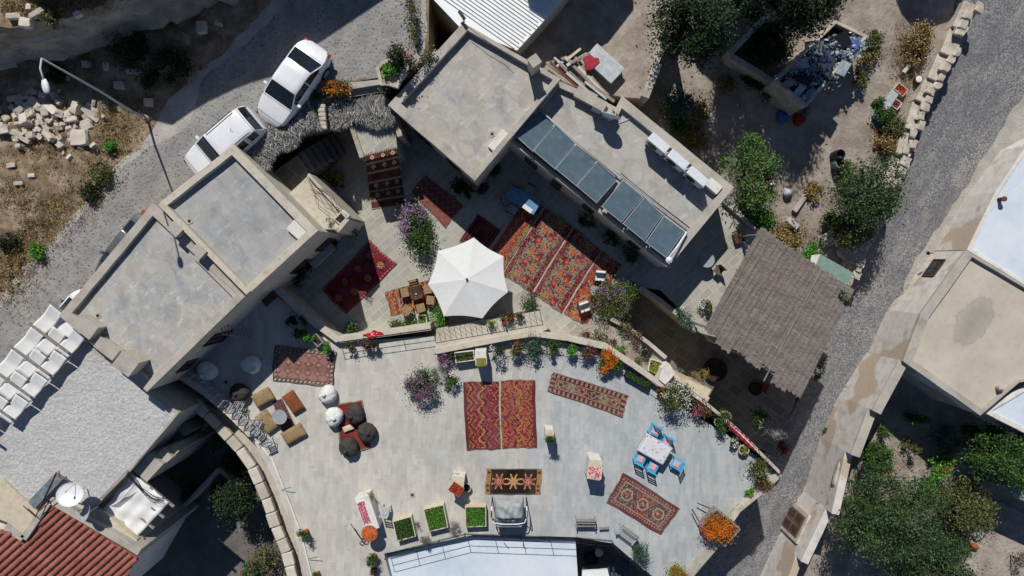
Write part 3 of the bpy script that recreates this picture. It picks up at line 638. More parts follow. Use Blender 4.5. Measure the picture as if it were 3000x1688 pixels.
def dish(px, py, z, r, ax, label, mast=.9, mat='white_plastic', zb=None, rz=0):
    p = P(px, py, z); t = thing('satellite_dish', label, 'satellite dish', (p.x,p.y,z-mast), rz)
    R = Vector(ax).normalized().to_track_quat('Z','Y').to_matrix()
    prof = [(r*k/8, .22*r*(k/8)**2) for k in range(9)]
    m = MB(); m.lathe([(max(.001,a),b) for a,b in prof]+[(r*1.0,.22*r+.015),(r*.97,.22*r-.005)]+[(max(.001,a*.97), b-.015) for a,b in prof[::-1]], n=28, sy=.88)
    m.v = [tuple(R @ Vector(v)+Vector((0,0,mast))) for v in m.v]; m.build('reflector', M[mat], t, smooth=True)
    MB().tube([(0,0,0),(0,0,mast-.06)], .03, 8).build('mast', M['pale_metal'], t)
    tip = R @ Vector((0,-.1,r*1.0))+Vector((0,0,mast)); base = R @ Vector((0,-r*.85,.18*r))+Vector((0,0,mast))
    a = MB().tube([base, tip], .015, 6).build('feed_arm', M['pale_metal'], t)
    hd = MB().lathe([(.04,-.06),(.05,0),(.03,.08)], n=10, c=tip).build('receiver', M['white_plastic'], t); return t
dish(1788,345,1.75+dB,.48,(.35,1,.12),'satellite dish seen edge-on beside the chimney on the solar roof', .95)
dish(209,1450,1.1,.60,(.1,.42,1),'larger white satellite dish beside the red tile roof',1.0)
dish(257,1502,.75,.40,(-.75,.35,1),'smaller grey blue satellite dish beside the red tile roof',.8,'zinc')
# solar collectors
SP = [[(1574,321),(1622,363),(1560,443),(1502,391)],[(1627,367),(1685,420),(1624,494),(1564,443)],[(1689,424),(1747,471),(1687,544),(1628,495)],[(1751,475),(1808,525),(1747,594),(1690,546)],
      [(1826,528),(1883,576),(1820,651),(1764,606)],[(1889,578),(1941,628),(1887,706),(1826,656)],[(1946,633),(2005,677),(1950,754),(1893,711)]]
nm = ['first','second','third','fourth','fifth','sixth','seventh']
for i, q in enumerate(SP):
    c4 = [P(*q[0],1.02+dB), P(*q[1],1.02+dB), P(*q[2],1.50+dB), P(*q[3],1.50+dB)]; c = sum(c4, Vector())/4; hx_ = ((c4[1]-c4[0]).normalized())*.022; c4 = [c4[0]-hx_, c4[1]+hx_, c4[2]+hx_, c4[3]-hx_]
    t = thing('solar_panel', '%s dark solar panel counted from the upper left end of the row' % nm[i], 'solar panel', (c.x,c.y,.8+dB), 0, 'solar panels along the roof edge')
    m = MB(); m.prism(c4, lambda p: p.z-.07); m.build('frame', M['pale_metal'], t, world=1)
    ins = [Vector((a.x,a.y,a.z+.006)).lerp(Vector((c.x,c.y,c.z+.006)), .028) for a in c4]; MB().add(ins, [(0,1,2,3)]).build('collector_glass', M['solar'], t, world=1)
    for q_ in (c4[3], c4[2]): MB().tube([q_+Vector((0,0,-.07)), Vector((q_.x,q_.y,.8+dB))], .02, 6).build('support', M['pale_metal'], t, world=1)
def pipe(name, pts, r, mat, label, cat='pipe', n=8):
    o = MB().tube(pts, r, n).build(name, mat, None, smooth=True); return tag(o, label, cat)
pipe('water_pipe', [P(1574,316,1.12+dB), P(1808,519,1.12+dB)], .035, M['pale_metal'], 'pale pipe along the upper edge of the first four solar panels')
pipe('water_pipe', [P(1802,500,1.1+dB), P(1840,530,1.12+dB), P(2014,672,1.12+dB), P(2010,690,1.2+dB)], .04, M['zinc'], 'insulated grey pipe beside the last three solar panels')
pipe('water_pipe', [P(1818,508,1.05+dB), P(1900,575,1.05+dB), P(2020,668,1.05+dB)], .025, M['dark_metal'], 'thin dark pipe outside the last three solar panels')
pipe('water_pipe', [P(2012,680,1.3+dB), P(1985,722,1.45+dB), P(1957,757,1.6+dB)], .05, M['white_plastic'], 'white end pipe beside the lowest solar panel')
vt = thing('roof_vent', 'round white vent cap at the lowest solar panel corner', 'vent', tuple(P(1952,762,1.05+dB))); MB().lathe([(.06,0),(.06,.45),(.15,.5),(.15,.6),(.05,.66)], n=18).build('cap', M['white_plastic'], vt, smooth=False)
pipe('water_pipe', [P(1806,352,1.0+dB), P(1830,354,.86+dB), P(1858,342,.86+dB), P(1870,346,.86+dB)], .015, M['white_plastic'], 'thin white hose curling from the satellite dish', 'hose')
# white sheet-metal roof building (top)
t = building('shed', 'building with a white corrugated sheet roof at the top edge', 'shed', [(1205,-70),(1345,78),(1515,148),(1645,5),(1720,-90),(1500,-200)], .25, -8, .1, 0, M['plaster_grey'], M['sheetwhite'], M['coping'])
v = BL['shed'][1]
m = MB(); dd = (P(1515,148,1.06)-P(1350,-60,1.06)); 
a0, a1 = P(1222,-60,.28), P(1515,148,.28); b0, b1 = P(1520,-200,.28), P(1652,8,.28)
ridge_d = (P(1645,5,.25)-P(1515,148,.25)).normalized()
for k in range(46):
    q = P(1205,-70,.25).lerp(P(1560,180,.25), k/45); run = [q+Vector((-ridge_d.y,ridge_d.x,0))*0+ridge_d*s for s in (-2,0)]
for k in range(60):
    s = k*.16; base = P(1515,148,.25)+ridge_d*s
    n1 = (P(1345,78,.25)-P(1515,148,.25)).normalized()
    a = base; b2 = base+(P(1205,-70,.25)-P(1515,148,.25)).normalized()*12
    pts_ = [a.lerp(b2, j/70) for j in range(71)]; ins = [p for p in pts_ if inside(p, v)]
    if len(ins) > 3: m.tube([ins[0]+Vector((0,0,.03)), ins[-1]+Vector((0,0,.03))], .028, 6)
m.build('corrugation', M['white_plastic'], t, world=1)['kind'] = 'stuff'
# right-hand house group
G1 = building('street_house', 'flat beige roofed house with a damp dark patch right of the alley', 'house', [(2832,735),(3120,905),(3080,1100),(2985,1120),(2872,1216),(2648,1058),(2700,920)], -2.4, -8.4, [.12,.12,.12,.12,.3,.42,.42], .22, M['facade'], M['beigeroof'], M['coping'])
G2 = building('street_house', 'pale blue and white roofed house in the upper right corner', 'house', [(2836,732),(2918,563),(3010,425),(3400,200),(3400,1000),(3120,905)], -2.38, -8.4, .15, .08, M['facade'], M['blueroof'], M['plaster_white'])
G3 = building('street_house', 'low white roofed building beyond the beige roof at the right edge', 'house', [(2880,1205),(3085,1085),(3400,1000),(3400,1480),(3010,1272)], -2.9, -8.4, .22, .1, M['facade'], M['blueroof'], M['plaster_white'])
# damp patch on the beige roof : a thin skim of darker screed
def irregular(cx, cy, rx, ry, rot, n=40, seed=1, jit=.12):
    g = random.Random(seed); out = []
    for k in range(n):
        a = 2*math.pi*k/n; r = 1+g.uniform(-jit,jit)+.08*math.sin(3*a+1)
        x, y = rx*r*math.cos(a), ry*r*math.sin(a); out.append((cx+x*math.cos(rot)-y*math.sin(rot), cy+x*math.sin(rot)+y*math.cos(rot)))
    return out
n = NT('beige_screed_damp', .88); a = n.ramp(n.noise(.5, 5), [(.3,'aea394'),(.7,'bfb6a8')]); a = n.mix(n.ramp(n.noise(3,7,.7), [(.5,0.0),(.72,.45)]), a, '9c9284')
pc = P(2856,942,-2.61)-G1.location; mp = n.t.nodes.new('ShaderNodeMapping'); mp.vector_type = 'TEXTURE'; mp.inputs['Location'].default_value = (pc.x,pc.y,pc.z); mp.inputs['Rotation'].default_value = (0,0,.95); mp.inputs['Scale'].default_value = (1.35,.82,5)
n.L(n.mix(.06, n.vec, n.t.nodes.new('ShaderNodeTexNoise').outputs[1]), mp.inputs[0]); ln = n.t.nodes.new('ShaderNodeVectorMath'); ln.operation = 'LENGTH'; n.L(mp.outputs[0], ln.inputs[0])
dd = n.math('ADD', ln.outputs['Value'], n.math('MULTIPLY', n.math('SUBTRACT', n.noise(2.4,7,.7), .5), .9))
a = n.mix(n.ramp(dd, [(.0,.55),(.55,.42),(.80,.28),(.90,.42),(1.0,.0)]), a, '76716b'); a = n.mix(n.ramp(n.noise(1.6,6,.7), [(.6,0.0),(.72,.4)]), a, '8d867b'); n.col(a); n.bump(n.noise(12,5), .3, .012)
for ch in G1.children:
    if ch.name.startswith('roof_deck'): ch.data.materials[0] = n.m
ol = thing('street_wall', 'rendered wall with ochre patches along the lower alley', 'wall', tuple(P(2450,1450,-8)))
wl = [(2648,1062),(2560,1205),(2496,1330),(2440,1500),(2350,1640),(2270,1800)]
wz = [-2.6,-2.9,-3.4,-4.0,-4.7,-5.3]; wl = [P(x,y,z) for (x,y),z in zip(wl,wz)]
for i in range(len(wl)-1): child_box(ol, 'wall_section', wl[i], wl[i+1], -8.6, (wz[i]+wz[i+1])/2, .42, M['facade'], bevel=.02)
m = MB()
ct_ = thing('coping', 'long grey stone coping on the alley wall left of the beige roof', 'coping', tuple(P(2580,1150,-4)))
for i in range(2): child_box(ct_, 'coping_stone', wl[i], wl[i+1], (wz[i]+wz[i+1])/2+.001, (wz[i]+wz[i+1])/2+.12, .5, M['coping'], bevel=.02)
# openings on alley facade
def door_on(px, py, zmid, w, h, ang, label, name='door', cat='door'):
    p = P(px, py, zmid); t = thing(name, label, cat, (p.x,p.y,zmid-h/2), ang)
    MB().box((0,0,h/2),(w,.12,h)).build('frame', M['stonebeige'], t, bevel=.015)
    for s in (-1,1):
        lf = MB().box((s*w*.22,-.075,h/2),(w*.36,.05,h*.84)).build('leaf', M['shutter_wood'], t, bevel=.008)
        for k in (-1,1): 
            q = MB().box((s*w*.22,-.11,h/2+k*h*.2),(w*.24,.03,h*.3)).build('panel', M['wood_dark'], None); q.parent = lf
    return t
wd = (wl[4]-wl[3]); wa = math.atan2(-(wd.y), -wd.x)
mid = wl[3].lerp(wl[4], .55); nn = Vector((-wd.y, wd.x, 0)).normalized()
cx_ = mid; cc = -1 if nn.x > 0 else 1
pos = mid+nn*cc*.3
t = thing('door', 'brown double wooden door with stone surround in the lower alley wall', 'door', (pos.x,pos.y,ZR(2330,1570)-.02), math.atan2(wd.y,wd.x)+ (0 if cc < 0 else math.pi))
MB().box((0,0,1.15),(1.75,.14,2.3)).build('surround', M['wallstone'], t, bevel=.02)
for s in (-1,1):
    lf = MB().box((s*.33,-.09,1.1),(.6,.06,2.0)).build('leaf', M['shutter_wood'], t, bevel=.008)
    for k in (-1,1):
        q = MB().box((s*.33,-.13,1.1+k*.48),(.4,.03,.8)).build('panel', M['wood_dark'], None); q.parent = lf
wv_ = BL['street_house'][1]
v_ = PP([(2832,735),(3060,880),(3002,998),(2932,1128),(2872,1216),(2648,1058),(2700,920)], -2.4); wall_window(G1, v_, 6, .58, .86, -4.5, -3.5, M['wood_dark'], M['dark_glass'])
for (x, y, l) in ((2736,742,'small dark lamp on the alley wall above the window'),):
    p = P(x,y,-3.8); t = thing('wall_lamp', l, 'lamp', tuple(p)); MB().tube([(0,0,0),(-.25,0,.05)], .02, 6).build('arm', M['dark_metal'], t); MB().lathe([(.05,-.12),(.1,0),(.04,.08)], c=(-.3,0,.02), n=10).build('lamp_head', M['dark_metal'], t)
vp = thing('vent_pipe', 'small rusty vent pipe standing on the pale blue roof', 'vent', tuple(P(2926,585,-2.45))); MB().lathe([(.1,0),(.1,.35),(.13,.36),(.13,.42),(.02,.44)], n=14).build('pipe', M['rust'], vp)
vp = thing('roof_cowl_vent', 'small grey cowl at the far corner of the beige roof', 'vent', tuple(P(2922,1136,-2.6))); MB().lathe([(.12,0),(.14,.3),(.05,.42)], n=14).build('cowl', M['coping'], vp)
gs = slab('canopy_sheet', [(2985,1268),(3200,1180),(3200,1560),(2960,1450)], -4.2, -4.28, M['green_sheet'], kind=None); tag(gs, 'grey green sheet roof behind the bushes at the right edge', 'roof')
pt = slab('concrete_yard', [(2780,1500),(2930,1470),(3200,1600),(3200,1850),(2600,1850),(2700,1620)], -7.25, -8.3, M['garden'], kind='structure')
# ------------------------------------------------------------------ carpets
def rug(label, q, z, pat, group=None, zf=None, cell=.024, wav=.013, name='rug'):
    z0 = z if not callable(z) else z
    c = [P(q[i][0], q[i][1], z) for i in range(4)]
    W = ((c[1]-c[0]).length+(c[2]-c[3]).length)/2; L = ((c[3]-c[0]).length+(c[2]-c[1]).length)/2
    nx, ny = max(4, int(W/cell)), max(4, int(L/cell))
    cc = np.array([list(v) for v in c]); o = cc.mean(axis=0); o[2] = z
    u = np.linspace(0,1,nx+1); v = np.linspace(0,1,ny+1); U, V = np.meshgrid(u, v)
    e = NR.normal(size=(8,)); 
    ed = np.minimum(np.minimum(U, 1-U)*W, np.minimum(V, 1-V)*L); curl = np.exp(-ed/.10)*.022*np.maximum(0, np.sin(U*5+V*4+e[5]*3))
    UU = U+(.010*np.sin(V*6+e[0]*3)+.004*np.sin(V*17+e[2]))*np.abs(2*U-1); VV = V+(.009*np.sin(U*5+e[1]*3)+.004*np.sin(U*19+e[3]))*np.abs(2*V-1)
    if zf is None:
        Pt = (cc[0]*(1-UU[...,None])*(1-VV[...,None])+cc[1]*UU[...,None]*(1-VV[...,None])+cc[2]*UU[...,None]*VV[...,None]+cc[3]*(1-UU[...,None])*VV[...,None])
    else:
        Pt = np.zeros(U.shape+(3,)); qq = np.array(q, dtype=float)
        for j in range(ny+1):
            zj = zf(v[j])
            a = qq[0]*(1-v[j])+qq[3]*v[j]; b2 = qq[1]*(1-v[j])+qq[2]*v[j]
            pa, pb = P(a[0],a[1],zj), P(b2[0],b2[1],zj)
            for i in range(nx+1): Pt[j,i] = list(pa.lerp(pb, u[i]))
    Pt[...,2] += wav*(np.sin(Pt[...,0]*3.1+e[2])*np.sin(Pt[...,1]*2.7+e[3])+.6*np.sin(Pt[...,0]*7+e[4]+Pt[...,1]*3))+wav*1.8
    Pt[...,2] += curl; Pt -= o
    top = Pt.reshape(-1,3); n = len(top)
    idx = np.arange(n).reshape(ny+1, nx+1)
    quads = np.stack([idx[:-1,:-1], idx[1:,:-1], idx[1:,1:], idx[:-1,1:]], axis=-1).reshape(-1,4)
    bd = list(idx[0,:])+list(idx[1:,-1])+list(idx[-1,-2::-1])+list(idx[-2:0:-1,0])
    bv = top[bd].copy(); bv[:,2] = np.minimum(bv[:,2]-.008, 0.001) if zf is None else bv[:,2]-.012
    k = len(bd); vv = np.vstack([top, bv]); sq = [[bd[i], bd[(i+1)%k], n+(i+1)%k, n+i] for i in range(k)]
    x = (U[:-1,:-1]+U[1:,1:])/2*W; y = (V[:-1,:-1]+V[1:,1:])/2*L
    col = pat(x.ravel(), y.ravel(), W, L); lum = col.mean(axis=1, keepdims=True); col = (col*.84+lum*.16)*.84
    col = col*(1+NR.normal(size=(len(col),1))*.10)*(1+NR.normal(size=col.shape)*.05)
    fr = (y.ravel() < .035) | (y.ravel() > L-.035); col[fr] = np.array(hx('a89c88'))*NR.uniform(.45,1.1,size=(fr.sum(),1))
    # slight wear : broad dusty areas
    ph = NR.uniform(0, 6, 4); wr = (np.sin(x.ravel()*2.1+ph[0])*np.sin(y.ravel()*1.7+ph[1])+np.sin(x.ravel()*5+ph[2]+y.ravel()*4)*.4)
    wr = np.clip(wr*.5+.3, 0, 1)[:,None]*.16
    col = np.clip(col*(1-wr)+np.array(hx('8f8072'))*wr, 0, 1)
    cols = np.vstack([col, np.tile(col.mean(axis=0)*.7, (k,1))])
    ob = np_mesh(name, vv, np.vstack([quads, np.array(sq)]), M['carpet'], None, cols)
    ob.location = tuple(o); tag(ob, label, 'rug', group or 'rugs laid out in the courtyard and on the terrace'); return ob
def full(x, c): return np.tile(np.array(hx(c)), (len(x),1))
def put(a, m, c): a[m] = hx(c) if isinstance(c, str) else c
def pick(h, cs): 
    t = np.array([hx(c) for c in cs]); return t[(np.floor(h).astype(int)) % len(cs)]
def hsh(i, j, s=0): return np.abs(np.sin(i*127.1+j*311.7+s*74.7)*43758.5453) % 1
def border(a, x, y, W, L, w, bg, dots=None, step=.16):
    d = np.minimum.reduce([x, W-x, y, L-y]); m = d < w; put(a, m, bg)
    if dots:
        al = np.where(np.minimum(x, W-x) < np.minimum(y, L-y), y, x); q = (al/step) % 1
        put(a, m & (np.abs(q-.5) < .26) & (np.abs(d-w/2) < w*.3), dots)
def p_bands(x, y, W, L):
    a = full(x, '5e2a20'); k = L/6.0; b = y % k; i = np.floor(y/k)
    put(a, (i % 2) == 0, '6a3226'); put(a, (np.sin(x*9+i*2) > .2) & (b > .14) & (b < k-.05), '46241e'); n = (np.sin(x*22)+np.sin(y*27+i)) ; put(a, n > 1.2, '54302a')
    put(a, (b < .09), '43201c'); put(a, (b < .10) & (((x+b*1.3)/.11) % 1 < .55), 'c9b59c')
    for j in range(6):
        for cx in (.22, .55, .85):
            if (j+int(cx*9)) % 3 == 0: continue
            r = np.abs(x-cx*W)+np.abs(y-(j+.55)*k); put(a, r < .12, 'cdb09a'); put(a, r < .05, '8a3a2a')
    put(a, (y < .05) | (y > L-.06), 'c9bfa8'); put(a, ((y < .05) | (y > L-.06)) & ((x/.09) % 1 < .4), '3f3a34')
    return a
def p_zig(x, y, W, L):
    a = full(x, '8e4440'); z = np.abs(((y/.36) % 1)-.5)*.55
    for k, c in enumerate(('b98878','6f2c2a','c49a86','7c3631','ab6a5c','a65a50')):
        put(a, np.abs(x-(W*(.18+.16*k))-z+.14) < .022, c)
    put(a, (np.sin(x*60)*np.sin(y*60) > .55), 'a86454'); border(a, x, y, W, L, .07, '7b3230', 'b38a78', .14); return a
def p_frames(x, y, W, L):
    a = full(x, '4f151a'); d = np.minimum.reduce([x, W-x, y, L-y])
    for k, c in ((.10,'8e5a58'),(.22,'3a0f14'),(.30,'96605c'),(.42,'6d1c24'),(.46,'8a4a4c')): put(a, (d > k) & (d < k+.025), c)
    put(a, d < .08, '6a1a22'); put(a, d > .5, '3b1216'); return a
def p_big(x, y, W, L):
    i = np.floor(x/.055); j = np.floor(y/.055); h = hsh(i, j)
    a = pick(h*9, ['a8884f','8f2f30','7a1f2c','8f857f','40302c','b39a5c','7b1f2a','b0392c','96867a'])
    blk = np.sin(x*6.2+1)*np.sin(y*4.8) ; b2 = np.sin(x*6.2+1+y*3)
    put(a, (blk > .45) & (h > .35), 'a89458'); put(a, (blk < -.5) & (h > .35), '85202e'); put(a, (np.abs(blk) < .2) & (h > .6), '8d8680')
    for cy in np.arange(.35, L, .62):
        for n, cx in enumerate((.36*W, .62*W)):
            r = np.maximum(np.abs(x-cx), np.abs(y-cy-.22*(n % 2)-0*cy)); put(a, r < .105, 'c84a2c'); put(a, r < .04, 'e07848')
    e = np.minimum(x, W-x); put(a, e < .20, '7a1a28'); q = hsh(i, j, 3); put(a, (e < .20) & (q > .62), 'a8504c'); put(a, (e < .20) & (q < .14), '3a2022')
    put(a, (e > .20) & (e < .25) & (hsh(i,j,5) > .4), '3c2e26'); return a
def p_orange(x, y, W, L):
    i = np.floor(x/.04); j = np.floor(y/.04); a = full(x, 'b5502a'); put(a, hsh(i,j) > .6, 'c8643a'); put(a, hsh(i,j,2) > .8, '8a2a22')
    z = np.abs(((y/.5) % 1)-.5)*.4; put(a, np.abs(x-W*.3-z+.1) < .03, 'd9a070'); put(a, np.abs(x-W*.7+z-.1) < .03, '6c2420')
    put(a, x > W*.82, '5e4030'); put(a, (x > W*.82) & (hsh(i,j,4) > .5), 'a88a5c'); return a
def p_orange2(x, y, W, L):
    a = p_big(x, y, W, L); i = np.floor(x/.10); j = np.floor(y/.10); put(a, hsh(i,j,7) > .72, 'c8401f'); put(a, hsh(i,j,9) > .9, 'd08a2a'); return a
def p_suzani(x, y, W, L):
    a = full(x, '8c1a28'); i = np.floor(x/.05); j = np.floor(y/.05)
    put(a, hsh(i,j) > .75, '701424'); s = np.sin(x*4.6+.5)*np.sin(y*3.6+.4); put(a, np.abs(s) < .10, '3c1c3a'); put(a, (s > .45) & (s < .6), '4a3c6a')
    for k, (cx, cy) in enumerate(((.30,.16),(.70,.16),(.30,.42),(.70,.42),(.30,.68),(.70,.68),(.5,.9))):
        dx, dy = x-cx*W, y-cy*L; th = np.arctan2(dy, dx); r = np.hypot(dx, dy); st = r*(1+.35*np.cos(8*th))
        put(a, st < .22, '5c1a2c'); put(a, st < .15, 'c8642a' if k % 2 == 0 else 'c09038'); put(a, st < .07, 'a8342a')
    border(a, x, y, W, L, .16, '7c1626', 'c45866', .17); border(a, x, y, W, L, .03, '451018'); return a
def p_stripes(x, y, W, L):
    w = [('a8582c',.10),('c06a30',.07),('8a2f24',.09),('c87a34',.05),('7d4a66',.10),('9a5a7a',.05),('5e4436',.06),('b04a28',.16),('7a3428',.05),('c68a4a',.07)]
    tot = sum(q for _, q in w); t = (x/W*1.9 % 1)*tot; a = full(x, 'a8582c'); s = 0
    for c, q in w: put(a, (t >= s) & (t < s+q), c); s += q
    i = np.floor(x/.045); j = np.floor(y/.07); put(a, hsh(i,j) > .82, 'd99a58'); put(a, hsh(i,j,2) > .86, '6e2430'); return a
def p_diamonds(x, y, W, L):
    a = full(x, 'a8786c'); put(a, np.sin(y*5+1) > .3, 'b07c70'); put(a, np.sin(y*5+3) > .75, 'a06860')
    cw, ch = .50, .44; X = ((x+.0) % cw)-cw/2; Y = ((y-.1) % ch)-ch/2; r = np.abs(X)/cw*2+np.abs(Y)/ch*2
    put(a, np.abs(r-.85) < .075, '58302a'); put(a, np.abs(r-.45) < .06, '683c34'); put(a, r < .16, 'c8a898'); put(a, (r > .22)&(r < .32), 'c8a094')
    border(a, x, y, W, L, .20, '8d7262', 'c5b09c', .22); d = np.minimum.reduce([x, W-x, y, L-y]); put(a, np.abs(d-.2) < .018, '40302a'); put(a, np.abs(d-.03) < .018, '40302a')
    i = np.floor((x+y)/.07); put(a, (d < .18) & (i % 3 == 0) & (d > .04), '4a3c34'); return a
def p_plainred(x, y, W, L):
    a = full(x, '96221f'); i = np.floor(y/.05); put(a, (i % 3) == 0, '8a1c1c'); border(a, x, y, W, L, .10, 'a08a68', '7a6a4a', .1); d = np.minimum.reduce([x, W-x, y, L-y]); put(a, np.abs(d-.1) < .02, '6c3a28'); return a
def p_chevron(x, y, W, L):
    z = np.abs(((y/.72) % 1)-.5)*.62; t = x+z*1.0; cs = ['8c1c20','b0302a','7c2a4a','a86a34','6a1c24','c0502c','76305c','98242a','b8863c','5c1a22','a63a34','824a6a']
    a = pick(t/.115, cs); i = np.floor(x/.05); j = np.floor(y/.05); put(a, hsh(i,j) > .86, '5c2028'); put(a, hsh(i,j,2) > .93, 'c08a4a')
    put(a, (x < .14), '7c1c20'); put(a, (x < .14) & (hsh(i,j,4) > .7), '5e3a30'); put(a, (y < .06) | (y > L-.07), '6c1c1e'); return a
def p_chevron2(x, y, W, L):
    a = p_chevron(W-x, y, W, L); i = np.floor(x/.06); j = np.floor(y/.06); put(a, (hsh(i,j,8) > .72) & (x < W*.85), 'c0622e'); return a
def p_runner(x, y, W, L):
    a = full(x, '7c5040'); n = 6; k = (L-.6)/n; i = np.floor((x*0+y-.3)/k); cs = ['7a5a3c','96786a','9a4a42','5c3c34','8c7250','8a4640']
    t = np.array([hx(c) for c in cs]); ii = np.clip(i, 0, 5).astype(int); a = t[ii]; a = a.copy()
    for c in range(6):
        cy = .3+(c+.5)*k; r = np.abs(x-W/2)+np.abs(y-cy); put(a, np.abs(r-.17) < .025, 'b89a84'); put(a, r < .07, '5a2c28')
    h = hsh(np.floor(x/.05), np.floor(y/.05)); put(a, h > .88, 'b29a80'); put(a, h < .1, '4a2a26')
    border(a, x, y, W, L, .30, '5e2a26', 'a88272', .24); d = np.minimum.reduce([x, W-x, y, L-y]); put(a, np.abs(d-.30) < .016, 'b8a284'); put(a, d < .04, '8a5c48'); return a
def p_black(x, y, W, L):
    a = full(x, '2a2020'); i = np.floor(x/.04); put(a, hsh(i, 0) > .75, '4a3028'); 
    for k, cx in enumerate((.24,.5,.76)):
        dx, dy = x-cx*W, y-.5*L; r = np.hypot(dx, dy*.95); th = np.arctan2(dy, dx); s = r*(1+.42*np.cos(8*th))
        put(a, s < .24, 'c88a3c' if k == 1 else 'b0302a'); put(a, (s > .195)&(s < .24), 'd9a860'); put(a, s < .14, 'd89a44' if k == 1 else 'c8402c'); put(a, s < .08, 'd8c09a'); put(a, s < .04, '7a1c1c')
    e = np.minimum(x, W-x); put(a, e < .25, 'b5832f'); 
    for cy in np.linspace(.15, .85, 5):
        r = np.hypot((e-.125), (y-cy*L)*1.1); put(a, r < .085, '7a3020' if int(cy*100) % 2 else 'c49a44'); put(a, r < .04, '4a2018')
    put(a, np.abs(e-.25) < .015, '3a2a20'); put(a, e < .03, 'a8946a'); return a
def p_persian(x, y, W, L):
    i = np.floor(x/.04); j = np.floor(y/.04); h = hsh(i,j); a = full(x, '86423c'); put(a, h > .6, '96564c'); put(a, h > .85, 'b08a72'); put(a, h < .12, '40383c')
    for k, cy in enumerate((.22,.5,.78)):
        dx, dy = np.abs(x-W/2), np.abs(y-cy*L); r = np.maximum(dx, dx*.5+dy*.87)
        if k != 1: 
            put(a, (r < .52) & (h > .3), '4e4a52'); put(a, (r < .52) & (h > .8), 'a08a78')
        put(a, np.abs(r-.27) < .02, 'c4a488'); put(a, (r < .25), '8a5448'); put(a, (r < .25) & (h > .7), 'c0a084'); put(a, np.abs(r-.15) < .02, '54342e')
    border(a, x, y, W, L, .30, '6c3034', 'a8806c', .15); d = np.minimum.reduce([x, W-x, y, L-y]); put(a, (d < .30) & (h > .8), '9a705c'); put(a, np.abs(d-.31) < .018, 'b89a80'); put(a, np.abs(d-.10) < .012, '3c2a2a'); put(a, d < .09, '7c3c3e'); return a
def p_mat(x, y, W, L):
    a = full(x, '6e3c38'); h = hsh(np.floor(x/.04), np.floor(y/.09)); put(a, h > .7, '8a5248'); put(a, (y/.16 % 1) < .2, '4c3434'); put(a, (y/.16 % 1) > .85, '8a7468'); return a
zl = lambda v: -.44 if v < .13 else (-.44+(ZC+.02+.44)*min(1, (v-.13)/.50))
rug('long dark red banded runner hanging down from the entrance landing', [(1067,452),(1163,428),(1187,600),(1090,614)], -1.0, p_bands, zf=zl, wav=.002)
rug('narrow pinkish red zigzag runner half in shade below the blotchy roof', [(1245,512),(1204,562),(1305,668),(1358,603)], ZC+.01, lambda x,y,W,L: p_zig(x,y,W,L))
rug('dark maroon rug with concentric frame lines above the parasol', [(1400,628),(1468,673),(1425,735),(1345,708)], ZC+.01, p_frames)
rug('orange kilim strip closest to the parasol', [(1540,586),(1595,602),(1470,802),(1416,768)], ZC+.01, p_orange)
rug('wide patchwork kilim strip between the two longest pale seams', [(1600,606),(1677,665),(1554,859),(1472,804)], ZC+.012, p_big)
rug('wide patchwork kilim strip left of the white armchairs', [(1681,668),(1761,731),(1644,915),(1560,863)], ZC+.012, p_big)
rug('narrow orange and red kilim strip underneath the two white armchairs', [(1765,734),(1819,776),(1716,953),(1650,918)], ZC+.012, p_orange2)
rug('deep red rug with orange stars half in the shadow of the left house', [(1084,704),(1163,774),(1014,923),(943,850)], ZC+.01, p_suzani)
rug('striped orange kilim below the wooden garden table', [(1128,856),(1290,808),(1306,885),(1146,927)], ZC+.01, p_stripes)
rug('faded pink rug with rows of diamonds by the low wall', [(804,1010),(985,1032),(977,1134),(799,1116)], ZT+.01, p_diamonds)
rug('plain red rug lying below the dark bean bags', [(985,1186),(1061,1170),(1088,1312),(998,1332)], ZT+.01, p_plainred)
rug('small maroon mat under the round zinc table among the straw cushions', [(800,1178),(826,1166),(872,1262),(832,1280)], ZT+.01, p_mat)
rug('left half of the large red chevron kilim in the middle of the terrace', [(1357,1120),(1461,1116),(1466,1315),(1366,1320)], ZT+.01, p_chevron)
rug('right half of the large red chevron kilim in the middle of the terrace', [(1466,1115),(1567,1112),(1573,1311),(1470,1314)], ZT+.01, p_chevron2)
rug('long narrow runner with patterned squares right of the chevron kilim', [(1601,1144),(1621,1090),(1843,1158),(1822,1222)], ZT+.01, p_runner)
rug('black kilim with three stars and mustard end bands', [(1424,1372),(1587,1374),(1584,1449),(1422,1447)], ZT+.01, p_black)
rug('large faded red persian carpet with three hexagons below the blue chairs', [(1777,1473),(1824,1383),(1990,1488),(1938,1567)], ZT+.01, p_persian)
# ------------------------------------------------------------------ walls, railings, steps
def wall_line(name, label, pl, z, zb, th, mat, cat='wall', part='wall_section', wob=0, bev=.02):
    v = PP(pl, z); c = sum(v, Vector())/len(v); t = thing(name, label, cat, (c.x, c.y, zb))
    for i in range(len(v)-1):
        e = (v[i+1]-v[i]).normalized()*(th*.22 if i < len(v)-2 else 0)
        ztop = (v[i].z+v[i+1].z)/2
        child_box(t, part, v[i], v[i+1]+e, zb, ztop-.003*(i % 2), th, mat, bevel=bev)
    return t
wall_line('parapet_wall', 'cream parapet wall folding round the lower left side of the courtyard', [(742,792),(826,862),(893,925),(990,996),(1262,958)], ZT+.36, -8, .34, M['plaster_cream'])
wall_line('parapet_wall', 'cream parapet along the upper edge of the lower terrace', [(1274,1030),(1500,987),(1563,978),(1660,990),(1774,1016),(1850,1066),(1930,1124),(1990,1140)], ZT+.5, -8, .3, M['plaster_cream'])
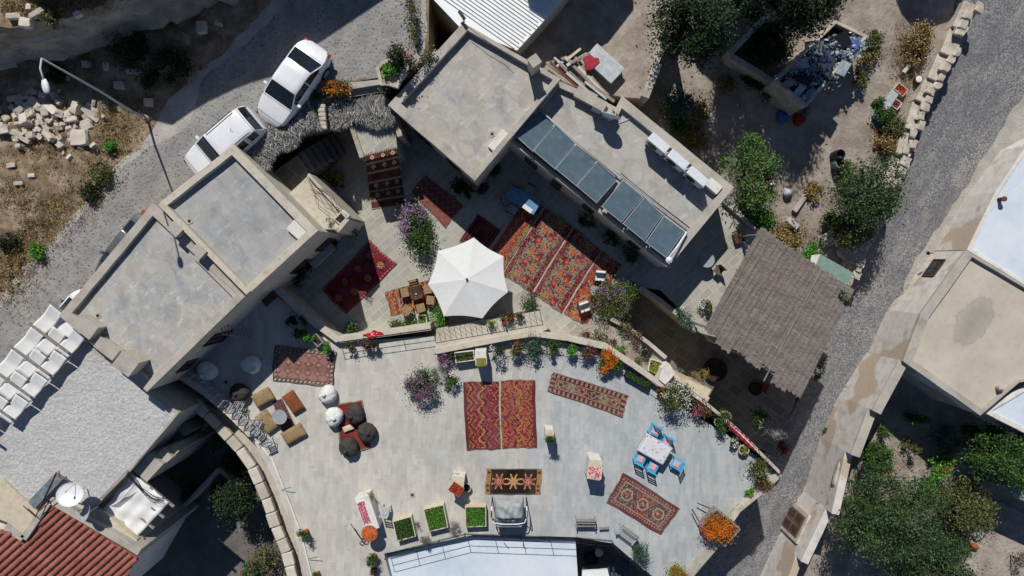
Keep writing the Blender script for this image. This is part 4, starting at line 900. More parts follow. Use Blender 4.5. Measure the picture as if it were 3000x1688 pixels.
o = slab('cream_deck', [(1278,966),(1582,912),(1612,962),(1562,982),(1500,990),(1276,1034)], ZT+.32, -8, M['plaster_cream'], kind=None); tag(o, 'sunlit cream strip of deck striped by railing shadows beneath the parasol', 'deck')
o = slab('raised_bed', [(1640,1000),(1700,955),(1760,948),(1842,966),(1951,1052),(1934,1122),(1850,1066),(1774,1016)], -2.6, -8, M['garden'], kind=None); tag(o, 'raised sandy planting bed between two walls above the patio', 'planting bed')
wall_line('parapet_wall', 'pale weathered wall on the patio side of the raised planting bed', [(1790,935),(1842,962),(1900,1005),(1952,1049)], -2.3, -8, .2, M['wallstone'])
wall_line('parapet_wall', 'pale wall separating the dark patio from the round blue table terrace', [(1876,842),(1935,880),(1990,925),(2045,972)], ZC+.3, -8, .22, M['coping'])
wall_line('handrail_wall', 'narrow stone wall along the right edge of the terrace beside the red drape', [(1978,1118),(2078,1190),(2150,1250),(2222,1322),(2286,1386)], ZT+.55, -8, .16, M['wallstone'])
wall_line('parapet_wall', 'weathered stone parapet on the alley corner of the terrace', [(2286,1388),(2250,1424),(2162,1496),(2104,1584)], ZT+.35, -8, .3, M['wallstone'])
wall_line('parapet_wall', 'broad flat parapet towards the lower tip of the terrace', [(2104,1584),(2020,1682),(1990,1720)], ZT+.12, -8, .5, M['coping'])
o = slab('stone_block', [(1940,1080),(1962,1066),(1978,1095),(1950,1128),(1930,1112)], ZT+.6, -8, M['plaster_white'], kind=None); tag(o, 'white rendered block at the end of the raised planting bed', 'block')
for i, (q, z) in enumerate((([(1975,1095),(2080,1165),(2062,1195),(1955,1130)], ZT+.2), ([(2010,1110),(2084,1142),(2064,1180),(1990,1140)], ZT-.6))):
    o = slab('stone_step', q, z, -8, M['stonebeige'], kind=None); tag(o, ['broad upper sandstone slab', 'lower sandstone slab'][i]+' where the steps leave the terrace for the patio', 'step', 'sandstone steps')
# ledge and blocky coping on the left side of the terrace
o = slab('ledge', [(560,1170),(690,1222),(797,1348),(833,1437),(880,1560),(930,1760),(880,1760),(850,1640),(800,1500),(740,1370),(600,1225)], ZT-.9, -8, M['plaster_grey'], kind=None); tag(o, 'tan rendered ledge running below the left edge of the terrace', 'ledge')
wall_line('kerb', 'thin white kerb along the left edge of the terrace', [(690,1220),(797,1346),(833,1437),(880,1560),(925,1740)], ZT+.10, -8, .09, M['plaster_white'])
wall_line('parapet_wall', 'smooth cream wall behind the row of folded chairs', [(500,1085),(600,1150),(672,1212),(735,1275)], ZT+.35, -8, .34, M['plaster_cream'])
cp = thing('stone_coping', 'curved coping of rough grey stone blocks above the dark lower yard', 'coping', tuple(P(760,1400,-8)))
path = resample(PP([(566,1178),(640,1252),(700,1318),(738,1372),(778,1462),(806,1545),(838,1620),(868,1740)], ZT-.25), .62, 0, False)
for i in range(len(path)-1):
    a, b2 = path[i], path[i+1]; d = (b2-a); g_ = d.normalized()*.02; w = .52+R_.uniform(-.05,.05)
    child_box(cp, 'coping_stone', a+g_, b2-g_, ZT-.55, ZT-.25+R_.uniform(-.03,.03), w, M['limestone'], bevel=.05)
child = wall_line('retaining_wall', 'wall carrying the curved stone coping over the lower yard', [(566,1178),(640,1252),(700,1318),(738,1372),(778,1462),(806,1545),(838,1620),(868,1740)], ZT-.6, -8, .36, M['plaster_grey'])
def railing(label, pl, z, h=.8, sp=1.1, rails=(1.0,.55), mat='dark_metal', r=.014, bal=None, diag=False, name='railing'):
    v = PP(pl, z); c = sum(v, Vector())/len(v); t = thing(name, label, 'railing', (c.x, c.y, z))
    for f in rails: MB().tube([p+Vector((0,0,h*f)) for p in v], r, 6).build('rail', M[mat], t, world=1)
    pm = None
    for p in resample(v, sp, 0, False):
        if pm is None:
            pm = MB().tube([(0,0,0),(0,0,h)], r*1.15, 6).build('post', M[mat], t); me = pm.data; pm.location = p-t.location
        else:
            o = bpy.data.objects.new('post', me); C.objects.link(o); o.parent = t; o.location = p-t.location
    if bal:
        me = None; pts = resample(v, bal, 0, False)
        for k in range(len(pts)-1):
            a = pts[k]; top = a+Vector((0,0,h)); m = MB().tube([a, top], r*.75, 5); m.build('baluster', M[mat], t, world=1)
            if diag: MB().tube([a+Vector((0,0,h*.1)), pts[min(k+2,len(pts)-1)]+Vector((0,0,h*.85))], r*.5, 5).build('cross_bar', M[mat], t, world=1)
    return t
railing('thin black two bar railing above the cream parapet near the flag', [(992,1001),(1264,962)], ZT+.36, .62, 1.2, (1,.5))
railing('black railing with upright and slanted bars beside the parasol', [(1266,960),(1420,933),(1580,906)], ZT+.32, .80, 2.2, (1,.02), bal=.26, diag=True)
railing('long black railing behind the potted plants on the upper terrace edge', [(1276,1036),(1500,993),(1563,985),(1664,998),(1772,1024),(1850,1076),(1932,1132)], ZT+.5, .42, 1.5, (1,))
railing('black railing on the terrace edge above the pale blue roof', [(1135,1620),(1362,1562),(1690,1573),(1792,1582)], ZT, .8, 1.25, (1,.55,.1))
railing('thin railing on the diagonal lower edge next to the iron bench', [(1797,1590),(1900,1680),(1985,1745)], ZT, .75, .8, (1,.6,.25))
railing('black handrail on the stone wall by the red drape', [(1982,1114),(2080,1184),(2150,1244),(2222,1316),(2284,1378)], ZT+.55, .32, 1.2, (1,))
# small wall rods on the left edge
for (x, y, l) in ((842,1432,'upper thin black rod sticking out over the left terrace edge'), (922,1635,'lower thin black rod sticking out over the left terrace edge')):
    a = P(x-18,y+3,ZT+.1); b2 = P(x+10,y-4,ZT+.45); o = MB().tube([a,b2], .015, 6).build('rod', M['dark_metal']); tag(o, l, 'rod', 'thin rods on the terrace edge')
# pale blue roof at the bottom
t = building('roof_terrace', 'flat pale blue painted roof below the lower terrace railing', 'roof', [(1132,1628),(1362,1572),(1686,1582),(1700,1800),(1160,1800)], ZT-.45, -8, .1, 0, M['plaster_white'], M['blueroof'], M['coping'])
wall_line('edge_beam', 'dark edge beam on the left side of the pale blue roof', [(1128,1630),(1150,1800)], ZT-.30, -8, .16, M['wallstone'])
o = slab('canopy_roof', [(1706,1674),(1780,1668),(1800,1760),(1700,1760)], -3.6, -3.75, M['sheetwhite'], kind=None); tag(o, 'small white sheet canopy at the bottom edge beside the pale blue roof', 'canopy')
for i in range(4):
    a = P(1782+i*13+(i>1)*22,1645,-4.6); b2 = P(1790+i*14+(i>1)*24,1745,-4.8); o = MB().tube([a,b2], .07, 8).build('blue_pipe', M['dark_blue_metal']); tag(o, ['first','second','third','fourth'][i]+' from the left of the dark blue pipes in the deep light well', 'pipe', 'blue pipes in the light well')
pd = thing('fire_grate', 'dark square grate standing in the deep light well', 'grate', tuple(P(1731,1632,-5.2)), .05); MB().box((0,0,.2),(.7,.55,.4)).build('box', M['dark_metal'], pd, bevel=.03)
pd = thing('round_stool', 'pale round stool in the deep light well', 'stool', tuple(P(1752,1610,-5.2))); MB().lathe([(.18,0),(.2,.4),(.22,.44),(.0,.46)], n=18).build('seat', M['pot_cream'], pd)
# steps : street entrance, rug steps, left stair, right patio stair
for i, (q, z) in enumerate((([(1020,240),(1122,226),(1124,246),(1022,262)], .12), ([(1022,263),(1124,247),(1127,268),(1024,285)], -.15), ([(1024,286),(1127,269),(1130,300),(1026,318)], -.5))):
    o = slab('stone_step', q, z, -2.5, M['coping'], kind=None); tag(o, ['top','middle','lowest'][i]+' of the three pale entrance steps between the flower beds', 'step', 'entrance steps')
o = slab('landing', [(1026,300),(1150,296),(1162,420),(1166,446),(1062,470),(1040,380)], -.5, -3.5, M['court'], kind=None); tag(o, 'paved entrance landing at the head of the hanging runner', 'landing')
for i in range(4):
    f = i/4; z = -1.5-(i+1)*.445; y0 = 448+i*25; 
    o = slab('stair_step', [(1062+i*4,y0+18),(1162+i*4,y0-4),(1168+i*4,y0+18),(1068+i*4,y0+42)], z, -3.4, M['court'], kind=None); tag(o, ['first','second','third','fourth'][i]+' step down beneath the hanging runner', 'step', 'steps beneath the runner')
for i in range(6):
    z = -1.2-i*.33; x0 = 870+i*17; y0 = 462-i*10
    o = slab('stair_step', [(x0,y0-8),(x0+17,y0-20),(x0+52,y0+34),(x0+34,y0+46)], z, -3.4, M['lowpave'], kind=None); tag(o, ['first','second','third','fourth','fifth','sixth'][i]+' step from the left in the shaded stair below the brushwood', 'step', 'shaded stair steps')
o = slab('landing', [(800,505),(872,455),(905,502),(870,560),(842,568)], -1.0, -3.4, M['lowpave'], kind=None); tag(o, 'dark shaded landing at the foot of the brushwood fence by the house', 'landing')
wall_line('entrance_wall', 'rough stone wall carrying the brushwood along the street', [(745,452),(800,408),(862,366),(930,338),(960,330)], -.35, -3.4, .5, M['rock'])
wall_line('entrance_wall', 'rough stone side wall left of the entrance landing', [(1030,372),(1046,420),(1060,462)], -.3, -3.4, .22, M['rock'])
wall_line('entrance_wall', 'stone wall between the entrance landing and the blotchy roof', [(1150,330),(1172,400)], -.42, -3.4, .25, M['rock'])
for i in range(5):
    z = ZC-.1-(i)*.32; x0 = 2030+i*13; y0 = 924+i*17
    o = slab('stair_step', [(x0,y0),(x0+38,y0-30),(x0+50,y0-14),(x0+12,y0+16)], z, -6.2, M['coping'], kind=None); tag(o, ['top','second','third','fourth','lowest'][i]+' of the pale steps going down beside the reed roof', 'step', 'steps beside the reed roof')
# brushwood
def brush(label, pl, w, n, z, tz=.25):
    v = PP(pl, z); c = sum(v, Vector())/len(v); t = thing('brushwood', label, 'brushwood', (c.x,c.y,z-.3))
    pts = resample(v, .1, 0, False); k = len(pts); idx = NR.integers(0, k-1, n); P0 = np.array([list(p) for p in pts]); d = P0[np.minimum(idx+1,k-1)]-P0[idx]; d /= np.linalg.norm(d,axis=1)[:,None]+1e-9
    nn = np.stack([-d[:,1], d[:,0], np.zeros(n)], axis=1); off = NR.uniform(-w,w,n)*(1+.25*np.sin(idx*.35))
    cen_ = P0[idx]+nn*off[:,None]+np.stack([np.zeros(n),np.zeros(n),NR.uniform(-tz,tz,n)*(1-np.abs(off)/w*.5)],axis=1)-np.array([c.x,c.y,z-.3])
    ax = nn+d*NR.normal(size=(n,1))*.35
    leaves('twigs', cen_, .42, M['twig'], t, aspect=.10, up=1.6, axis=ax, jit=.45)
    mt = MB(); vv_ = resample(v, .25, 0, False); L_ = []
    for i, p in enumerate(vv_):
        d_ = (vv_[min(i+1,len(vv_)-1)]-vv_[max(i-1,0)]).normalized(); n_ = Vector((-d_.y,d_.x,0)); o_ = Vector((c.x,c.y,z-.3)); a_ = w*(.88+R_.uniform(-.06,.06)); L_ += [p+n_*a_-o_+Vector((0,0,-.06)), p-o_+Vector((0,0,.04)), p-n_*a_-o_+Vector((0,0,-.06))]
    mt.add(L_, [(3*i+k, 3*i+k+1, 3*i+4+k, 3*i+3+k) for i in range(len(vv_)-1) for k in (0,1)]); mt.build('mat', M['brushmat'], t)
    m = MB(); m.tube([p-Vector((c.x,c.y,z-.3))+Vector((0,0,-.25)) for p in v], .05, 6); m.build('support_pole', M['bark'], t); return t
brush('grey brushwood roof over the left wall beside the parked cars', [(720,492),(772,440),(812,402),(862,366),(925,335)], .62, 12000, .35)
brush('grey brushwood roof over the entrance landing', [(958,332),(1010,330),(1080,327),(1160,335)], .56, 10000, -.25)
ws = thing('stone_divider', 'line of white stones dividing the two pieces of brushwood', 'wall', tuple(P(944,342,-.2)))
for i, (x, y) in enumerate(((944,312),(943,324),(945,337),(946,350),(947,363),(948,374))):
    p = P(x,y,.2)-ws.location; MB().box(p, (.34,.2,.25), R_.uniform(-.2,.2)).build('stone', M['wallstone'], ws, bevel=.05)
# reed pergola
fz = -.3
fp = [P(*q, fz) for q in ((2228,668),(2499,853),(2343,1166),(2062,966))]
t = thing('reed_pergola', 'large grey brown reed mat roof of the pergola beside the alley', 'pergola', (sum(p.x for p in fp)/4, sum(p.y for p in fp)/4, ZC))
nS = 7
off0 = [0,.0,.0,0,0,0,0]; off1 = [-.02,.22,-.10,.04,-.28,.18,.02]
for i in range(nS):
    a = fp[0].lerp(fp[1], i/nS-.006*(i > 0)); b2 = fp[0].lerp(fp[1], (i+1)/nS+.004); d = fp[3].lerp(fp[2], i/nS-.006*(i > 0)); c = fp[3].lerp(fp[2], (i+1)/nS+.004)
    L = (d-a).normalized(); q = [a-L*R_.uniform(-.05,.12), b2-L*R_.uniform(-.05,.12), c+L*off1[i], d+L*off1[i]]
    zo = .014*(i % 2)+.003*i
    # edge made ragged
    nx, ny = 10, 40; vs = []; 
    for j in range(ny+1):
        for k in range(nx+1):
            p = (q[0].lerp(q[1], k/nx)).lerp(q[3].lerp(q[2], k/nx), j/ny); rag = R_.uniform(-.06,.06) if j in (0,ny) else 0
            vs.append(Vector((p.x,p.y,fz+zo+.02*math.sin(j*.9+i)+.012*math.sin(k*2.1+j*.35)))+L*rag)
    fs = [(j*(nx+1)+k, j*(nx+1)+k+1, (j+1)*(nx+1)+k+1, (j+1)*(nx+1)+k) for j in range(ny) for k in range(nx)]
    m = MB().add(vs, fs); o = m.build('reed_mat', M['reed'], t, world=1); s_ = o.modifiers.new('sol', 'SOLIDIFY'); s_.thickness = .02; s_.offset = -1
for i in range(13):
    a = fp[0].lerp(fp[1], (i+.5)/13); d = fp[3].lerp(fp[2], (i+.5)/13); ex = (d-a).normalized()*(R_.uniform(-.1,.1)+(.42 if i == 8 else 0))
    MB().tube([a+Vector((0,0,.06)), (a+d)/2+Vector((R_.uniform(-.05,.05),0,.07)), d+ex+Vector((0,0,.06))], .012 if i != 8 else .03, 5).build('batten', M['wood_grey'], t, world=1)
for i in range(6):
    a = fp[0].lerp(fp[3], (i+.2)/5.4); d = fp[1].lerp(fp[2], (i+.2)/5.4); MB().tube([a+Vector((0,0,-.12)), d+Vector((0,0,-.12))], .05, 8).build('beam', M['wood_grey'], t, world=1)
for f, g_ in ((.04,.04),(.96,.04),(.04,.96),(.96,.96),(.5,.04),(.5,.96)):
    p = fp[0].lerp(fp[1], f).lerp(fp[3].lerp(fp[2], f), g_); MB().tube([Vector((p.x,p.y,-6 if g_ > .5 or f > .9 else ZC)), Vector((p.x,p.y,fz-.1))], .06, 8).build('post', M['wood_grey'], t, world=1)
o = slab('sheet_canopy', [(2405,745),(2500,800),(2478,840),(2470,835),(2390,780)], -1.0, -1.06, M['green_sheet'], kind=None); tag(o, 'small grey green sheet roof touching the upper side of the reed pergola', 'canopy')
o = slab('sheet_canopy', [(2378,748),(2405,745),(2395,782),(2375,765)], -1.1, -1.15, M['plaster_white'], kind=None); tag(o, 'narrow pale sheet beside the grey green sheet roof', 'canopy')
# shade sails
t = thing('shade_sail_frame', 'timber frame carrying pale fabric shade sails over the street', 'shade structure', tuple(P(110,1030,ZS(110,1030))))
tz = .88
base = P(180,860,tz); e1 = (P(8,1055,tz)-P(150,890,tz)); L1 = 4.15; e1 = e1.normalized(); e2 = Vector((-e1.y, e1.x, 0)); 
if P(210,960,tz).x < (P(150,890,tz)+e2).x: pass
corner = P(148,888,tz)
for r in range(3):
    row0 = corner+e2*(.69*r)+e1*(.12*r)
    for k in range(5 if r < 2 else 4):
        a = row0+e1*(k*1.36+.05+(.62*(r % 2))); vs = []; nx, ny = 8, 10
        for j in range(ny+1):
            for i in range(nx+1):
                u, v_ = i/nx, j/ny; sag = -.15*(1-abs(2*v_-1))-.02*math.sin(u*math.pi)
                p = a+e1*(v_*1.30)+e2*(u*.66+.02)+Vector((0,0,sag+.03*r-.14*(r+u))); vs.append(p)
        fs = [(j*(nx+1)+i, j*(nx+1)+i+1, (j+1)*(nx+1)+i+1, (j+1)*(nx+1)+i) for j in range(ny) for i in range(nx)]
        o = MB().add(vs, fs).build('fabric_panel', M['white_cloth'], t, world=1, smooth=True); s_ = o.modifiers.new('sol','SOLIDIFY'); s_.thickness = .012
for k in range(6):
    a = corner+e1*(k*1.36-.02)-e2*.06+Vector((0,0,-.14)); MB().box(((a+e2*.98).x,(a+e2*.98).y,a.z), (2.1,.09,.09), rot=Matrix.Rotation(math.atan2(e2.y,e2.x),3,'Z') @ Matrix.Rotation(.15,3,'Y')).build('beam', M['wood_grey'], t, world=1)
for k in (0,2,4):
    a = corner+e1*(k*1.5)-e2*.05; MB().box((a.x,a.y,-.75),(.12,.12,1.9)).build('post', M['wood_grey'], t, world=1)
wall_line('low_wall', 'low rendered wall end below the shade sails on the gravel roof', [(-60,1110),(45,1180),(100,1120),(228,992)], .22, -3, .2, M['wallstone'])
# white tarp roof lower-left
t = thing('tarp_canopy', 'white tarpaulin canopy with black wires beside the satellite dishes', 'canopy', tuple(P(400,1490,-6)))
q = [P(298,1500,-.5),P(385,1385,-.45),P(496,1472,-.55),P(398,1578,-.6)]; nx = ny = 16; vs = []
for j in range(ny+1):
    for i in range(nx+1):
        p = q[0].lerp(q[1], i/nx).lerp(q[3].lerp(q[2], i/nx), j/ny); vs.append(p+Vector((0,0,.05*math.sin(i*.9)*math.sin(j*.5+1)+.03*math.sin(j*1.3))))
fs = [(j*(nx+1)+i, j*(nx+1)+i+1, (j+1)*(nx+1)+i+1, (j+1)*(nx+1)+i) for j in range(ny) for i in range(nx)]
o = MB().add(vs, fs).build('tarp', M['white_cloth'], t, world=1, smooth=True); s_ = o.modifiers.new('sol','SOLIDIFY'); s_.thickness = .015
for k in range(4):
    a = q[3].lerp(q[2], .08+k*.3)+Vector((0,0,-.1)); b2 = q[0].lerp(q[1], .08+k*.3)+Vector((0,0,-.1)); MB().box(((a+b2)/2)+(a-b2).normalized()*.12, ((a-b2).length+.35,.1,.1), math.atan2((a-b2).y,(a-b2).x)).build('beam', M['wood_grey'], t, world=1)
for k in range(3):
    a = q[0].lerp(q[3], .1+k*.4); MB().tube([Vector((a.x,a.y,-6)), Vector((a.x,a.y,-.6))], .05, 6).build('post', M['wood_grey'], t, world=1)
wr = thing('wire_bundle', 'loose black wires looping over the white tarpaulin', 'wires', tuple(P(380,1440,-1)))
for k in range(7):
    pts = [P(290+4*k,1462,.15), P(325+8*k,1428-2*k,.3-.02*k), P(372,1376+3*k,.1), P(395+k*8,1410+10*k,-.25), P(430+8*k,1450+5*k-10*(k%2),-.42), P(480,1475-5*k,-.46)]
    MB().tube(pts, .010, 5).build('wire', M['dark_metal'], wr, world=1)
# rusty ladder frame and plank on gravel roof edge
t = thing('rusty_frame', 'rusty angle iron frame lying against the gravel roof near the dishes', 'frame', tuple(P(150,1450,.1)))
for a, b2 in (((165,1384),(222,1420)),((68,1482),(105,1515)),((172,1380),(176,1398)),((165,1384),(105,1510)),((218,1418),(110,1500))):
    MB().tube([P(*a,.35), P(*b2,.35)], .025, 6).build('bar', M['rust'], t, world=1)
o = slab('plank', [(82,1470),(160,1388),(184,1404),(100,1492)], .32, .22, M['scrap_grey'], kind=None); tag(o, 'grey weathered board resting on the rusty frame', 'board')
# lower-left yard stairs and walls
for i, (q, z) in enumerate((([(392,1380),(436,1330),(478,1360),(430,1412)], -.5), ([(452,1338),(478,1314),(506,1340),(480,1362)], -.8), ([(484,1330),(505,1306),(524,1322),(500,1348)], -1.1))):
    o = slab('stone_slab', q, z, -6.5, M['coping'], kind=None); tag(o, ['largest','middle','smallest'][i]+' of the pale stone slabs below the gravel roof', 'slab', 'stone slabs below the gravel roof')
wall_line('yard_wall', 'low grey wall crossing the dark lower yard', [(410,1612),(560,1460),(640,1375),(690,1420)], -4.6, -8, .2, M['coping'])
for i in range(4):
    o = slab('stair_step', [(450+i*22,1322-i*20),(472+i*22,1302-i*20),(496+i*22,1320-i*20),(474+i*22,1340-i*20)], -3.2+i*.35, -6.5, M['lowpave'], kind=None); tag(o, ['lowest','second','third','highest'][i]+' of the shadowed steps in the lower yard', 'step', 'shadowed yard steps')
# street lamp
zb_ = ZS(435,350)
b0 = P(432,346,zb_); t = thing('street_lamp', 'tall grey street lamp post with white lamp head on the rocky verge', 'street lamp', tuple(b0))
tp = P(122,172,7.4)-b0
MB().tube([(0,0,-.2),(0,0,1.2),tp*.5,tp], [.065,.058,.045,.035], 10).build('pole', M['pale_metal'], t, smooth=True); MB().lathe([(.16,-.1),(.16,.12),(.1,.2)], n=14).build('base', M['coping'], t)
hd = P(133,252,7.55)-b0; ar = MB().tube([tp, tp.lerp(hd,.4)+Vector((0,0,.15)), hd], .035, 8).build('arm', M['pale_metal'], t, smooth=True)
an_ = math.atan2((hd-tp).y,(hd-tp).x); m = MB(); m.lathe([(.05,-.36),(.12,-.3),(.17,-.1),(.18,.1),(.14,.3),(.04,.38)], n=16, sy=.55); Rm = Matrix.Rotation(an_,3,'Z') @ Matrix.Rotation(math.pi/2,3,'Y'); m.v = [tuple(Rm @ Vector((v[1]*1,v[0],v[2]))*.72 + hd) for v in m.v]; m.build('lamp_head', M['white_plastic'], t, smooth=True)
# ------------------------------------------------------------------ vehicles
def car(label, px, py, rz, z0, Lc, Wc, paint, kind='sedan', group='cars parked in the left street'):
    p = P(px, py, z0+.7); t = thing('parked_car', label, 'car', (p.x,p.y,z0), rz, group)
    if kind == 'sedan':
        sta = [(-.5,.42,.60,0),(-.485,.58,.74,0),(-.455,.70,.90,0),(-.40,.81,.98,.02),(-.34,.83,1.02,.03),(-.20,.86,1.36,1),(-.12,.87,1.43,1),(.05,.87,1.44,1),(.10,.87,1.38,1),(.24,.85,1.0,.04),(.30,.84,.95,.02),(.40,.78,.84,0),(.45,.69,.76,0),(.483,.54,.66,0),(.5,.34,.55,0)]
    else:
        sta = [(-.5,.70,.85,0),(-.485,.78,1.1,0),(-.46,.82,1.25,.3),(-.41,.84,1.58,1),(-.30,.87,1.64,1),(.02,.88,1.63,1),(.08,.88,1.56,1),(.22,.87,1.10,.04),(.30,.86,1.04,.02),(.41,.81,.95,0),(.46,.72,.86,0),(.487,.58,.74,0),(.5,.44,.62,0)]
    S = 64; xs = np.linspace(-.5,.5,S); ax = np.array([s[0] for s in sta])
    wv = np.interp(xs, ax, [s[1] for s in sta])*(Wc/2)/.87; tv = np.interp(xs, ax, [s[2] for s in sta]); cab = np.interp(xs, ax, [s[3] for s in sta])
    k3 = np.array([.25,.5,.25]); 
    for _ in range(2):
        wv[1:-1] = np.convolve(wv, k3, 'valid'); tv[1:-1] = np.convolve(tv, k3, 'valid')
    beltz = np.minimum(tv-.02, np.interp(xs, [-.5,-.35,.2,.5], [.70,.96,.92,.62]) if kind == 'sedan' else np.interp(xs, [-.5,-.35,.2,.5], [.85,1.05,1.0,.68]))
    rows = []
    for i in range(S):
        w, T, b, x = wv[i], tv[i], beltz[i], xs[i]*Lc; c = (T-b)/(.45 if kind == 'sedan' else .6); c = max(0, min(1, c)); wr = w*(1-.22*c)
        half = [(w*.90,.22),(w*.985,.32),(w,.5),(w*.995,b*.85),(w*.95,b),(w*.93-.0*c,b+(T-b)*.12),((w*.93+wr)/2,b+(T-b)*.5),(wr,b+(T-b)*.86),(wr*.93,b+(T-b)*.96),(wr*.62,T),(wr*.3,T+.012),(0,T+.016)]
        rows.append([(x, -a, z) for a, z in half]+[(x, a, z) for a, z in half[::-1][1:]])
    nv = len(rows[0]); V = [v for r in rows for v in r]; body, ws, rw, sw1, sw2 = [], [], [], [], []
    for i in range(S-1):
        xm = (xs[i]+xs[i+1])/2; cm = (cab[i]+cab[i+1])/2; 
        for j in range(nv-1):
            f = (i*nv+j, (i+1)*nv+j, (i+1)*nv+j+1, i*nv+j+1); jj = j if j < nv//2 else nv-2-j
            roofj = jj >= 8; sidej = jj in (5,6)
            if kind == 'sedan':
                w1 = .085 < xm < .245 and jj >= 8; w2 = -.335 < xm < -.195 and jj >= 8; s_ = sidej and -.27 < xm < .16 and not (-.085 < xm < -.068) 
            else:
                w1 = .07 < xm < .222 and jj >= 8; w2 = -.485 < xm < -.415 and jj >= 8; s_ = sidej and -.40 < xm < .13 and abs(xm+.09) > .008 and abs(xm+.27) > .02
            (ws if w1 else rw if w2 else (sw1 if j < nv//2 else sw2) if s_ else body).append(f)
    def sub(fs, name, mat, push=0):
        if not fs: return
        m = MB(); used = {}; vs = []
        for f in fs:
            for q in f:
                if q not in used: used[q] = len(vs); vs.append(V[q])
        m.add(vs, [tuple(used[q] for q in f) for f in fs]); return m.build(name, mat, t, smooth=True)
    body += [tuple(i*nv for i in range(S))[::-1][:0]] if False else []
    bo = sub(body, 'body', paint); sub(ws, 'windshield', M['dark_glass']); sub(rw, 'rear_window', M['dark_glass']); sub(sw1, 'side_window', M['dark_glass']); sub(sw2, 'side_window', M['dark_glass'])
    MB().box((0,0,.3),(Lc*.82,Wc*.8,.25)).add([rows[0][j] for j in range(nv)], [tuple(range(nv))]).add([rows[-1][j] for j in range(nv)], [tuple(range(nv))]).build('underbody', paint, t)
    for sx in (-.30,.32):
        for sy in (-1,1):
            m = MB().lathe([(.001,-.1),(.2,-.1),(.31,-.09),(.33,0),(.31,.09),(.2,.1),(.001,.1)], n=22, cap=False); m.v = [(v[0]+sx*Lc, v[2]+sy*(Wc/2-.1), v[1]+.32) for v in m.v]; w_ = m.build('wheel', M['rubber'], t, smooth=False)
            m = MB().lathe([(.001,0),(.2,0),(.21,.02),(.001,.03)], n=14, cap=False); m.v = [(v[0]+sx*Lc, sy*(v[2])+sy*(Wc/2+.0), v[1]+.32) for v in m.v]; r_ = m.build('rim', M['pale_metal'], None); r_.parent = w_
    for sy in (-1,1):
        MB().box((Lc*.16,sy*(Wc/2+.06),.98 if kind == 'sedan' else 1.12),(.14,.2,.13)).build('mirror', paint, t, bevel=.04)
        MB().box((Lc*.455,sy*Wc*.31,.64 if kind == 'sedan' else .76),(.16,.3,.1),sy*-.35).build('headlight', M['dark_glass'], t, bevel=.03)
        MB().box((-Lc*.470,sy*Wc*.355,.72 if kind == 'sedan' else .95),(.16,.20,.13),sy*.35).build('tail_light', M['flag_red'], t, bevel=.03)
    def seam(x, js):
        pg = MB(); i = int(round((x+.5)*(S-1))); pg.tube([Vector(rows[i][j])+Vector((0,0,.004))+Vector((0,(-.004 if j < nv//2 else .004),0)) for j in js], .007, 4); pg.build('panel_gap', M['rubber'], t)
    for x in ((.165,-.065,-.245) if kind == 'sedan' else (.15,-.09,-.28)):
        seam(x, range(2,8)); seam(x, range(nv-8,nv-2))
    seam(.262 if kind == 'sedan' else .235, range(6,nv-6)); seam(-.352 if kind == 'sedan' else -.405, range(7,nv-7)); seam(.44, range(6,nv-6))
    MB().box((Lc*.488,0,.42),(.06,Wc*.34,.14)).build('grille', M['rubber'], t, bevel=.02)
    if kind != 'sedan':
        for sy in (-1,1): MB().tube([(-Lc*.36,sy*Wc*.36,1.66),(-Lc*.33,sy*Wc*.36,1.70),(Lc*.0,sy*Wc*.36,1.70),(Lc*.03,sy*Wc*.36,1.66)], .022, 6).build('roof_rail', M['dark_metal'], t)
    a_ = MB().tube([(-Lc*.2,0,1.42 if kind == 'sedan' else 1.63),(-Lc*.24,0,1.56 if kind == 'sedan' else 1.8)], .01, 5).build('antenna', M['dark_metal'], t); return t
car('white saloon car parked beside the entrance flower bed', 858, 246, math.atan2(-212,-150), ZS(860,250)+.02, 4.15, 1.68, M['car_white'])
car('white off-roader half hidden by the corner of the smooth grey roof', 660, 428, math.atan2(-98,-118), ZS(650,420)+.02, 3.9, 1.70, M['car_white'], 'suv')
car('grey car almost hidden behind the edge of the stained roof', 380, 742, math.atan2(-205,-160), ZS(380,742)+.02, 4.1, 1.7, M['car_grey'])
car('white car showing only its end between the stained roof and the shade sails', 197, 968, math.atan2(-205,-165), ZS(197,968)+.02, 4.3, 1.72, M['car_white'])
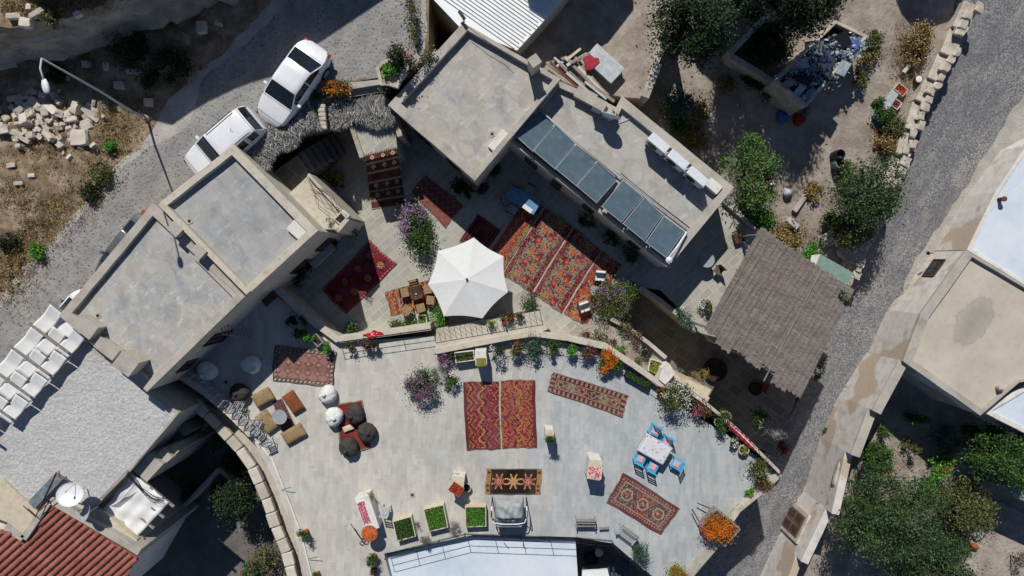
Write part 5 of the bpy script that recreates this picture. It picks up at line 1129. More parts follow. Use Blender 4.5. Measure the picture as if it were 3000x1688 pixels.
# ------------------------------------------------------------------ plants
def pot(t, r, h, mat='terracotta', square=False, loc=(0,0,0)):
    if square: a = MB().box((loc[0],loc[1],loc[2]+h/2), (2*r,2*r,h), .3).build('pot', M[mat], t, bevel=.02); return a
    o = MB().lathe([(r*.7,0),(r*.95,h*.85),(r*1.05,h*.86),(r*1.05,h),(r*.9,h),(r*.88,h*.9),(.001,h*.9)], n=18, cap=False, c=loc).build('pot', M[mat], t, smooth=False)
    s = MB().lathe([(.001,h*.92),(r*.88,h*.91)], n=14, cap=False, c=loc).build('soil', M['soil'], t); return o
def plant(name, label, px, py, z, r, h, leaf, n=700, size=.09, fl=None, nf=0, fs=.07, potr=None, poth=.3, potm='terracotta', group=None, asp=.5, sig=.24, cat='plant', k=None, ry=None, rot=0, up=.5, stems=True, flzone=None, fill=.5, flat=1.0):
    zb = zz(z, (px, py)); p = P(px, py, zb+h*.55); s = mpp(zb+h*.55); R = r*s; RY = (ry or r)*s
    t = thing(name, label, cat, (p.x, p.y, zb), rot, group)
    b = 0
    if potr: pot(t, potr*s, poth, potm); b = poth*.8
    H = max(.12, h-b)
    c = blob(n, (R, RY, H/2), k=k or max(7, int(R*22)), sig=sig, fill=fill); c[:,2] = np.maximum(c[:,2]+b+H/2, b+.02)
    leaves('foliage', c, size, M[leaf], t, asp, up)
    nf = nf if 'rose' not in label else 40
    if stems and R > .2:
        m = MB()
        for i in range(6 if R > .45 else 4):
            a = R_.uniform(0, 6.28); q = R*R_.uniform(.3,.75); m.tube([(0,0,b*.5),(math.cos(a)*q*.4,math.sin(a)*q*.4,b+H*.35),(math.cos(a)*q,math.sin(a)*q*(RY/R),b+H*.75)], .018, 5, r2=.006)
        m.build('stem', M['bark'], t)
    if fl and nf:
        g = blob(nf, (R*1.0, RY*1.0, H*.52), k=max(6, int(R*16)), sig=sig*.8, fill=.75); g[:,2] = np.abs(g[:,2])*.75+b+H*.55
        if flzone is not None: g = g[(g[:,0]*flzone[0]+g[:,1]*flzone[1]) > flzone[2]*R]
        if len(g) > 4: leaves('flower', g, fs, M[fl], t, .9, .9)['kind'] = 'stuff'
    return t
def trough(label, q, z, h, mat, leaf, n=900, size=.05, lh=.1, wall=.06, name='planter', cat='planter', fl=None, nf=0, group=None):
    v = PP(q, z+h); c = cen(v); t = thing(name, label, cat, (c.x,c.y,z), 0, group)
    inn = offset_poly(v, wall); m = MB(); ring(m, v, inn, z, z+h); m.build('box', M[mat], t, world=1, bevel=.008)
    MB().add([Vector((p.x,p.y,z+h-.05)) for p in inn], [tuple(range(len(inn)))]).build('soil', M['soil'], t, world=1)
    u = NR.uniform(0.02,.98,(n,2)); A = np.array([[p.x-c.x,p.y-c.y] for p in inn])
    xy = A[0]*((1-u[:,:1])*(1-u[:,1:]))+A[1]*(u[:,:1]*(1-u[:,1:]))+A[2]*(u[:,:1]*u[:,1:])+A[3]*((1-u[:,:1])*u[:,1:])
    ph_ = NR.uniform(0,6,3); den = np.sin(xy[:,0]*5+ph_[0])*np.sin(xy[:,1]*6+ph_[1])+.5*np.sin(xy[:,0]*15+xy[:,1]*13+ph_[2])+NR.normal(size=n)*.35; z_ = h+NR.uniform(-.05, lh, n)*(.75+.5*np.clip(den,-1,1)); cc = np.column_stack([xy, z_])[den > -.85]; n = len(cc)
    leaves('foliage', cc, size, M[leaf], t, .55, .8)
    if fl:
        i = NR.choice(n, nf); leaves('flower', cc[i]+np.array([0,0,.04]), size*1.2, M[fl], t, .9, 1)['kind'] = 'stuff'
    return t
# --- court
t = plant('flowering_shrub', 'oval flowering shrub with purple heads in a brick bed in the middle of the courtyard', 1221, 672, ZC, 46, 1.15, 'leaf_green', 4200, .10, 'fl_purple', 1500, .075, ry=80, rot=.12, flzone=(-.7,.75,.0), k=40)
MB().lathe([(.55,0),(.6,.3),(.48,.3),(.48,.22),(.001,.22)], n=4, cap=False, sy=2.0).build('brick_bed', M['terracotta'], t)
plant('potted_plant', 'small bright green plant at the upper tip of the oval flowering shrub', 1211, 598, ZC, 10, .35, 'leaf_bright', 160, .08, potr=5, poth=.15)
plant('potted_plant', 'leafy pot plant with orange flowers left of the hanging runner', 953, 513, ZC, 17, .75, 'leaf_yellow', 420, .09, 'fl_orange', 60, .06, 9, .3, group='pots near the hanging runner')
plant('potted_plant', 'pot plant with white and pink flowers between the orange flowered pots', 978, 533, ZC, 13, .6, 'leaf_green', 260, .08, 'fl_pink', 60, .05, 8, .3, group='pots near the hanging runner')
plant('potted_plant', 'bushy pot plant closest to the hanging runner', 996, 520, ZC, 17, .7, 'leaf_yellow', 380, .09, 'fl_orange', 40, .06, 9, .3, group='pots near the hanging runner')
plant('potted_plant', 'yellow rimmed pot with a low rosette of leaves in the courtyard', 1005, 548, ZC, 9, .4, 'leaf_yellow', 160, .07, potr=10, poth=.32, potm='pot_cream', group='pots near the hanging runner')
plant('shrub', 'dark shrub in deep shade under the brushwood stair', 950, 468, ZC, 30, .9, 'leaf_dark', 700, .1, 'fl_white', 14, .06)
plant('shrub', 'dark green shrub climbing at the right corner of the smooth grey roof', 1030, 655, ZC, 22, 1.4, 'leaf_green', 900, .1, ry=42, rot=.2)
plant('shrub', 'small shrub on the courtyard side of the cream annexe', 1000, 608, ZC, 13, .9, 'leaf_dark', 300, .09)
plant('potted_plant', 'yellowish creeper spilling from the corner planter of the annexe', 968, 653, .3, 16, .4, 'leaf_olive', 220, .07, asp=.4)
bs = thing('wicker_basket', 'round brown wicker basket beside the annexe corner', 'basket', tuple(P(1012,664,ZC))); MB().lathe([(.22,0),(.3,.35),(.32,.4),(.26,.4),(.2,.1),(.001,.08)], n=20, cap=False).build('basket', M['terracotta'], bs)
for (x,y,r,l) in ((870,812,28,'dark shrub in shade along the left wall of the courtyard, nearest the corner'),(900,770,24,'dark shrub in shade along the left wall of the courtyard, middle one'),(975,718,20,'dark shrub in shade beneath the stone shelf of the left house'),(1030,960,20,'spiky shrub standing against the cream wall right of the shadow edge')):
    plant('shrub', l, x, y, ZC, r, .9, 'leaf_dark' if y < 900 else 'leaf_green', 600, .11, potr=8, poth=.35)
plant('shrub', 'bushy grey green shrub in the planter row below the striped kilim, left end', 1173, 957, ZC+.1, 27, .8, 'leaf_olive', 900, .09, ry=20)
plant('shrub', 'bushy green shrub in the planter row just left of the small lawn box', 1205, 942, ZC+.1, 20, .8, 'leaf_green', 700, .09)
trough('small grass filled box between two shrubs below the striped kilim', [(1222,925),(1248,922),(1252,952),(1224,956)], ZC+.1, .45, 'plaster_white', 'leaf_bright', 500, .05, .06, .04)
plant('shrub', 'bright fan leaved bush at the lower left rim of the parasol', 1282, 928, ZC+.1, 30, .95, 'leaf_bright', 900, .13, asp=.35)
plant('shrub', 'shrub at the right end of the deck railing by the kilims', 1552, 884, ZC, 27, 1.0, 'leaf_green', 900, .09, 'fl_mauve', 60, .05)
for i, (x,y,lf,fl,l) in enumerate(((1440,948,'leaf_yellow',None,'yellow green plant hanging through the deck railing'),(1475,938,'leaf_olive','fl_red','small plant beside the red flowers on the deck railing'),(1498,927,'leaf_green','fl_red','bright red geraniums on the deck railing'),(1525,925,'leaf_olive',None,'rightmost small plant on the deck railing'))):
    plant('railing_plant', l, x, y, ZT+.33, 13, .5, lf, 220, .07, fl, 60 if i == 2 else 20, .08, potr=6, poth=.2)
plant('shrub', 'big olive brown bush with violet flowers beside the white armchairs', 1792, 882, ZC, 56, 1.5, 'leaf_olive', 4200, .10, 'fl_purple', 800, .06, k=40, flzone=(-.5,.8,.15))
plant('shrub', 'dense green bush touching the big olive bush', 1845, 842, ZC, 23, 1.1, 'leaf_green', 1000, .08)
plant('shrub', 'grey green shrub growing over the top of the pale steps', 2005, 935, ZC, 22, 1.0, 'leaf_blue', 900, .09, ry=34, rot=.5)
plant('potted_plant', 'leafy pot plant under the left edge of the reed roof', 2080, 900, ZC, 19, .7, 'leaf_olive', 500, .09, 'fl_white', 30, .05, 10, .3, 'pot_cream')
plant('potted_plant', 'pale white flowered plant left of the reed roof edge', 2058, 893, ZC, 14, .6, 'leaf_blue', 260, .06, 'fl_white', 120, .05, 7, .25, 'pot_cream')
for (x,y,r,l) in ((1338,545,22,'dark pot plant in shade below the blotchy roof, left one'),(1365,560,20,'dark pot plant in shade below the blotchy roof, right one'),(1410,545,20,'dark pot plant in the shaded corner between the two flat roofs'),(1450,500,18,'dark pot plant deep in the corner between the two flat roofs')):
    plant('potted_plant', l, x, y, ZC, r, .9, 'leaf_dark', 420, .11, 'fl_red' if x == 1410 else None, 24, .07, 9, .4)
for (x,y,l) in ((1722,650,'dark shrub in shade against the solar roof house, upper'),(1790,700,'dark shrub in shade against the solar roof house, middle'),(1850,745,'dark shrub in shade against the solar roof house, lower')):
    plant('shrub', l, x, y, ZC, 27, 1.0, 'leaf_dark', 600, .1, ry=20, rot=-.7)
# raised bed shrubs
for i, (x,y,r,lf,fl,l) in enumerate(((1712,980,16,'leaf_red',None,'small reddish shrub at the upper end of the raised bed'),(1752,986,30,'leaf_olive','fl_white','yellow green spreading shrub at the upper end of the raised bed'),(1790,1000,18,'leaf_red',None,'reddish shrub next to the terrace wall in the raised bed'),(1818,1022,14,'leaf_bright',None,'narrow green shrub along the terrace wall in the raised bed'),
    (1826,960,22,'leaf_olive','fl_mauve','mauve flowered shrub beginning the wall of the dark patio'),(1862,992,22,'leaf_red','fl_mauve','reddish mauve shrub in the middle of the raised bed'),(1895,1028,22,'leaf_dark',None,'dark green shrub in the lower half of the raised bed'),(1870,1060,14,'leaf_olive',None,'small weed on the sandy strip of the raised bed'))):
    plant('bed_shrub', l, x, y, -2.6, r, .6, lf, 520 if r > 20 else 240, .08, fl, 60, .05)
trough('yellow green planted box at the lower end of the raised bed', [(1905,1050),(1942,1062),(1930,1098),(1898,1086)], -2.6, .3, 'plaster_white', 'leaf_yellow', 600, .07, .14, .04)
# --- terrace north edge
plant('flowering_shrub', 'mauve flowered plant at the left end of the terrace railing row', 1298, 1052, ZT, 20, .75, 'leaf_red', 500, .08, 'fl_purple', 240, .055)
plant('flowering_shrub', 'small dark plant beside the planted trough on the upper terrace edge', 1325, 1042, ZT, 14, .75, 'leaf_dark', 300, .08)
trough('rectangular trough of low herbs beside the yellow covered stand', [(1330,1033),(1388,1026),(1392,1056),(1335,1064)], ZT, .5, 'plaster_white', 'leaf_olive', 900, .05, .05, .045)
t = thing('stand', 'white stand with a mustard green covered top on the upper terrace edge', 'stand', tuple(P(1412,1045,ZT)), .05)
MB().box((0,.1,.55),(.55,.75,1.1)).build('body', M['plaster_white'], t, bevel=.02); MB().box((0,-.12,1.13),(.46,.42,.10)).build('cover', M['olive_cover'], t, bevel=.03)
plant('flowering_shrub', 'tall white and mauve flowered plant right of the mustard covered stand', 1455, 1036, ZT, 24, 1.1, 'leaf_dark', 600, .08, 'fl_white', 240, .055)
for i, (x,y,r,h,lf,fl,l) in enumerate(((1512,1020,22,.9,'leaf_olive','fl_red','olive plant with a few red blooms in the railing row'),(1560,1018,32,1.0,'leaf_blue',None,'large blue green bush in the railing row'),(1622,1018,22,.8,'leaf_green',None,'mid green bush right of the blue green one'),(1674,1022,17,.7,'leaf_bright',None,'round bright green bush in a pale pot'),(1722,1040,24,.7,'leaf_red','fl_pink','reddish brown low bush before the orange bush'),(1812,1066,14,.6,'leaf_green',None,'small green bush touching the orange bush'))):
    plant('shrub', l, x, y, ZT, r, h, lf, 300+r*28, .085, fl, 40, .06, potr=r*.5, poth=.3, potm='pot_cream')
plant('flowering_shrub', 'vivid orange flowering bush near the right end of the railing row', 1776, 1060, ZT, 29, .75, 'leaf_green', 900, .08, 'fl_orange', 2600, .06, potr=12, poth=.3, k=26)
trough('long dark green trough at the right end of the railing row', [(1838,1082),(1908,1120),(1900,1145),(1830,1104)], ZT, .35, 'dark_metal', 'leaf_green', 900, .06, .08, .03)
plant('flowering_shrub', 'large purple flowered bush standing free in the upper middle of the terrace', 1236, 1126, ZT, 46, 1.0, 'leaf_green', 2200, .09, 'fl_mauve', 1300, .06, potr=18, poth=.35, k=30)
plant('flowering_shrub', 'green and white flowered plant beside the bare pale branches', 1318, 1108, ZT, 24, .8, 'leaf_green', 600, .08, 'fl_white', 90, .06, potr=9, poth=.3)
plant('bare_shrub', 'tangle of bare pale twigs between two flowered plants', 1288, 1092, ZT, 24, .7, 'bare', 420, .2, asp=.07, stems=False)
for (x,y,r,h,lf,fl,nf,l) in ((1936,1146,14,.6,'leaf_green','fl_red',90,'red flowered plant left of the big white flowered bush'),(1946,1165,14,.5,'leaf_yellow',None,0,'yellow green pot plant below the red flowers'),(1985,1168,48,1.15,'leaf_olive','fl_white',420,'largest white flowered bush by the stone wall'),(2052,1198,26,.8,'leaf_red','fl_pink',90,'brownish pink bush along the stone wall'),(2108,1240,30,.9,'leaf_green',None,0,'dark green bush along the stone wall above the drape'),(2150,1292,15,.6,'leaf_dark','fl_white',90,'white flowered plant left of the cream pot'),(2228,1375,34,.9,'leaf_olive',None,0,'dry olive bush in the right corner of the terrace'),(2238,1412,28,.7,'leaf_red',None,0,'lower brownish bush in the right corner of the terrace'),(2197,1440,13,.5,'leaf_bright',None,0,'small bright green bush on the corner parapet')):
    plant('shrub', l, x, y, ZT, r, h, lf, 260+int(r*r*1.15), .085, fl, nf, .065, potr=min(12,r*.4), poth=.3, potm='pot_cream')
plant('potted_plant', 'yellow green rosette in a round cream pot below the red drape', 2178, 1317, ZT, 11, .5, 'leaf_yellow', 240, .08, potr=15, poth=.38, potm='pot_cream')
for i in range(14):
    pass
# big cart with orange flowers
t = thing('flower_cart', 'wooden cart planter overflowing with orange flowers at the lower right', 'planter', tuple(P(2095,1530,ZT)), math.radians(-40))
m = MB(); o_ = [Vector((-.75,-.55,0)),Vector((.85,-.55,0)),Vector((.85,.62,0)),Vector((-.75,.62,0))]; ring(m, o_, offset_poly(o_, .07), .25, .75); m.build('box', M['wood_grey'], t, bevel=.01)
MB().box((.05,.03,.66),(1.45,1.02,.04)).build('soil', M['soil'], t)
c = blob(2600, (.78,.66,.30), k=30); c[:,2] += .85; c[:,0] -= .05; leaves('foliage', c[:1400], .08, M['leaf_green'], t); c = blob(2400, (.76,.62,.28), k=34, fill=.7); c[:,2] = np.abs(c[:,2])+.92; c[:,0] -= .15; c[:,1] -= .05; leaves('flower', c, .05, M['fl_orange'], t, .9, 1)['kind'] = 'stuff'
for s in (-1,1): MB().tube([(-.9,s*.42,.55),(-1.5,s*.2,.4)], .03, 6).build('handle', M['wood_dark'], t)
MB().tube([(-.55,-.7,.8),(.9,-.7,.8)],.02,6).build('rail', M['dark_metal'], t)
plant('grass_tuft', 'spiky grey green tuft by the diagonal lower railing', 1880, 1622, ZT, 24, .7, 'leaf_blue', 420, .42, asp=.07, ry=30, stems=False, up=.2, potr=8, poth=.25)
plant('flowering_shrub', 'yellow green bush with red flowers at the bottom tip of the terrace', 1983, 1675, ZT, 31, .8, 'leaf_yellow', 1200, .08, 'fl_red', 120, .08, potr=13, poth=.35)
plant('potted_plant', 'round boxwood in a pot on the terrace left edge', 891, 1566, ZT, 17, .85, 'leaf_green', 800, .06, 'fl_orange', 12, .05, potr=10, poth=.45)
plant('potted_plant', 'half cut off green pot plant at the bottom left of the terrace', 928, 1685, ZT, 12, .6, 'leaf_green', 300, .06, potr=7, poth=.35)
plant('potted_plant', 'larger clipped green bush beside the pale blue roof corner', 1092, 1640, ZT, 19, .9, 'leaf_green', 1000, .06, potr=11, poth=.4)
plant('potted_plant', 'smaller dark bush directly beneath the larger clipped one', 1094, 1672, ZT, 14, .7, 'leaf_dark', 500, .06, potr=8, poth=.35)
plant('bare_shrub', 'wispy bare bush between the two right hand herb boxes', 1331, 1545, ZT, 18, .5, 'bare', 420, .16, asp=.08, stems=False)
plant('bare_shrub', 'reddish bare twigs at the right side of the first herb box', 1220, 1545, ZT, 13, .4, 'bare', 260, .14, asp=.08, stems=False)
plant('bare_shrub', 'dry twigs hanging over the railing between the herb boxes', 1242, 1585, ZT, 20, .4, 'bare', 160, .3, asp=.06, stems=False, ry=9)
trough('dark green herb box at the left of the row of three', [(1149,1528),(1205,1512),(1219,1572),(1163,1588)], ZT, .4, 'pot_cream', 'leaf_green', 2600, .05, .12, .05, group='herb boxes')
trough('lightest yellow green herb box in the middle of the row of three', [(1239,1492),(1300,1478),(1313,1546),(1256,1560)], ZT, .42, 'pot_cream', 'leaf_bright', 2800, .05, .12, .05, group='herb boxes')
trough('square herb box beside the grey covered swing', [(1362,1484),(1424,1484),(1425,1543),(1363,1546)], ZT, .45, 'stonebeige', 'leaf_bright', 2600, .05, .08, .05, group='herb boxes')
# trough planters on the left part
trough('wooden trough along the cream wall, upper one', [(868,930),(884,920),(908,950),(892,962)], ZT, .45, 'wood_grey', 'leaf_green', 400, .06, .1)
trough('wooden trough along the cream wall, lower one', [(905,990),(925,975),(948,1003),(930,1018)], ZT, .4, 'wood_grey', 'soil' if False else 'leaf_olive', 60, .05, .03)
for (x,y,r,lf,l) in ((852,940,17,'leaf_dark','dark leafy plant at the upper end of the left wall trough'),(884,975,20,'leaf_green','green leafy plant in the middle of the left wall troughs'),(905,992,17,'leaf_bright','bright leafy plant at the lower end of the left wall troughs'),(958,1020,16,'leaf_bright','bright leafy plant at the corner of the pink diamond rug'),(1024,1014,13,'leaf_olive','small pot plant hanging on the railing left of the flag'),(1074,1014,17,'leaf_red','brown pot plant against the railing below the flag'),(1100,1010,9,'leaf_dark','tiny dark pot plant against the railing below the flag')):
    plant('potted_plant', l, x, y, ZT, r, .7, lf, 200+int(r*r*.9), .10, potr=r*.45, poth=.35)
# lower yard plants
for (x,y,r,lf,fl,l) in ((550,1205,28,'leaf_dry',None,'dry golden creeper in the corner above the lower yard'),(600,1235,24,'leaf_dry',None,'dry creeper hanging from the curved stone coping'),(650,1300,30,'leaf_blue',None,'spiky agave like plant below the curved stone coping'),(672,1355,28,'leaf_green',None,'green shrub with pale flowers in the lower yard'),(700,1372,26,'leaf_dark',None,'dark shrub beneath the coping bend'),(535,1300,16,'leaf_dry',None,'orange brown plant on top of the pale slabs'),(770,1640,42,'leaf_olive','fl_pink','rose bush with pink flowers at the bottom of the lower yard'),(730,1670,22,'leaf_green','fl_pink','green rose bush at the very bottom of the lower yard'),(640,1440,34,'leaf_dark',None,'shaded shrub in the middle of the lower yard'),(560,1440,20,'leaf_dark',None,'shaded shrub near the yard wall')):
    plant('shrub', l, x, y, -5.9 if y > 1330 else -4.6, r, 1.3, lf, 1000, .12 if 'agave' not in l else .4, fl, 150, .09, asp=.5 if 'agave' not in l else .08)
# alley weeds
for (x,y,r,l) in ((2665,858,19,'bright green weed growing at the foot of the alley facade'),(2484,1166,16,'green weed at the edge of the lower alley, upper of two'),(2493,1148,14,'green weed on the pale strip of the alley beside another'),(2421,1262,11,'smallest green weed on the alley by the rounded rock')):
    plant('weed', l, x, y, ZR, r, .4, 'leaf_bright' if r > 12 else 'leaf_green', 420, .11, ry=r*1.25, rot=-.5, stems=False)
plant('creeper', 'green creeper on the right corner of the reed roof', 2475, 868, -.35, 14, .35, 'leaf_olive', 260, .09, ry=22, rot=.8, stems=False)
plant('creeper', 'green creeper hanging below the lower right side of the reed roof', 2398, 1085, -4.6, 16, 1.5, 'leaf_olive', 520, .10, ry=40, rot=-.45, stems=False)
plant('shrub', 'green bush in the shaded gap below the reed roof', 2232, 1225, -4.5, 30, 1.2, 'leaf_green', 900, .11)
plant('bare_shrub', 'pale bare brush beside the alley below the reed roof', 2270, 1245, -3.5, 28, .8, 'twig', 700, .28, asp=.06, ry=36, stems=False)
plant('flowering_shrub', 'red flowering plant in the shaded alley below the terrace corner', 2292, 1310, up(ZR,0), 18, .8, 'leaf_dark', 300, .1, 'fl_red', 120, .1)
plant('shrub', 'straw coloured dead tree trunk fan beside the sandstone steps', 2050, 1100, -4.6, 24, .8, 'leaf_dry', 320, .34, asp=.07, stems=False)
# ------------------------------------------------------------------ trees
def tree(label, px, py, zf, r, h, leaf, n, size=.16, k=60, trunk=.16, asp=.45, sig=.17, crownb=.35, name='tree', fill=.35, group=None, ry=None, rot=0, cat='tree'):
    zb = zz(zf, (px, py)); zm = zb+h*.65; p = P(px, py, zm); s = mpp(zm); R = r*s; RY = (ry or r)*s
    t = thing(name, label, cat, (p.x,p.y,zb), rot, group)
    ch = h*(1-crownb); c = blob(n, (R, RY, ch/2), k=k, sig=sig, fill=fill); c[:,2] += h-ch/2
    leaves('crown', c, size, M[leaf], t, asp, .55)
    m = MB(); m.tube([(0,0,-.2),(.05,.03,h*.25),(0,.05,h*.55)], trunk, 9, r2=trunk*.6)
    for i in range(9):
        a = i*.7+R_.uniform(-.3,.3); q = R_.uniform(.55,.85); m.tube([(0,.03,h*R_.uniform(.2,.45)),(math.cos(a)*R*q*.45,math.sin(a)*RY*q*.45,h*.6),(math.cos(a)*R*q,math.sin(a)*RY*q,h*R_.uniform(.65,.85))], trunk*.42, 6, r2=.02)
    m.build('trunk', M['bark'], t); return t
tree('dark dense evergreen tree at the top edge right of the plank pile', 2040, 75, ZG, 104, 6.5, 'leaf_dark', 14000, .15, 50, .2)
tree('dark evergreen cut by the top edge above the scrap filled shed', 2370, -5, ZG, 95, 6.5, 'leaf_dark', 11000, .15, 60, .2)
tree('dark evergreen leaning into the first one from the top edge', 2200, -40, ZG, 95, 6.5, 'leaf_dark', 11000, .15, 60, .2)
tree('light green young tree below the solar roof in the garden', 2205, 510, ZG, 98, 3.4, 'leaf_mid', 6500, .13, 44, .12, sig=.11, ry=118)
tree('broad dark green tree leaning over the alley wall', 2545, 560, ZG, 112, 3.3, 'leaf_broad', 10000, .13, 60, .16, rot=.6, ry=92)
tree('lower green tree beside the alley wall just above the reed roof', 2500, 670, ZG, 60, 2.2, 'leaf_olive', 4200, .12, 44, .1)
tree('wispy grey green tree in the shaded part of the garden', 1990, 300, ZG, 55, 2.0, 'leaf_blue', 1800, .12, 40, .08, fill=.2)
tree('largest juniper like tree at the lower right', 2600, 1505, up(ZR,-.1), 172, 5.2, 'juniper', 22000, .15, 75, .25, asp=.35, sig=.11, ry=160)
tree('juniper like tree cut by the bottom edge', 2720, 1650, up(ZR,-.1), 130, 4.6, 'juniper', 14000, .15, 55, .22, asp=.35, sig=.12)
tree('green tree in front of the pale wall at the right edge', 2935, 1340, up(ZR,-.1), 105, 4.4, 'leaf_green', 11000, .14, 50, .2, sig=.12)
tree('olive tinted tree between the juniper and the right edge tree', 2830, 1480, up(ZR,-.1), 90, 4.0, 'leaf_olive', 9000, .13, 70, .18, sig=.12)
tree('small dark tree at the top of the lower right garden', 2575, 1345, up(ZR,-.1), 44, 2.6, 'leaf_green', 4500, .12, 50, .12)
tree('dark leafy tree deep in the shaded lower yard', 690, 1470, -5.9, 58, 3.0, 'leaf_dark', 5000, .14, 40, .12)
for i, (x,y,r,lf,fl,l) in enumerate(((2770,1290,42,'leaf_blue',None,'blue green bush behind the sandy clearing'),(2840,1265,26,'leaf_green',None,'green bush under the long retaining wall'),(2760,1360,30,'leaf_bright','fl_red','bright green bush with a few red blooms in the clearing'),(2735,1420,34,'leaf_bright',None,'bright green bush at the edge of the juniper crown'),(2860,1340,24,'leaf_olive','fl_red','rusty orange tinged bush in the lower right garden'),(2665,1225,18,'leaf_green',None,'small bush at the upper edge of the sandy clearing'),(2700,1232,16,'leaf_olive',None,'dry bush at the upper edge of the sandy clearing'),(2670,1310,22,'leaf_olive',None,'thin bush standing alone in the sandy clearing'),(2600,1265,18,'leaf_green',None,'thin bush along the shaded garden wall'),(2560,1310,24,'leaf_green',None,'green bush along the shaded garden wall lower down'))):
    plant('shrub', l, x, y, up(ZR,-.1), r, 1.2, lf, 1100 if r > 25 else 420, .12, fl, 40, .1)
for i, (x,y,r,h,lf,l) in enumerate(((1962,322,26,1.0,'leaf_olive','green shrub beside the solar roof parapet in the garden'),(1990,365,28,.9,'leaf_green','green shrub above the round wicker ring in the garden'),(2030,400,34,.5,'leaf_dry','patch like dry bush beside the solar roof parapet'),(2560,120,30,.8,'leaf_olive','olive bush right of the scrap filled shed'),(2540,165,26,.7,'leaf_dry','dry bush on the path side of the scrap filled shed'),(2520,230,24,.7,'leaf_olive','bush between the scrap filled shed and the tomato crates'),(2700,110,40,.8,'leaf_dry','brown bush at the top of the alley wall'),(2690,165,30,.6,'leaf_dry','dead brown bush in front of the alley wall'),(2590,330,26,.7,'leaf_green','green bush beside the blue crate'),(2625,370,32,.8,'leaf_olive','olive bush right below the tomato crates'),(2600,420,30,.7,'leaf_dry','dry weeds above the broad dark green tree'),(2575,300,16,.6,'leaf_green','small dark bush left of the upper tomato crate'),
      (2130,250,26,.4,'leaf_dry','low dry scrub in the middle of the shaded garden'),(2060,330,30,.4,'leaf_dry','low dry scrub patch on the bare garden earth'),(2390,560,28,.4,'leaf_dry','thin dry scrub between the two garden trees'),(2310,690,42,.5,'leaf_dry','wide mound of dry golden weeds above the reed roof'),(2385,740,30,.7,'leaf_bright','bright green shrub against the top corner of the reed roof'),(2440,650,30,.8,'leaf_green','dark green shrub beside the pale rocks above the reed roof'),(2190,620,34,.8,'leaf_green','green shrub strip below the light green tree'),(2240,640,30,.5,'leaf_bright','narrow grassy green strip along the terrace wall'),(2480,500,30,.9,'leaf_olive','olive shrub left of the broad dark green tree'),(1980,20,30,.8,'leaf_olive','shrub with dry stems at the top edge by the dirt path'),(1865,15,24,.8,'leaf_olive','spiky shrub at the top edge above the dirt yard'),(2245,265,24,.6,'leaf_green','low green bush along the shaded side of the scrap filled shed'),(2220,240,22,.5,'leaf_yellow','yellowish weeds in shade left of the scrap filled shed'),(2440,5,24,.6,'leaf_dry','dry bush by the path at the top edge'),(1780,232,22,.7,'leaf_green','green weed growing through the plank pile'))):
    plant('shrub', l, x, y, ZG, r, h, lf, 260+int(r*r*1.0), .11, None, 0)
plant('shrub', 'ivy like creeper on the end of the white sheet roof building', 1205, 60, .1, 26, 1.4, 'leaf_olive', 900, .10, ry=62, rot=.15)
plant('shrub', 'creeper following the upper left wall of the blotchy roof', 1255, 165, .0, 18, .9, 'leaf_olive', 600, .09, 'fl_white', 60, .06, ry=46, rot=-.7)
plant('flower_bed', 'stone edged flower bed with orange flowers beside the white saloon car', 985, 258, up(ZS,0), 46, .6, 'leaf_olive', 1700, .08, 'fl_orange', 360, .07, ry=22, rot=.1, k=26)
plant('shrub', 'small green shrub between the saloon car and the orange flower bed', 925, 278, up(ZS,0), 22, .6, 'leaf_green', 600, .08)
t = thing('stone_planter', 'rough stone planter of green leaves beside the entrance steps', 'planter', tuple(P(1150,222,ZS(1150,222))))
m = MB().lathe([(.62,0),(.66,.5),(.5,.52),(.46,.4),(.001,.4)], n=11, cap=False, wob=lambda a, z: .14*math.sin(a*5+1)); m.build('rim', M['wallstone'], t)
c = blob(900, (.42,.42,.25), k=14); c[:,2] += .55; leaves('foliage', c, .1, M['leaf_bright'], t)
plant('shrub', 'tall oleander like shrub behind the rough stone planter', 1172, 172, up(ZS,0), 32, 1.6, 'leaf_dark', 1200, .12, 'fl_pink', 50, .07)
plant('shrub', 'trailing shrub hanging below the rough stone planter', 1128, 262, up(ZS,-.2), 16, .6, 'leaf_olive', 500, .08, 'fl_white', 20, .05)
# dry hillside vegetation (stuff) and shrubs on the verge
def scatter(label, regions, zf, n, mat, size, asp, hgt, name='dry_grass'):
    pts = []
    for (cx, cy, rx, ry, w) in regions:
        k = int(n*w); q = NR.normal(size=(k,2))*.45; cl = np.floor(q*3+NR.uniform(0,1,(k,2))*.8)/3; q = q*.45+cl*.55+NR.normal(size=(k,2))*.07
        for a, b2 in q: pts.append((cx+a*rx, cy+b2*ry))
    out = []
    for (x, y) in pts:
        z = zz(zf, (x, y)) if not callable(zf) else None
        out.append((x, y))
    A = []
    if callable(zf):
        # plane fit for speed
        q = [P(x,y,zf(x,y)) for x,y in ((0,0),(900,0),(0,900))]
        n_ = (q[1]-q[0]).cross(q[2]-q[0]); 
        for x, y in out:
            d = P(x,y,0)-cam.location; tt = n_.dot(q[0]-cam.location)/n_.dot(d); A.append(cam.location+d*tt)
    else: A = [P(x,y,zf) for x,y in out]
    A = np.array([list(p) for p in A]); A[:,2] += NR.uniform(0, hgt, len(A))
    o = leaves(name, A, size, M[mat], None, asp, .35); return tag(o, label, 'grass', kind='stuff')
scatter('dry straw coloured grass over the rocky slope left of the street', [(70,560,150,120,.22),(150,440,120,90,.16),(330,340,110,90,.12),(60,720,110,120,.16),(120,620,120,100,.14),(240,560,90,90,.06),(40,330,90,70,.05),(300,420,80,60,.05)], ZS, 12000, 'straw_dry', .22, .09, .25)
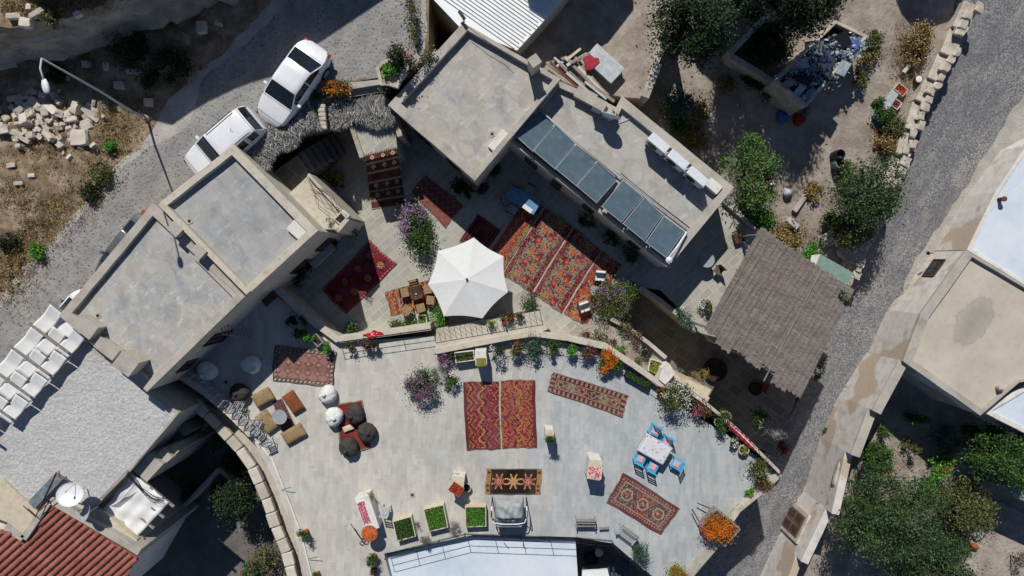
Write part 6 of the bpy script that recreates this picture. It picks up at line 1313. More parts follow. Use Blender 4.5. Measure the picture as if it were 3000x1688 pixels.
scatter('brown dead weeds over the rocky slope left of the street', [(90,600,150,160,.35),(260,400,150,110,.3),(30,800,80,120,.2),(200,250,200,80,.15)], ZS, 9000, 'leaf_dry', .13, .3, .2, 'dead_weeds')
scatter('dry grass on top of the rock cliff in the upper left corner', [(120,20,140,35,.5),(230,10,120,30,.3),(330,-20,90,25,.2)], CZ, 5000, 'straw_dry', .2, .12, .25)
scatter('dry weeds along the alley wall and the garden path', [(2650,180,40,110,.3),(2600,400,50,80,.3),(2040,420,60,40,.15),(2310,690,70,50,.25)], ZG, 6000, 'straw_dry', .16, .12, .2, 'dry_weeds')
for (x,y,r,h,lf,l) in ((100,737,22,.5,'leaf_bright','single bright green bush on the slope beside the street'),(325,430,16,.4,'leaf_bright','small green tuft among the dry weeds'),(160,215,26,.6,'leaf_dark','dark weed clump beside the lamp arm'),(440,235,34,.7,'leaf_dark','dark shrub below the cliff in shade'),(380,130,60,1.2,'leaf_dark','large dark shrub at the foot of the rock cliff'),(500,190,50,1.0,'leaf_dark','dark shrub between the cliff and the street'),(290,510,34,.5,'leaf_olive','olive brown shrub near the street edge'),(160,45,26,.6,'leaf_olive','olive bush on top of the cliff edge'),(270,560,30,.4,'leaf_dark','dark weed patch along the street edge'),(20,700,34,.6,'leaf_dark','dark bush at the left picture edge')):
    plant('shrub', l, x, y, CZ-.1 if 'top of the cliff' in l else ZS, r, h, lf, 400+int(r*r*.8), .11)
# ------------------------------------------------------------------ rocks
def rock(name, label, px, py, z, sx, sy, sz, rz, mat='limestone', group=None, tilt=.2, cat='rock', blocky=True, bev=.05):
    zb = zz(z, (px, py)); p = P(px, py, zb+sz*.5); bm = bmesh.new()
    bmesh.ops.create_cube(bm, size=1.0); bmesh.ops.subdivide_edges(bm, edges=bm.edges, cuts=2, use_grid_fill=True)
    from mathutils import noise as mn
    off = Vector((px*.13, py*.17, 3.1))
    for v in bm.verts:
        d = v.co.normalized(); f = .12 if blocky else .55
        v.co = v.co.lerp(d*.62, f)+mn.noise_vector(v.co*1.7+off)*.11
        v.co = Vector((v.co.x*sx, v.co.y*sy, v.co.z*sz))
    me = bpy.data.meshes.new(name); bm.to_mesh(me); bm.free(); o = new_obj(name, me, M[mat]); o.location = (p.x,p.y,zb+sz*.38)
    o.rotation_euler = (R_.uniform(-tilt,tilt), R_.uniform(-tilt,tilt), rz); b = o.modifiers.new('b','BEVEL'); b.width = bev*min(sx,sy,sz)*1.2; b.segments = 2
    return tag(o, label, cat, group)
RB = [(46,290,40,14,8),(75,285,36,12,-5),(104,298,34,18,-38),(88,310,34,20,15),(60,322,30,16,30),(115,311,20,16,50),(136,298,28,16,25),(150,283,36,18,10),(152,322,52,20,-38),(131,328,34,17,-70),(176,333,22,15,-20),(228,318,34,22,60),(75,350,38,22,-72),(92,336,22,16,30),(270,330,54,30,-42),(254,340,20,15,30),(200,338,24,18,20),(255,365,40,24,10),(236,405,58,40,0),(58,302,22,12,0),(40,318,26,14,-30),(146,398,40,14,-45),(175,425,34,16,-40),(175,405,18,12,20),(95,398,30,18,10),(75,408,38,9,-32),(50,392,34,14,-25),(10,380,44,22,10),(118,360,22,14,40),(140,350,26,12,-60),(215,390,30,20,35),(52,405,20,12,0),(60,430,18,12,10),(90,272,22,12,20),(108,268,16,10,0),(215,352,30,14,10),(124,281,18,12,-20),(186,362,20,12,30)]
descr = ['longest tapering block','flat pale block','leaning block','rounded block','narrow block','small block','squared block','upended block','long slab','wedge shaped block']
for i, (x,y,a,b2,r) in enumerate(RB):
    rock('rubble_block', 'cut limestone block tumbled in the rubble heap beside the street lamp', x, y, ZS, a*.0158, b2*.0158*1.15, R_.uniform(.25,.55), math.radians(r), group='rubble heap blocks', tilt=.35)
for i in range(90):
    x = R_.gauss(140,70); y = R_.gauss(345,48); a = R_.uniform(8,22)
    rock('rubble_stone', 'small pale stone scattered through the rubble heap beside the street lamp', x, y, ZS, a*.0155, a*.0155*R_.uniform(.5,.9), R_.uniform(.15,.45), R_.uniform(0,3), group='small rubble stones', tilt=.5)
for (x,y,a,b2,r,z,l) in ((42,48,36,14,3,CZ,'flat pale block at the left on top of the cliff'),(110,38,44,14,28,CZ,'long pale block on top of the cliff'),(76,68,30,22,-5,CZ,'white angular block on the cliff edge'),(88,22,16,14,0,CZ,'small white stone on top of the cliff'),(228,42,20,12,30,CZ,'pale stone at the right on the cliff edge'),
      (36,485,30,13,8,ZS,'lone pale brick shaped stone on the slope'),(58,537,30,12,0,ZS,'white broken stone low on the slope'),(95,515,22,11,8,ZS,'small white stone low on the slope'),(312,195,18,20,0,ZS,'pale square stone in shade beside the lamp post'),(395,210,50,16,-5,ZS,'pale sheet like stone in shade beside the lamp post'),(200,150,60,30,20,ZS,'big shaded boulder at the foot of the cliff'),(252,188,20,18,0,ZS,'shaded boulder beside the lamp arm'),(590,80,26,34,5,ZS,'grey boulder in the shade near the top of the street'),(640,70,20,10,-20,ZS,'small pale stone in the shade near the top of the street'),(20,180,60,40,10,ZS,'large shaded rock at the left picture edge'),(3,322,10,20,0,ZS,'white stone at the left picture edge'),(435,300,24,22,0,ZS,'grey stone by the lamp post foot'),(350,250,30,20,0,ZS,'flat stone under the lamp pole')):
    rock('boulder', l, x, y, z, a*.0155, b2*.0155*1.1, .3, math.radians(r))
# garden wall along alley : rough wall with pale cap stones
gw = thing('garden_wall', 'broken stone wall with pale cap stones between garden and alley', 'wall', tuple(P(2680,400,-5)))
gl = [(2858,5),(2815,85),(2780,160),(2742,235),(2706,300),(2676,380),(2648,455),(2610,540),(2572,640),(2538,710),(2505,775),(2478,830)]
gz = [ZR(x,y)+1.2 for x,y in gl]; gv = [P(x,y,z) for (x,y),z in zip(gl,gz)]
for i in range(len(gv)-1):
    a, b2 = gv[i], gv[i+1]; child_box(gw, 'wall_section', a, b2, -8, min(a.z,b2.z)-.06, .80, M['wallstone'], bevel=.05)
    k = 3
    for j in range(k):
        if R_.random() < .08: continue
        c0 = a.lerp(b2, (j+R_.uniform(.35,.65))/k); nn = Vector((-(b2-a).y,(b2-a).x,0)).normalized()
        sgn = 1 if nn.x > 0 else -1; c0 = c0+nn*sgn*R_.uniform(-.05,.32)
        bm = bmesh.new(); bmesh.ops.create_cube(bm, size=1); bmesh.ops.subdivide_edges(bm, edges=bm.edges, cuts=1, use_grid_fill=True)
        ln = (b2-a).length/k*R_.uniform(.85,1.12); wd_ = R_.uniform(.22,.48)
        for v in bm.verts: v.co = Vector((v.co.x*ln+R_.uniform(-.05,.05), v.co.y*wd_+R_.uniform(-.06,.06), v.co.z*.2+R_.uniform(-.03,.03)))
        me = bpy.data.meshes.new('cap_stone'); bm.to_mesh(me); bm.free(); o = new_obj('cap_stone', me, M['wallstone'], gw); o.location = c0-gw.location+Vector((0,0,.02)); o.rotation_euler = (0,0,math.atan2((b2-a).y,(b2-a).x)); q = o.modifiers.new('b','BEVEL'); q.width = .04; q.segments = 2
rock('boulder', 'large pale weathered rock above the right corner of the reed roof', 2490, 728, up(ZG,.1), 1.2, .8, .5, .8, 'wallstone', blocky=False)
rock('boulder', 'pale rock shelf beside the dark shrub above the reed roof', 2430, 700, ZG, .9, .7, .25, .5, 'wallstone', blocky=False)
rock('boulder', 'rounded brown rock on the edge of the lower alley', 2432, 1332, ZR, 1.1, .75, .7, .3, 'rock', blocky=False)
rock('boulder', 'white rock lump on the alley wall beside the big juniper', 2462, 1385, -4.3, .5, 1.5, .5, -.3, 'wallstone', blocky=False)
# concrete kerbs in the right garden
for (q,l) in (([(1890,285),(1928,185)],'concrete kerb on the dirt yard below the plank pile'),):
    wall_line('kerb', l, q, ZP+.3, -8, .4, M['coping'])
wall_line('garden_curb', 'low concrete edge of the terrace garden strip above the blue table', [(2120,590),(2215,672)], ZC+.3, -8, .12, M['coping'])
o = slab('shed_roof_slab', [(2375,640),(2345,600),(2400,560),(2420,600)], up(ZG,.05), -8, M['garden'], kind=None) if False else None
# scrap shed
plant('shrub', 'tangled dark shrubs filling the walled enclosure left of the scrap filled shed', 2262, 128, ZG, 74, 1.6, 'leaf_dark', 5200, .13, k=50, sig=.16, ry=62, rot=-.6)
plant('shrub', 'dark low shrubs against the lower side of the walled enclosure', 2205, 235, ZG, 40, .6, 'leaf_dark', 1300, .11, ry=18, rot=-.6)
wall_line('enclosure_wall', 'low weathered wall of the dark enclosure left of the scrap filled shed', [(2135,160),(2212,205),(2285,252)], ZG(2210,205)+1.0, -8, .3, M['wallstone'])
wall_line('enclosure_wall', 'upper low wall of the dark enclosure near the top edge trees', [(2135,160),(2240,52),(2330,-30)], ZG(2210,105)+1.0, -8, .3, M['wallstone'])
sq = [(2268,236),(2448,58),(2545,105),(2362,314)]
t = thing('scrap_shed', 'roofless low walled shed filled with scrap in the upper right garden', 'shed', tuple(P(2400,190,ZG(2400,190))))
zs_ = ZG(2400,190)+1.9; v = PP(sq, zs_); inn = offset_poly(v, .16); m = MB(); ring(m, v, inn, -8, zs_); m.build('walls', M['wallstone'], t, world=1, bevel=.03); MB().add([Vector((p.x,p.y,zs_-.35)) for p in inn], [tuple(range(4))]).build('floor', M['soil_dark'], t, world=1)
for i, (x,y,w,h_,r,mt,l) in enumerate(((2360,205,1.0,.5,38,'scrap_grey','bent grey sheet lying across the scrap shed'),(2390,145,.9,.7,10,'scrap_grey','large grey sheet at the upper side of the scrap shed'),(2440,175,1.2,.45,-48,'dark_blue_metal','corrugated dark sheet in the middle of the scrap shed'),(2485,130,.8,.5,-30,'blue_tarp','blue plastic sheet at the upper end of the scrap shed'),(2345,262,.8,.3,55,'scrap_pale','pale board at the lower end of the scrap shed'),(2330,235,.45,.4,10,'green_sheet','turquoise piece at the lower corner of the scrap shed'),(2370,280,.7,.35,40,'scrap_grey','grey board at the bottom tip of the scrap shed'),(2345,190,.6,.4,20,'scrap_pale','pale crumpled panel in the scrap shed'),(2420,225,.9,.3,-40,'dark_metal','narrow dark strip at the right side of the scrap shed'),(2400,185,1.1,.6,-15,'dark_blue_metal','dark slate coloured sheet under the corrugated one in the scrap shed'),(2455,125,.9,.6,25,'dark_metal','black sheeting at the upper edge of the scrap shed'),(2350,225,.8,.5,-35,'dark_metal','black tarpaulin piece in the lower half of the scrap shed'),(2470,200,.6,.4,60,'scrap_grey','grey board at the right rim of the scrap shed'),(2310,245,.5,.3,35,'wood_grey','short brown board at the left corner of the scrap shed'))):
    p = P(x,y,zs_-.15+.02*i); o = MB().box((0,0,0),(w*1.2,h_*1.2,.03)).build('scrap_sheet', M[mt]); o.location = p; o.rotation_euler = (R_.uniform(-.3,.3), R_.uniform(-.3,.3), math.radians(r)); tag(o, l, 'scrap', 'scrap in the shed')
c = blob(420, (.9,.75,.2), k=20); p = P(2475,135,zs_-.05); c += np.array(list(p)); o = leaves('plastic_scrap', c, .22, M['debris'], None, .6, .8); tag(o, 'heap of torn white and blue plastic scrap in the shed', 'scrap', kind='stuff')
c = blob(700, (1.3,.9,.15), k=36); p = P(2385,205,zs_-.05); c += np.array(list(p)); o = leaves('metal_scrap', c, .2, M['debris'], None, .35, .8); tag(o, 'loose grey scrap scattered in the lower half of the shed', 'scrap', kind='stuff')
# planks pile + bed box + crates
def plank(px, py, L, w, r, z, mat, label, th=.05, group='planks piled behind the blotchy roof'):
    zb = ZP+z; p = P(px,py,zb); o = MB().box((0,0,0),(L,w,th)).build('plank', M[mat], bevel=.008); o.location = p; o.rotation_euler = (R_.uniform(-.04,.04), R_.uniform(-.04,.04), math.radians(r)); return tag(o, label, 'plank', group)
PL = [(1650,160,1.3,.12,35),(1665,168,1.4,.12,38),(1672,183,1.3,.2,-30),(1640,215,1.6,.12,-40),(1655,222,1.9,.11,-42),(1668,212,2.0,.13,-44),(1690,232,2.2,.14,-42),(1700,215,2.1,.16,-46),(1715,228,2.3,.14,-44),(1702,250,1.8,.12,-40),(1722,212,2.0,.12,-50),(1735,238,2.0,.15,-47),(1765,272,1.4,.14,-36),(1690,175,1.1,.14,30),(1700,170,1.0,.12,28),(1680,160,.9,.12,40),(1630,205,1.2,.1,-35),(1745,265,1.3,.1,-38)]
for i, (x,y,L,w,r) in enumerate(PL): plank(x,y,L,w,r,.15+.05*(i % 5)+i*.012, ['wood_grey','scrap_pale','wood_grey','stonebeige'][i % 4] if i != 4 else 'rust', 'weathered plank in the jumbled pile behind the blotchy roof')
t = thing('trestle_bed', 'grey boarded platform with a red cloth on one end in the dirt yard', 'platform', tuple(P(1766,195,ZP)+Vector((0,0,0))), math.radians(-42))
MB().box((0,0,.45),(1.75,.95,.12)).build('deck', M['scrap_pale'], t, bevel=.01)
for a in (-1,1):
    for b2 in (-1,1): MB().box((a*.78,b2*.4,.2),(.07,.07,.4)).build('leg', M['wood_grey'], t)
MB().box((-.02,-.48,.36),(1.7,.04,.18)).build('side_board', M['wood_grey'], t)
m = MB().lathe([(.001,.03),(.3,.03),(.36,0)], n=12, cap=False, c=(0,0,0), wob=lambda a,z: .2*math.sin(a*3+1)+.1*math.sin(a*5)); o = m.build('red_cloth', M['red_cloth']); pt = P(1731,183,ZP+.53); o.location = pt; tag(o, 'crumpled red cloth lying on the grey boarded platform', 'cloth'); o.name = 'cloth'
def crate(px, py, r, label, mat='pot_cream', fill='peppers', s=(.62,.42,.25), zf=ZG, zo=0, grp=None):
    zb = zz(zf,(px,py))+zo; p = P(px,py,zb+.25); t = thing('crate', label, 'crate', (p.x,p.y,zb), math.radians(r), grp)
    o_ = [Vector((-s[0]/2,-s[1]/2,0)),Vector((s[0]/2,-s[1]/2,0)),Vector((s[0]/2,s[1]/2,0)),Vector((-s[0]/2,s[1]/2,0))]; m = MB(); ring(m, o_, offset_poly(o_, .03), .02, s[2]); m.build('frame', M[mat], t); MB().box((0,0,.03),(s[0]-.05,s[1]-.05,.03)).build('bottom', M[mat], t)
    if fill:
        n = 140; c = np.column_stack([NR.uniform(-s[0]*.43,s[0]*.43,n), NR.uniform(-s[1]*.43,s[1]*.43,n), NR.uniform(s[2]*.6,s[2]*1.02,n)]); leaves('produce', c, .09, M[fill], t, .8, .9)['kind'] = 'stuff'
    return t
crate(2640,262,-38,'uppermost crate of tomatoes beside the garden path', grp='tomato crates'); crate(2622,302,-35,'middle crate of tomatoes with pale rim', 'white_plastic', grp='tomato crates'); crate(2606,322,10,'lowest crate of tomatoes next to the blue crate', 'rust', grp='tomato crates')
crate(2580,345,-50,'blue plastic crate half hidden in the weeds', 'blue_tarp', None)
ob = MB().box((0,0,.15),(1.25,.4,.3)).build('box', M['scrap_pale'], bevel=.02); ob.name = 'storage_chest'; ob.location = P(2598,300,ZG(2598,300)); ob.rotation_euler = (0,0,math.radians(58)); tag(ob, 'long pale metal chest lying beside the tomato crates', 'chest')
t = thing('bucket', 'red and white bucket standing in the dry grass by the wall', 'bucket', tuple(P(2682,236,ZG(2682,236)))); MB().lathe([(.15,0),(.2,.3),(.17,.3),(.14,.05),(.001,.04)], n=16, cap=False).build('pail', M['red_metal'], t); MB().lathe([(.001,.33),(.16,.31)], n=14, cap=False).build('lid', M['white_plastic'], t)
ob = MB().tube([(-.35,0,.12),(.35,0,.12)], .11, 10).build('log', M['stonebeige']); ob.location = P(2655,200,ZG(2655,200)); ob.rotation_euler = (0,0,math.radians(52)); tag(ob, 'short pale log in the dry grass above the crates', 'log')
for (x,y,s_,l,mt) in ((2560,430,.5,'curved terracotta shard stack in the weeds','terracotta'),):
    pass
for i in range(9):
    rock('roof_tile', 'old brown roof tile stacked in the weeds below the crates', 2570+18*(i%3)+R_.uniform(-4,4), 385+i*8, ZG, .34, .16, .12, R_.uniform(0,3), 'terracotta', 'old tiles in the weeds', tilt=.5, cat='tile')
t = thing('barrel', 'dark round barrel standing upright beside the garden path', 'barrel', tuple(P(2443,458,ZG(2443,458)))); MB().lathe([(.24,0),(.26,.4),(.24,.75),(.2,.75),(.2,.5),(.001,.45)], n=18, cap=False).build('body', M['dark_metal'], t)
t = thing('barrel', 'open grey green barrel beside the dark one', 'barrel', tuple(P(2446,482,ZG(2446,482)))); MB().lathe([(.25,0),(.27,.4),(.25,.6),(.21,.6),(.21,.2),(.001,.1)], n=18, cap=False).build('body', M['green_sheet'], t)
t = thing('wicker_ring', 'round pale wicker basket on the bare ground of the garden', 'basket', tuple(P(2037,377,ZG(2037,377)))); MB().lathe([(.16,0),(.24,.3),(.21,.3),(.14,.05),(.001,.04)], n=18, cap=False).build('basket', M['straw'], t)
for (x,y,r,mt,l) in ((2292,342,.35,'blue_tarp','dark blue bundle in the shade of the garden'),(2340,350,.33,'red_metal','red bundle in the shade of the garden'),(2368,325,.22,'scrap_grey','grey lump in the shade of the garden'),(2260,540,.18,'white_plastic','small white bag under the light green tree'),(2307,565,.25,'scrap_pale','pale sack under the light green tree'),(2470,1345,.12,'scrap_pale','small pale object on the alley wall end')):
    p = P(x,y,ZG(x,y)+.15); o = MB().lathe([(r*.8,0),(r,.15),(r*.7,.32),(r*.2,.38)], n=12, wob=lambda a,z: .15*math.sin(3*a+z*9)+.08*math.sin(7*a)).build('bundle', M[mt], smooth=True); o.location = (p.x,p.y,p.z-.15); tag(o, l, 'bundle')
c = blob(500, (1.1,.8,.4), k=30); zb = -7.25; p = P(2850,1560,zb+.4); o = leaves('laundry', c+np.array([p.x,p.y,zb+.45]), .3, M['debris'], None, .7, .7)
bpy.data.objects.remove(o)
for (x,y,w,h_,r,mt,l) in ((2835,1545,1.0,.7,-30,'blue_tarp','dark blue cloth heap in the concrete yard'),(2872,1572,.7,.6,20,'scrap_pale','pale blue washing pile in the concrete yard'),(2858,1605,.6,.35,-10,'terracotta','rust orange bundle below the blue cloth heap'),(2830,1570,.5,.5,40,'dark_blue_metal','dark bundle beside the blue cloth heap')):
    p = P(x,y,zb+.3); o = MB().lathe([(.5,0),(.48,.18),(.36,.34),(.12,.4)], n=16, wob=lambda a,z: .18*math.sin(3*a+z*9)+.1*math.sin(7*a+z*14)).build('cloth_heap', M[mt], smooth=True); o.location = (p.x,p.y,zb); o.scale = (w,h_,.8); o.rotation_euler = (0,0,math.radians(r)); tag(o, l, 'cloth')
plant('bare_shrub', 'bare dark stems at the bottom right picture edge', 2985, 1640, -7.2, 26, 1.2, 'bark' if False else 'leaf_dark', 160, .4, asp=.07, stems=True)
# ------------------------------------------------------------------ furniture
t = thing('parasol', 'large white seven sided parasol in the courtyard', 'parasol', tuple(P(1368,820,ZC)))
top = P(1368,818,ZC+2.32)-t.location; rim = [(1388,696),(1475,751),(1488,856),(1413,933),(1300,927),(1254,833),(1283,735)]
rv_ = [P(x,y,ZC+1.95)-t.location for x,y in rim]
vs = []; fs = []; ns, ne = 8, 8
for k in range(7):
    a, b2 = rv_[k], rv_[(k+1)%7]
    base = len(vs)
    for i in range(ns+1):
        for j in range(ne+1):
            u = i/ns; e = a.lerp(b2, j/ne); w = math.sin(math.pi*j/ne); e = e+(top-e)*.045*w*u; p = top.lerp(e, u); p.z += -.03*w*u; vs.append(p)
    for i in range(ns):
        for j in range(ne): q = base+i*(ne+1)+j; fs.append((q, q+ne+1, q+ne+2, q+1))
m = MB().add(vs, fs); o = m.build('canopy', M['parasol_cloth'], t); s_ = o.modifiers.new('s','SOLIDIFY'); s_.thickness = .006
for k in range(7): MB().tube([top+Vector((0,0,-.03)), rv_[k]+Vector((0,0,-.02))], .014, 5).build('rib', M['pale_metal'], t)
MB().tube([(top.x,top.y,0),(top.x,top.y,2.35)], .03, 10).build('pole', M['pale_metal'], t); MB().lathe([(.05,0),(.06,.07),(.03,.14)], n=12, c=(top.x,top.y,2.31)).build('finial', M['dark_blue_metal'], t); MB().lathe([(.35,0),(.33,.08),(.06,.12)], n=18, c=(top.x,top.y,0)).build('base', M['coping'], t)
def bag(label, px, py, z, r, mat, knot=(0,0), seed=1, name='bean_bag'):
    p = P(px,py,z+.3); t = thing(name, label, 'bean bag', (p.x,p.y,z), seed*1.3); R = r*mpp(z+.3)
    f = lambda a, zz_: .05*math.sin(2*a+seed*2)+.045*math.sin(3*a+seed)+.025*math.sin(7*a+zz_*12+seed)+.015*math.sin(11*a-zz_*20)
    o = MB().lathe([(R*.6,0),(R*.9,.04),(R*1.0,.16),(R*1.0,.30),(R*.9,.44),(R*.68,.54),(R*.4,.58),(R*.15,.60)], n=40, wob=f).build('cushion', M[mat], t, smooth=True)
    for v in o.data.vertices:
        if v.co.z > .4: v.co.z += .03*math.sin(v.co.x*17+seed)*math.sin(v.co.y*13+seed)+.015*math.sin(v.co.x*38)
    k = MB().lathe([(.09,0),(.11,.06),(.07,.12),(.03,.15)], n=12, c=(knot[0]*R,knot[1]*R,.57), wob=lambda a,z: .2*math.sin(4*a)).build('knot', M[mat], t, smooth=True)
    for q in range(5):
        a = q*1.25+seed; MB().tube([(knot[0]*R+math.cos(a)*.06,knot[1]*R+math.sin(a)*.06,.60),(knot[0]*R+math.cos(a+.3)*R*.35,knot[1]*R+math.sin(a+.3)*R*.35,.575),(knot[0]*R+math.cos(a+.5)*R*.6,knot[1]*R+math.sin(a+.5)*R*.6,.50)], .014, 6, r2=.004).build('fold', M[mat], t, smooth=True)
    return t
bag('white bean bag with a knotted top, uppermost of the group on the red rug', 960, 1156, ZT, 27, 'bag_white', (0,.25), 1)
bag('white bean bag with wrinkled top touching the plain red rug', 978, 1222, ZT, 28, 'bag_white', (-.15,0), 2)
bag('dark brown bean bag uppermost on the plain red rug', 1040, 1215, ZT, 29, 'bag_brown', (.3,-.1), 3)
bag('dark brown bean bag at the right of the plain red rug', 1075, 1268, ZT, 29, 'bag_brown', (.05,.2), 4)
bag('dark brown bean bag lowest on the plain red rug with a pointed corner', 1022, 1310, ZT, 29, 'bag_brown', (-.3,-.3), 5)
bag('pale bean bag in shade, near the row of folded chairs', 607, 1088, ZT, 29, 'bag_white', (-.4,.3), 6)
bag('pale bean bag in shade, beside the dark end of the pink rug', 735, 1068, ZT, 28, 'bag_white', (-.5,.5), 7)
bag('black bean bag deep in shade by the straw cushions', 700, 1151, ZT, 28, 'bag_brown', (.1,-.1), 8)
def slabcushion(label, px, py, z, sx, sy, h, rz, mat, name='floor_cushion', cat='cushion', tilt=0, sub=True):
    p = P(px,py,z+h*.6); t = thing(name, label, cat, (p.x,p.y,z), math.radians(rz))
    bm = bmesh.new(); bmesh.ops.create_cube(bm, size=1); bmesh.ops.subdivide_edges(bm, edges=bm.edges, cuts=6, use_grid_fill=True)
    for v in bm.verts:
        x, y, w = v.co; e = (1-(2*abs(x))**6)*(1-(2*abs(y))**6); s = .93+.07*max(0,1-abs(w)*2)
        v.co = Vector((x*sx*s, y*sy*s, (w*(.55+.45*e)+.5)*h+.008*math.sin(x*40)+R_.uniform(-.004,.004)))
    me = bpy.data.meshes.new('pad'); bm.to_mesh(me); bm.free(); me.polygons.foreach_set('use_smooth', [True]*len(me.polygons)); o = new_obj('pad', me, M[mat], t)
    for s in (-1,1): MB().tube([(-sx*.47,s*sy*.48,h*.55),(sx*.47,s*sy*.48,h*.55)], .012, 5).build('piping', M['wood_dark'], t)
    return t
slabcushion('straw cushion with pale bands at the top of the low seating', 770, 1165, ZT, 1.02, .72, .32, 30, 'straw')
slabcushion('straw cushion at the left of the round zinc table', 782, 1236, ZT, .74, 1.12, .3, 38, 'straw')
slabcushion('straw cushion at the bottom right of the low seating', 860, 1272, ZT, 1.15, .70, .3, 30, 'straw')
slabcushion('rust brown patterned cushion standing apart on the right', 859, 1179, ZT, .68, 1.10, .28, 33, 'cushion_brown')
slabcushion('tan pillow lying between the dark bean bags', 1020, 1255, ZT+.02, .55, .3, .16, 22, 'pot_cream')
def rtable(label, px, py, z, r, h, mat, name='round_table', leg='dark_metal'):
    p = P(px,py,z+h); t = thing(name, label, 'table', (p.x,p.y,z)); R = r*mpp(z+h)
    MB().lathe([(R*.97,h-.03),(R,h-.02),(R,h+.01),(R*.96,h+.012),(R*.93,h-.003),(.001,h-.003)], n=36, cap=False).build('tabletop', M[mat], t)
    MB().lathe([(R*.1,0),(R*.1,h-.03)], n=10).build('column', M[leg], t); MB().lathe([(R*.55,0),(R*.5,.04),(R*.1,.07)], n=20).build('foot', M[leg], t); return t
rtable('round zinc table among the straw cushions', 819, 1222, ZT, 22, .55, 'zinc'); rtable('round sky blue table on the paved terrace left of the reed roof', 2072, 762, ZC, 22, .75, 'zinc'); rtable('small round grey table between the two white armchairs', 1742, 850, ZC, 14, .6, 'zinc')
M['blue_top'] = plain('blue_tabletop', '4f7594', '6b8fab', 5, .6)
bpy.data.objects['round_table.001'].children[0].data.materials[0] = M['blue_top']
t = thing('wicker_chair', 'small wicker chair tucked beside the round blue table', 'chair', tuple(P(2098,792,ZC)), .8)
MB().box((0,0,.42),(.42,.42,.05)).build('seat', M['wicker_dark'], t, bevel=.02); MB().box((.2,0,.65),(.05,.42,.45)).build('backrest', M['wicker_dark'], t, bevel=.02)
for a in (-1,1):
    for b2 in (-1,1): MB().box((a*.17,b2*.17,.2),(.04,.04,.4)).build('leg', M['wood_dark'], t)
def chair(name, label, seatm, frame, z, px, py, rz, group=None, cush=None, h=.45, w=.46, bh=.85, ladder=True, arms=False, cushback=False):
    p = P(px,py,z+h); t = thing(name, label, 'chair', (p.x,p.y,z), math.radians(rz), group); a = w/2-.025
    o_ = [Vector((-w/2,-w/2,0)),Vector((w/2,-w/2,0)),Vector((w/2,w/2,0)),Vector((-w/2,w/2,0))]
    m = MB(); m.box((0,0,h-.02),(w,w,.045)); m.build('seat', M[seatm], t, bevel=.01)
    for sx in (-1,1):
        for sy in (-1,1): MB().box((sx*a,sy*a,(h-.045)/2 if sx < 0 else (h-.045)/2),(.045,.045,h-.045)).build('leg', M[frame], t)
        MB().box((-a-.01,sx*a,(h+bh)/2),(.045,.045,bh-h)).build('back_post', M[frame], t)
        MB().box((0,sx*a,.16),(w-.09,.03,.03)).build('stretcher', M[frame], t)
    for k in range(3 if ladder else 2): MB().box((-a-.01,0,h+(bh-h)*(.35+.3*k)),(.025,w-.10,.06)).build('back_slat', M[frame], t)
    if cush: MB().box((.01,0,h+.03),(w*(.92 if arms else .62),w*(.92 if arms else .62),.08 if arms else .06)).build('cushion', M[cush], t, bevel=.025)
    if cushback: MB().box((-a+.06,0,h+.2),(.12,w*.9,.36)).build('back_cushion', M[cush], t, bevel=.04)
    if arms:
        for sy in (-1,1): MB().box((0,sy*(w/2),h+.2),(w,.05,.05)).build('armrest', M[frame], t, bevel=.01)
    return t
gb = 'blue chairs round the cloth covered table'
BC = [(1920,1262,-118,'upper left blue chair above the patterned tablecloth'),(1955,1294,-118,'upper right blue chair above the patterned tablecloth'),(1876,1345,62,'lower left blue chair below the patterned tablecloth'),(1913,1368,62,'lower middle blue chair below the patterned tablecloth'),(1983,1360,152,'blue chair at the right end of the patterned tablecloth')]
for x,y,r,l in BC: chair('blue_chair', l, 'blue_paint', 'blue_paint', ZT, x, y, r+180 if False else r, gb, 'pink_cloth', w=.50)
t = thing('dining_table', 'rectangular table surrounded by the blue chairs', 'table', tuple(P(1919,1318,ZT+.7)-Vector((0,0,.7))), math.radians(-30))
MB().box((0,0,.70),(1.42,.92,.04)).build('tabletop', M['wood_warm'], t)
for a in (-1,1):
    for b2 in (-1,1): MB().box((a*.6,b2*.38,.34),(.07,.07,.68)).build('leg', M['blue_paint'], t)
o = MB(); nx, ny = 24, 18; vs = []
for j in range(ny+1):
    for i in range(nx+1):
        x = (i/nx-.5)*1.66; y = (j/ny-.5)*1.14; ex = max(0, abs(x)-.72); ey = max(0, abs(y)-.47); d = max(ex, ey); z = .731-min(.22, d*2.3)+.02*math.sin(x*9+y*3)*min(1,d*12); vs.append((x*(1 if ex == 0 else (.72+ex*.35)/abs(x)), y*(1 if ey == 0 else (.47+ey*.35)/abs(y)), z))
fs = [(j*(nx+1)+i, j*(nx+1)+i+1, (j+1)*(nx+1)+i+1, (j+1)*(nx+1)+i) for j in range(ny) for i in range(nx)]
o = o.add(vs, fs).build('tablecloth', M['floral'], smooth=True); o.location = t.location; o.rotation_euler = t.rotation_euler; s_ = o.modifiers.new('s','SOLIDIFY'); s_.thickness = .006; tag(o, 'white tablecloth with grey flower print on the table between the blue chairs', 'tablecloth')
t = thing('garden_table', 'dark slatted square garden table on the striped kilim', 'table', tuple(P(1218,858,ZC+.7)-Vector((0,0,.7))), math.radians(14))
for k in range(9): MB().box((0,-.31+k*.078,.7),(.62,.055,.03)).build('slat', M['wood_dark'], t)
for a in (-1,1):
    MB().box((a*.29,0,.665),(.05,.7,.04)).build('frame_bar', M['wood_dark'], t)
    for b2 in (-1,1): MB().box((a*.27,b2*.3,.33),(.05,.05,.64)).build('leg', M['wood_dark'], t)
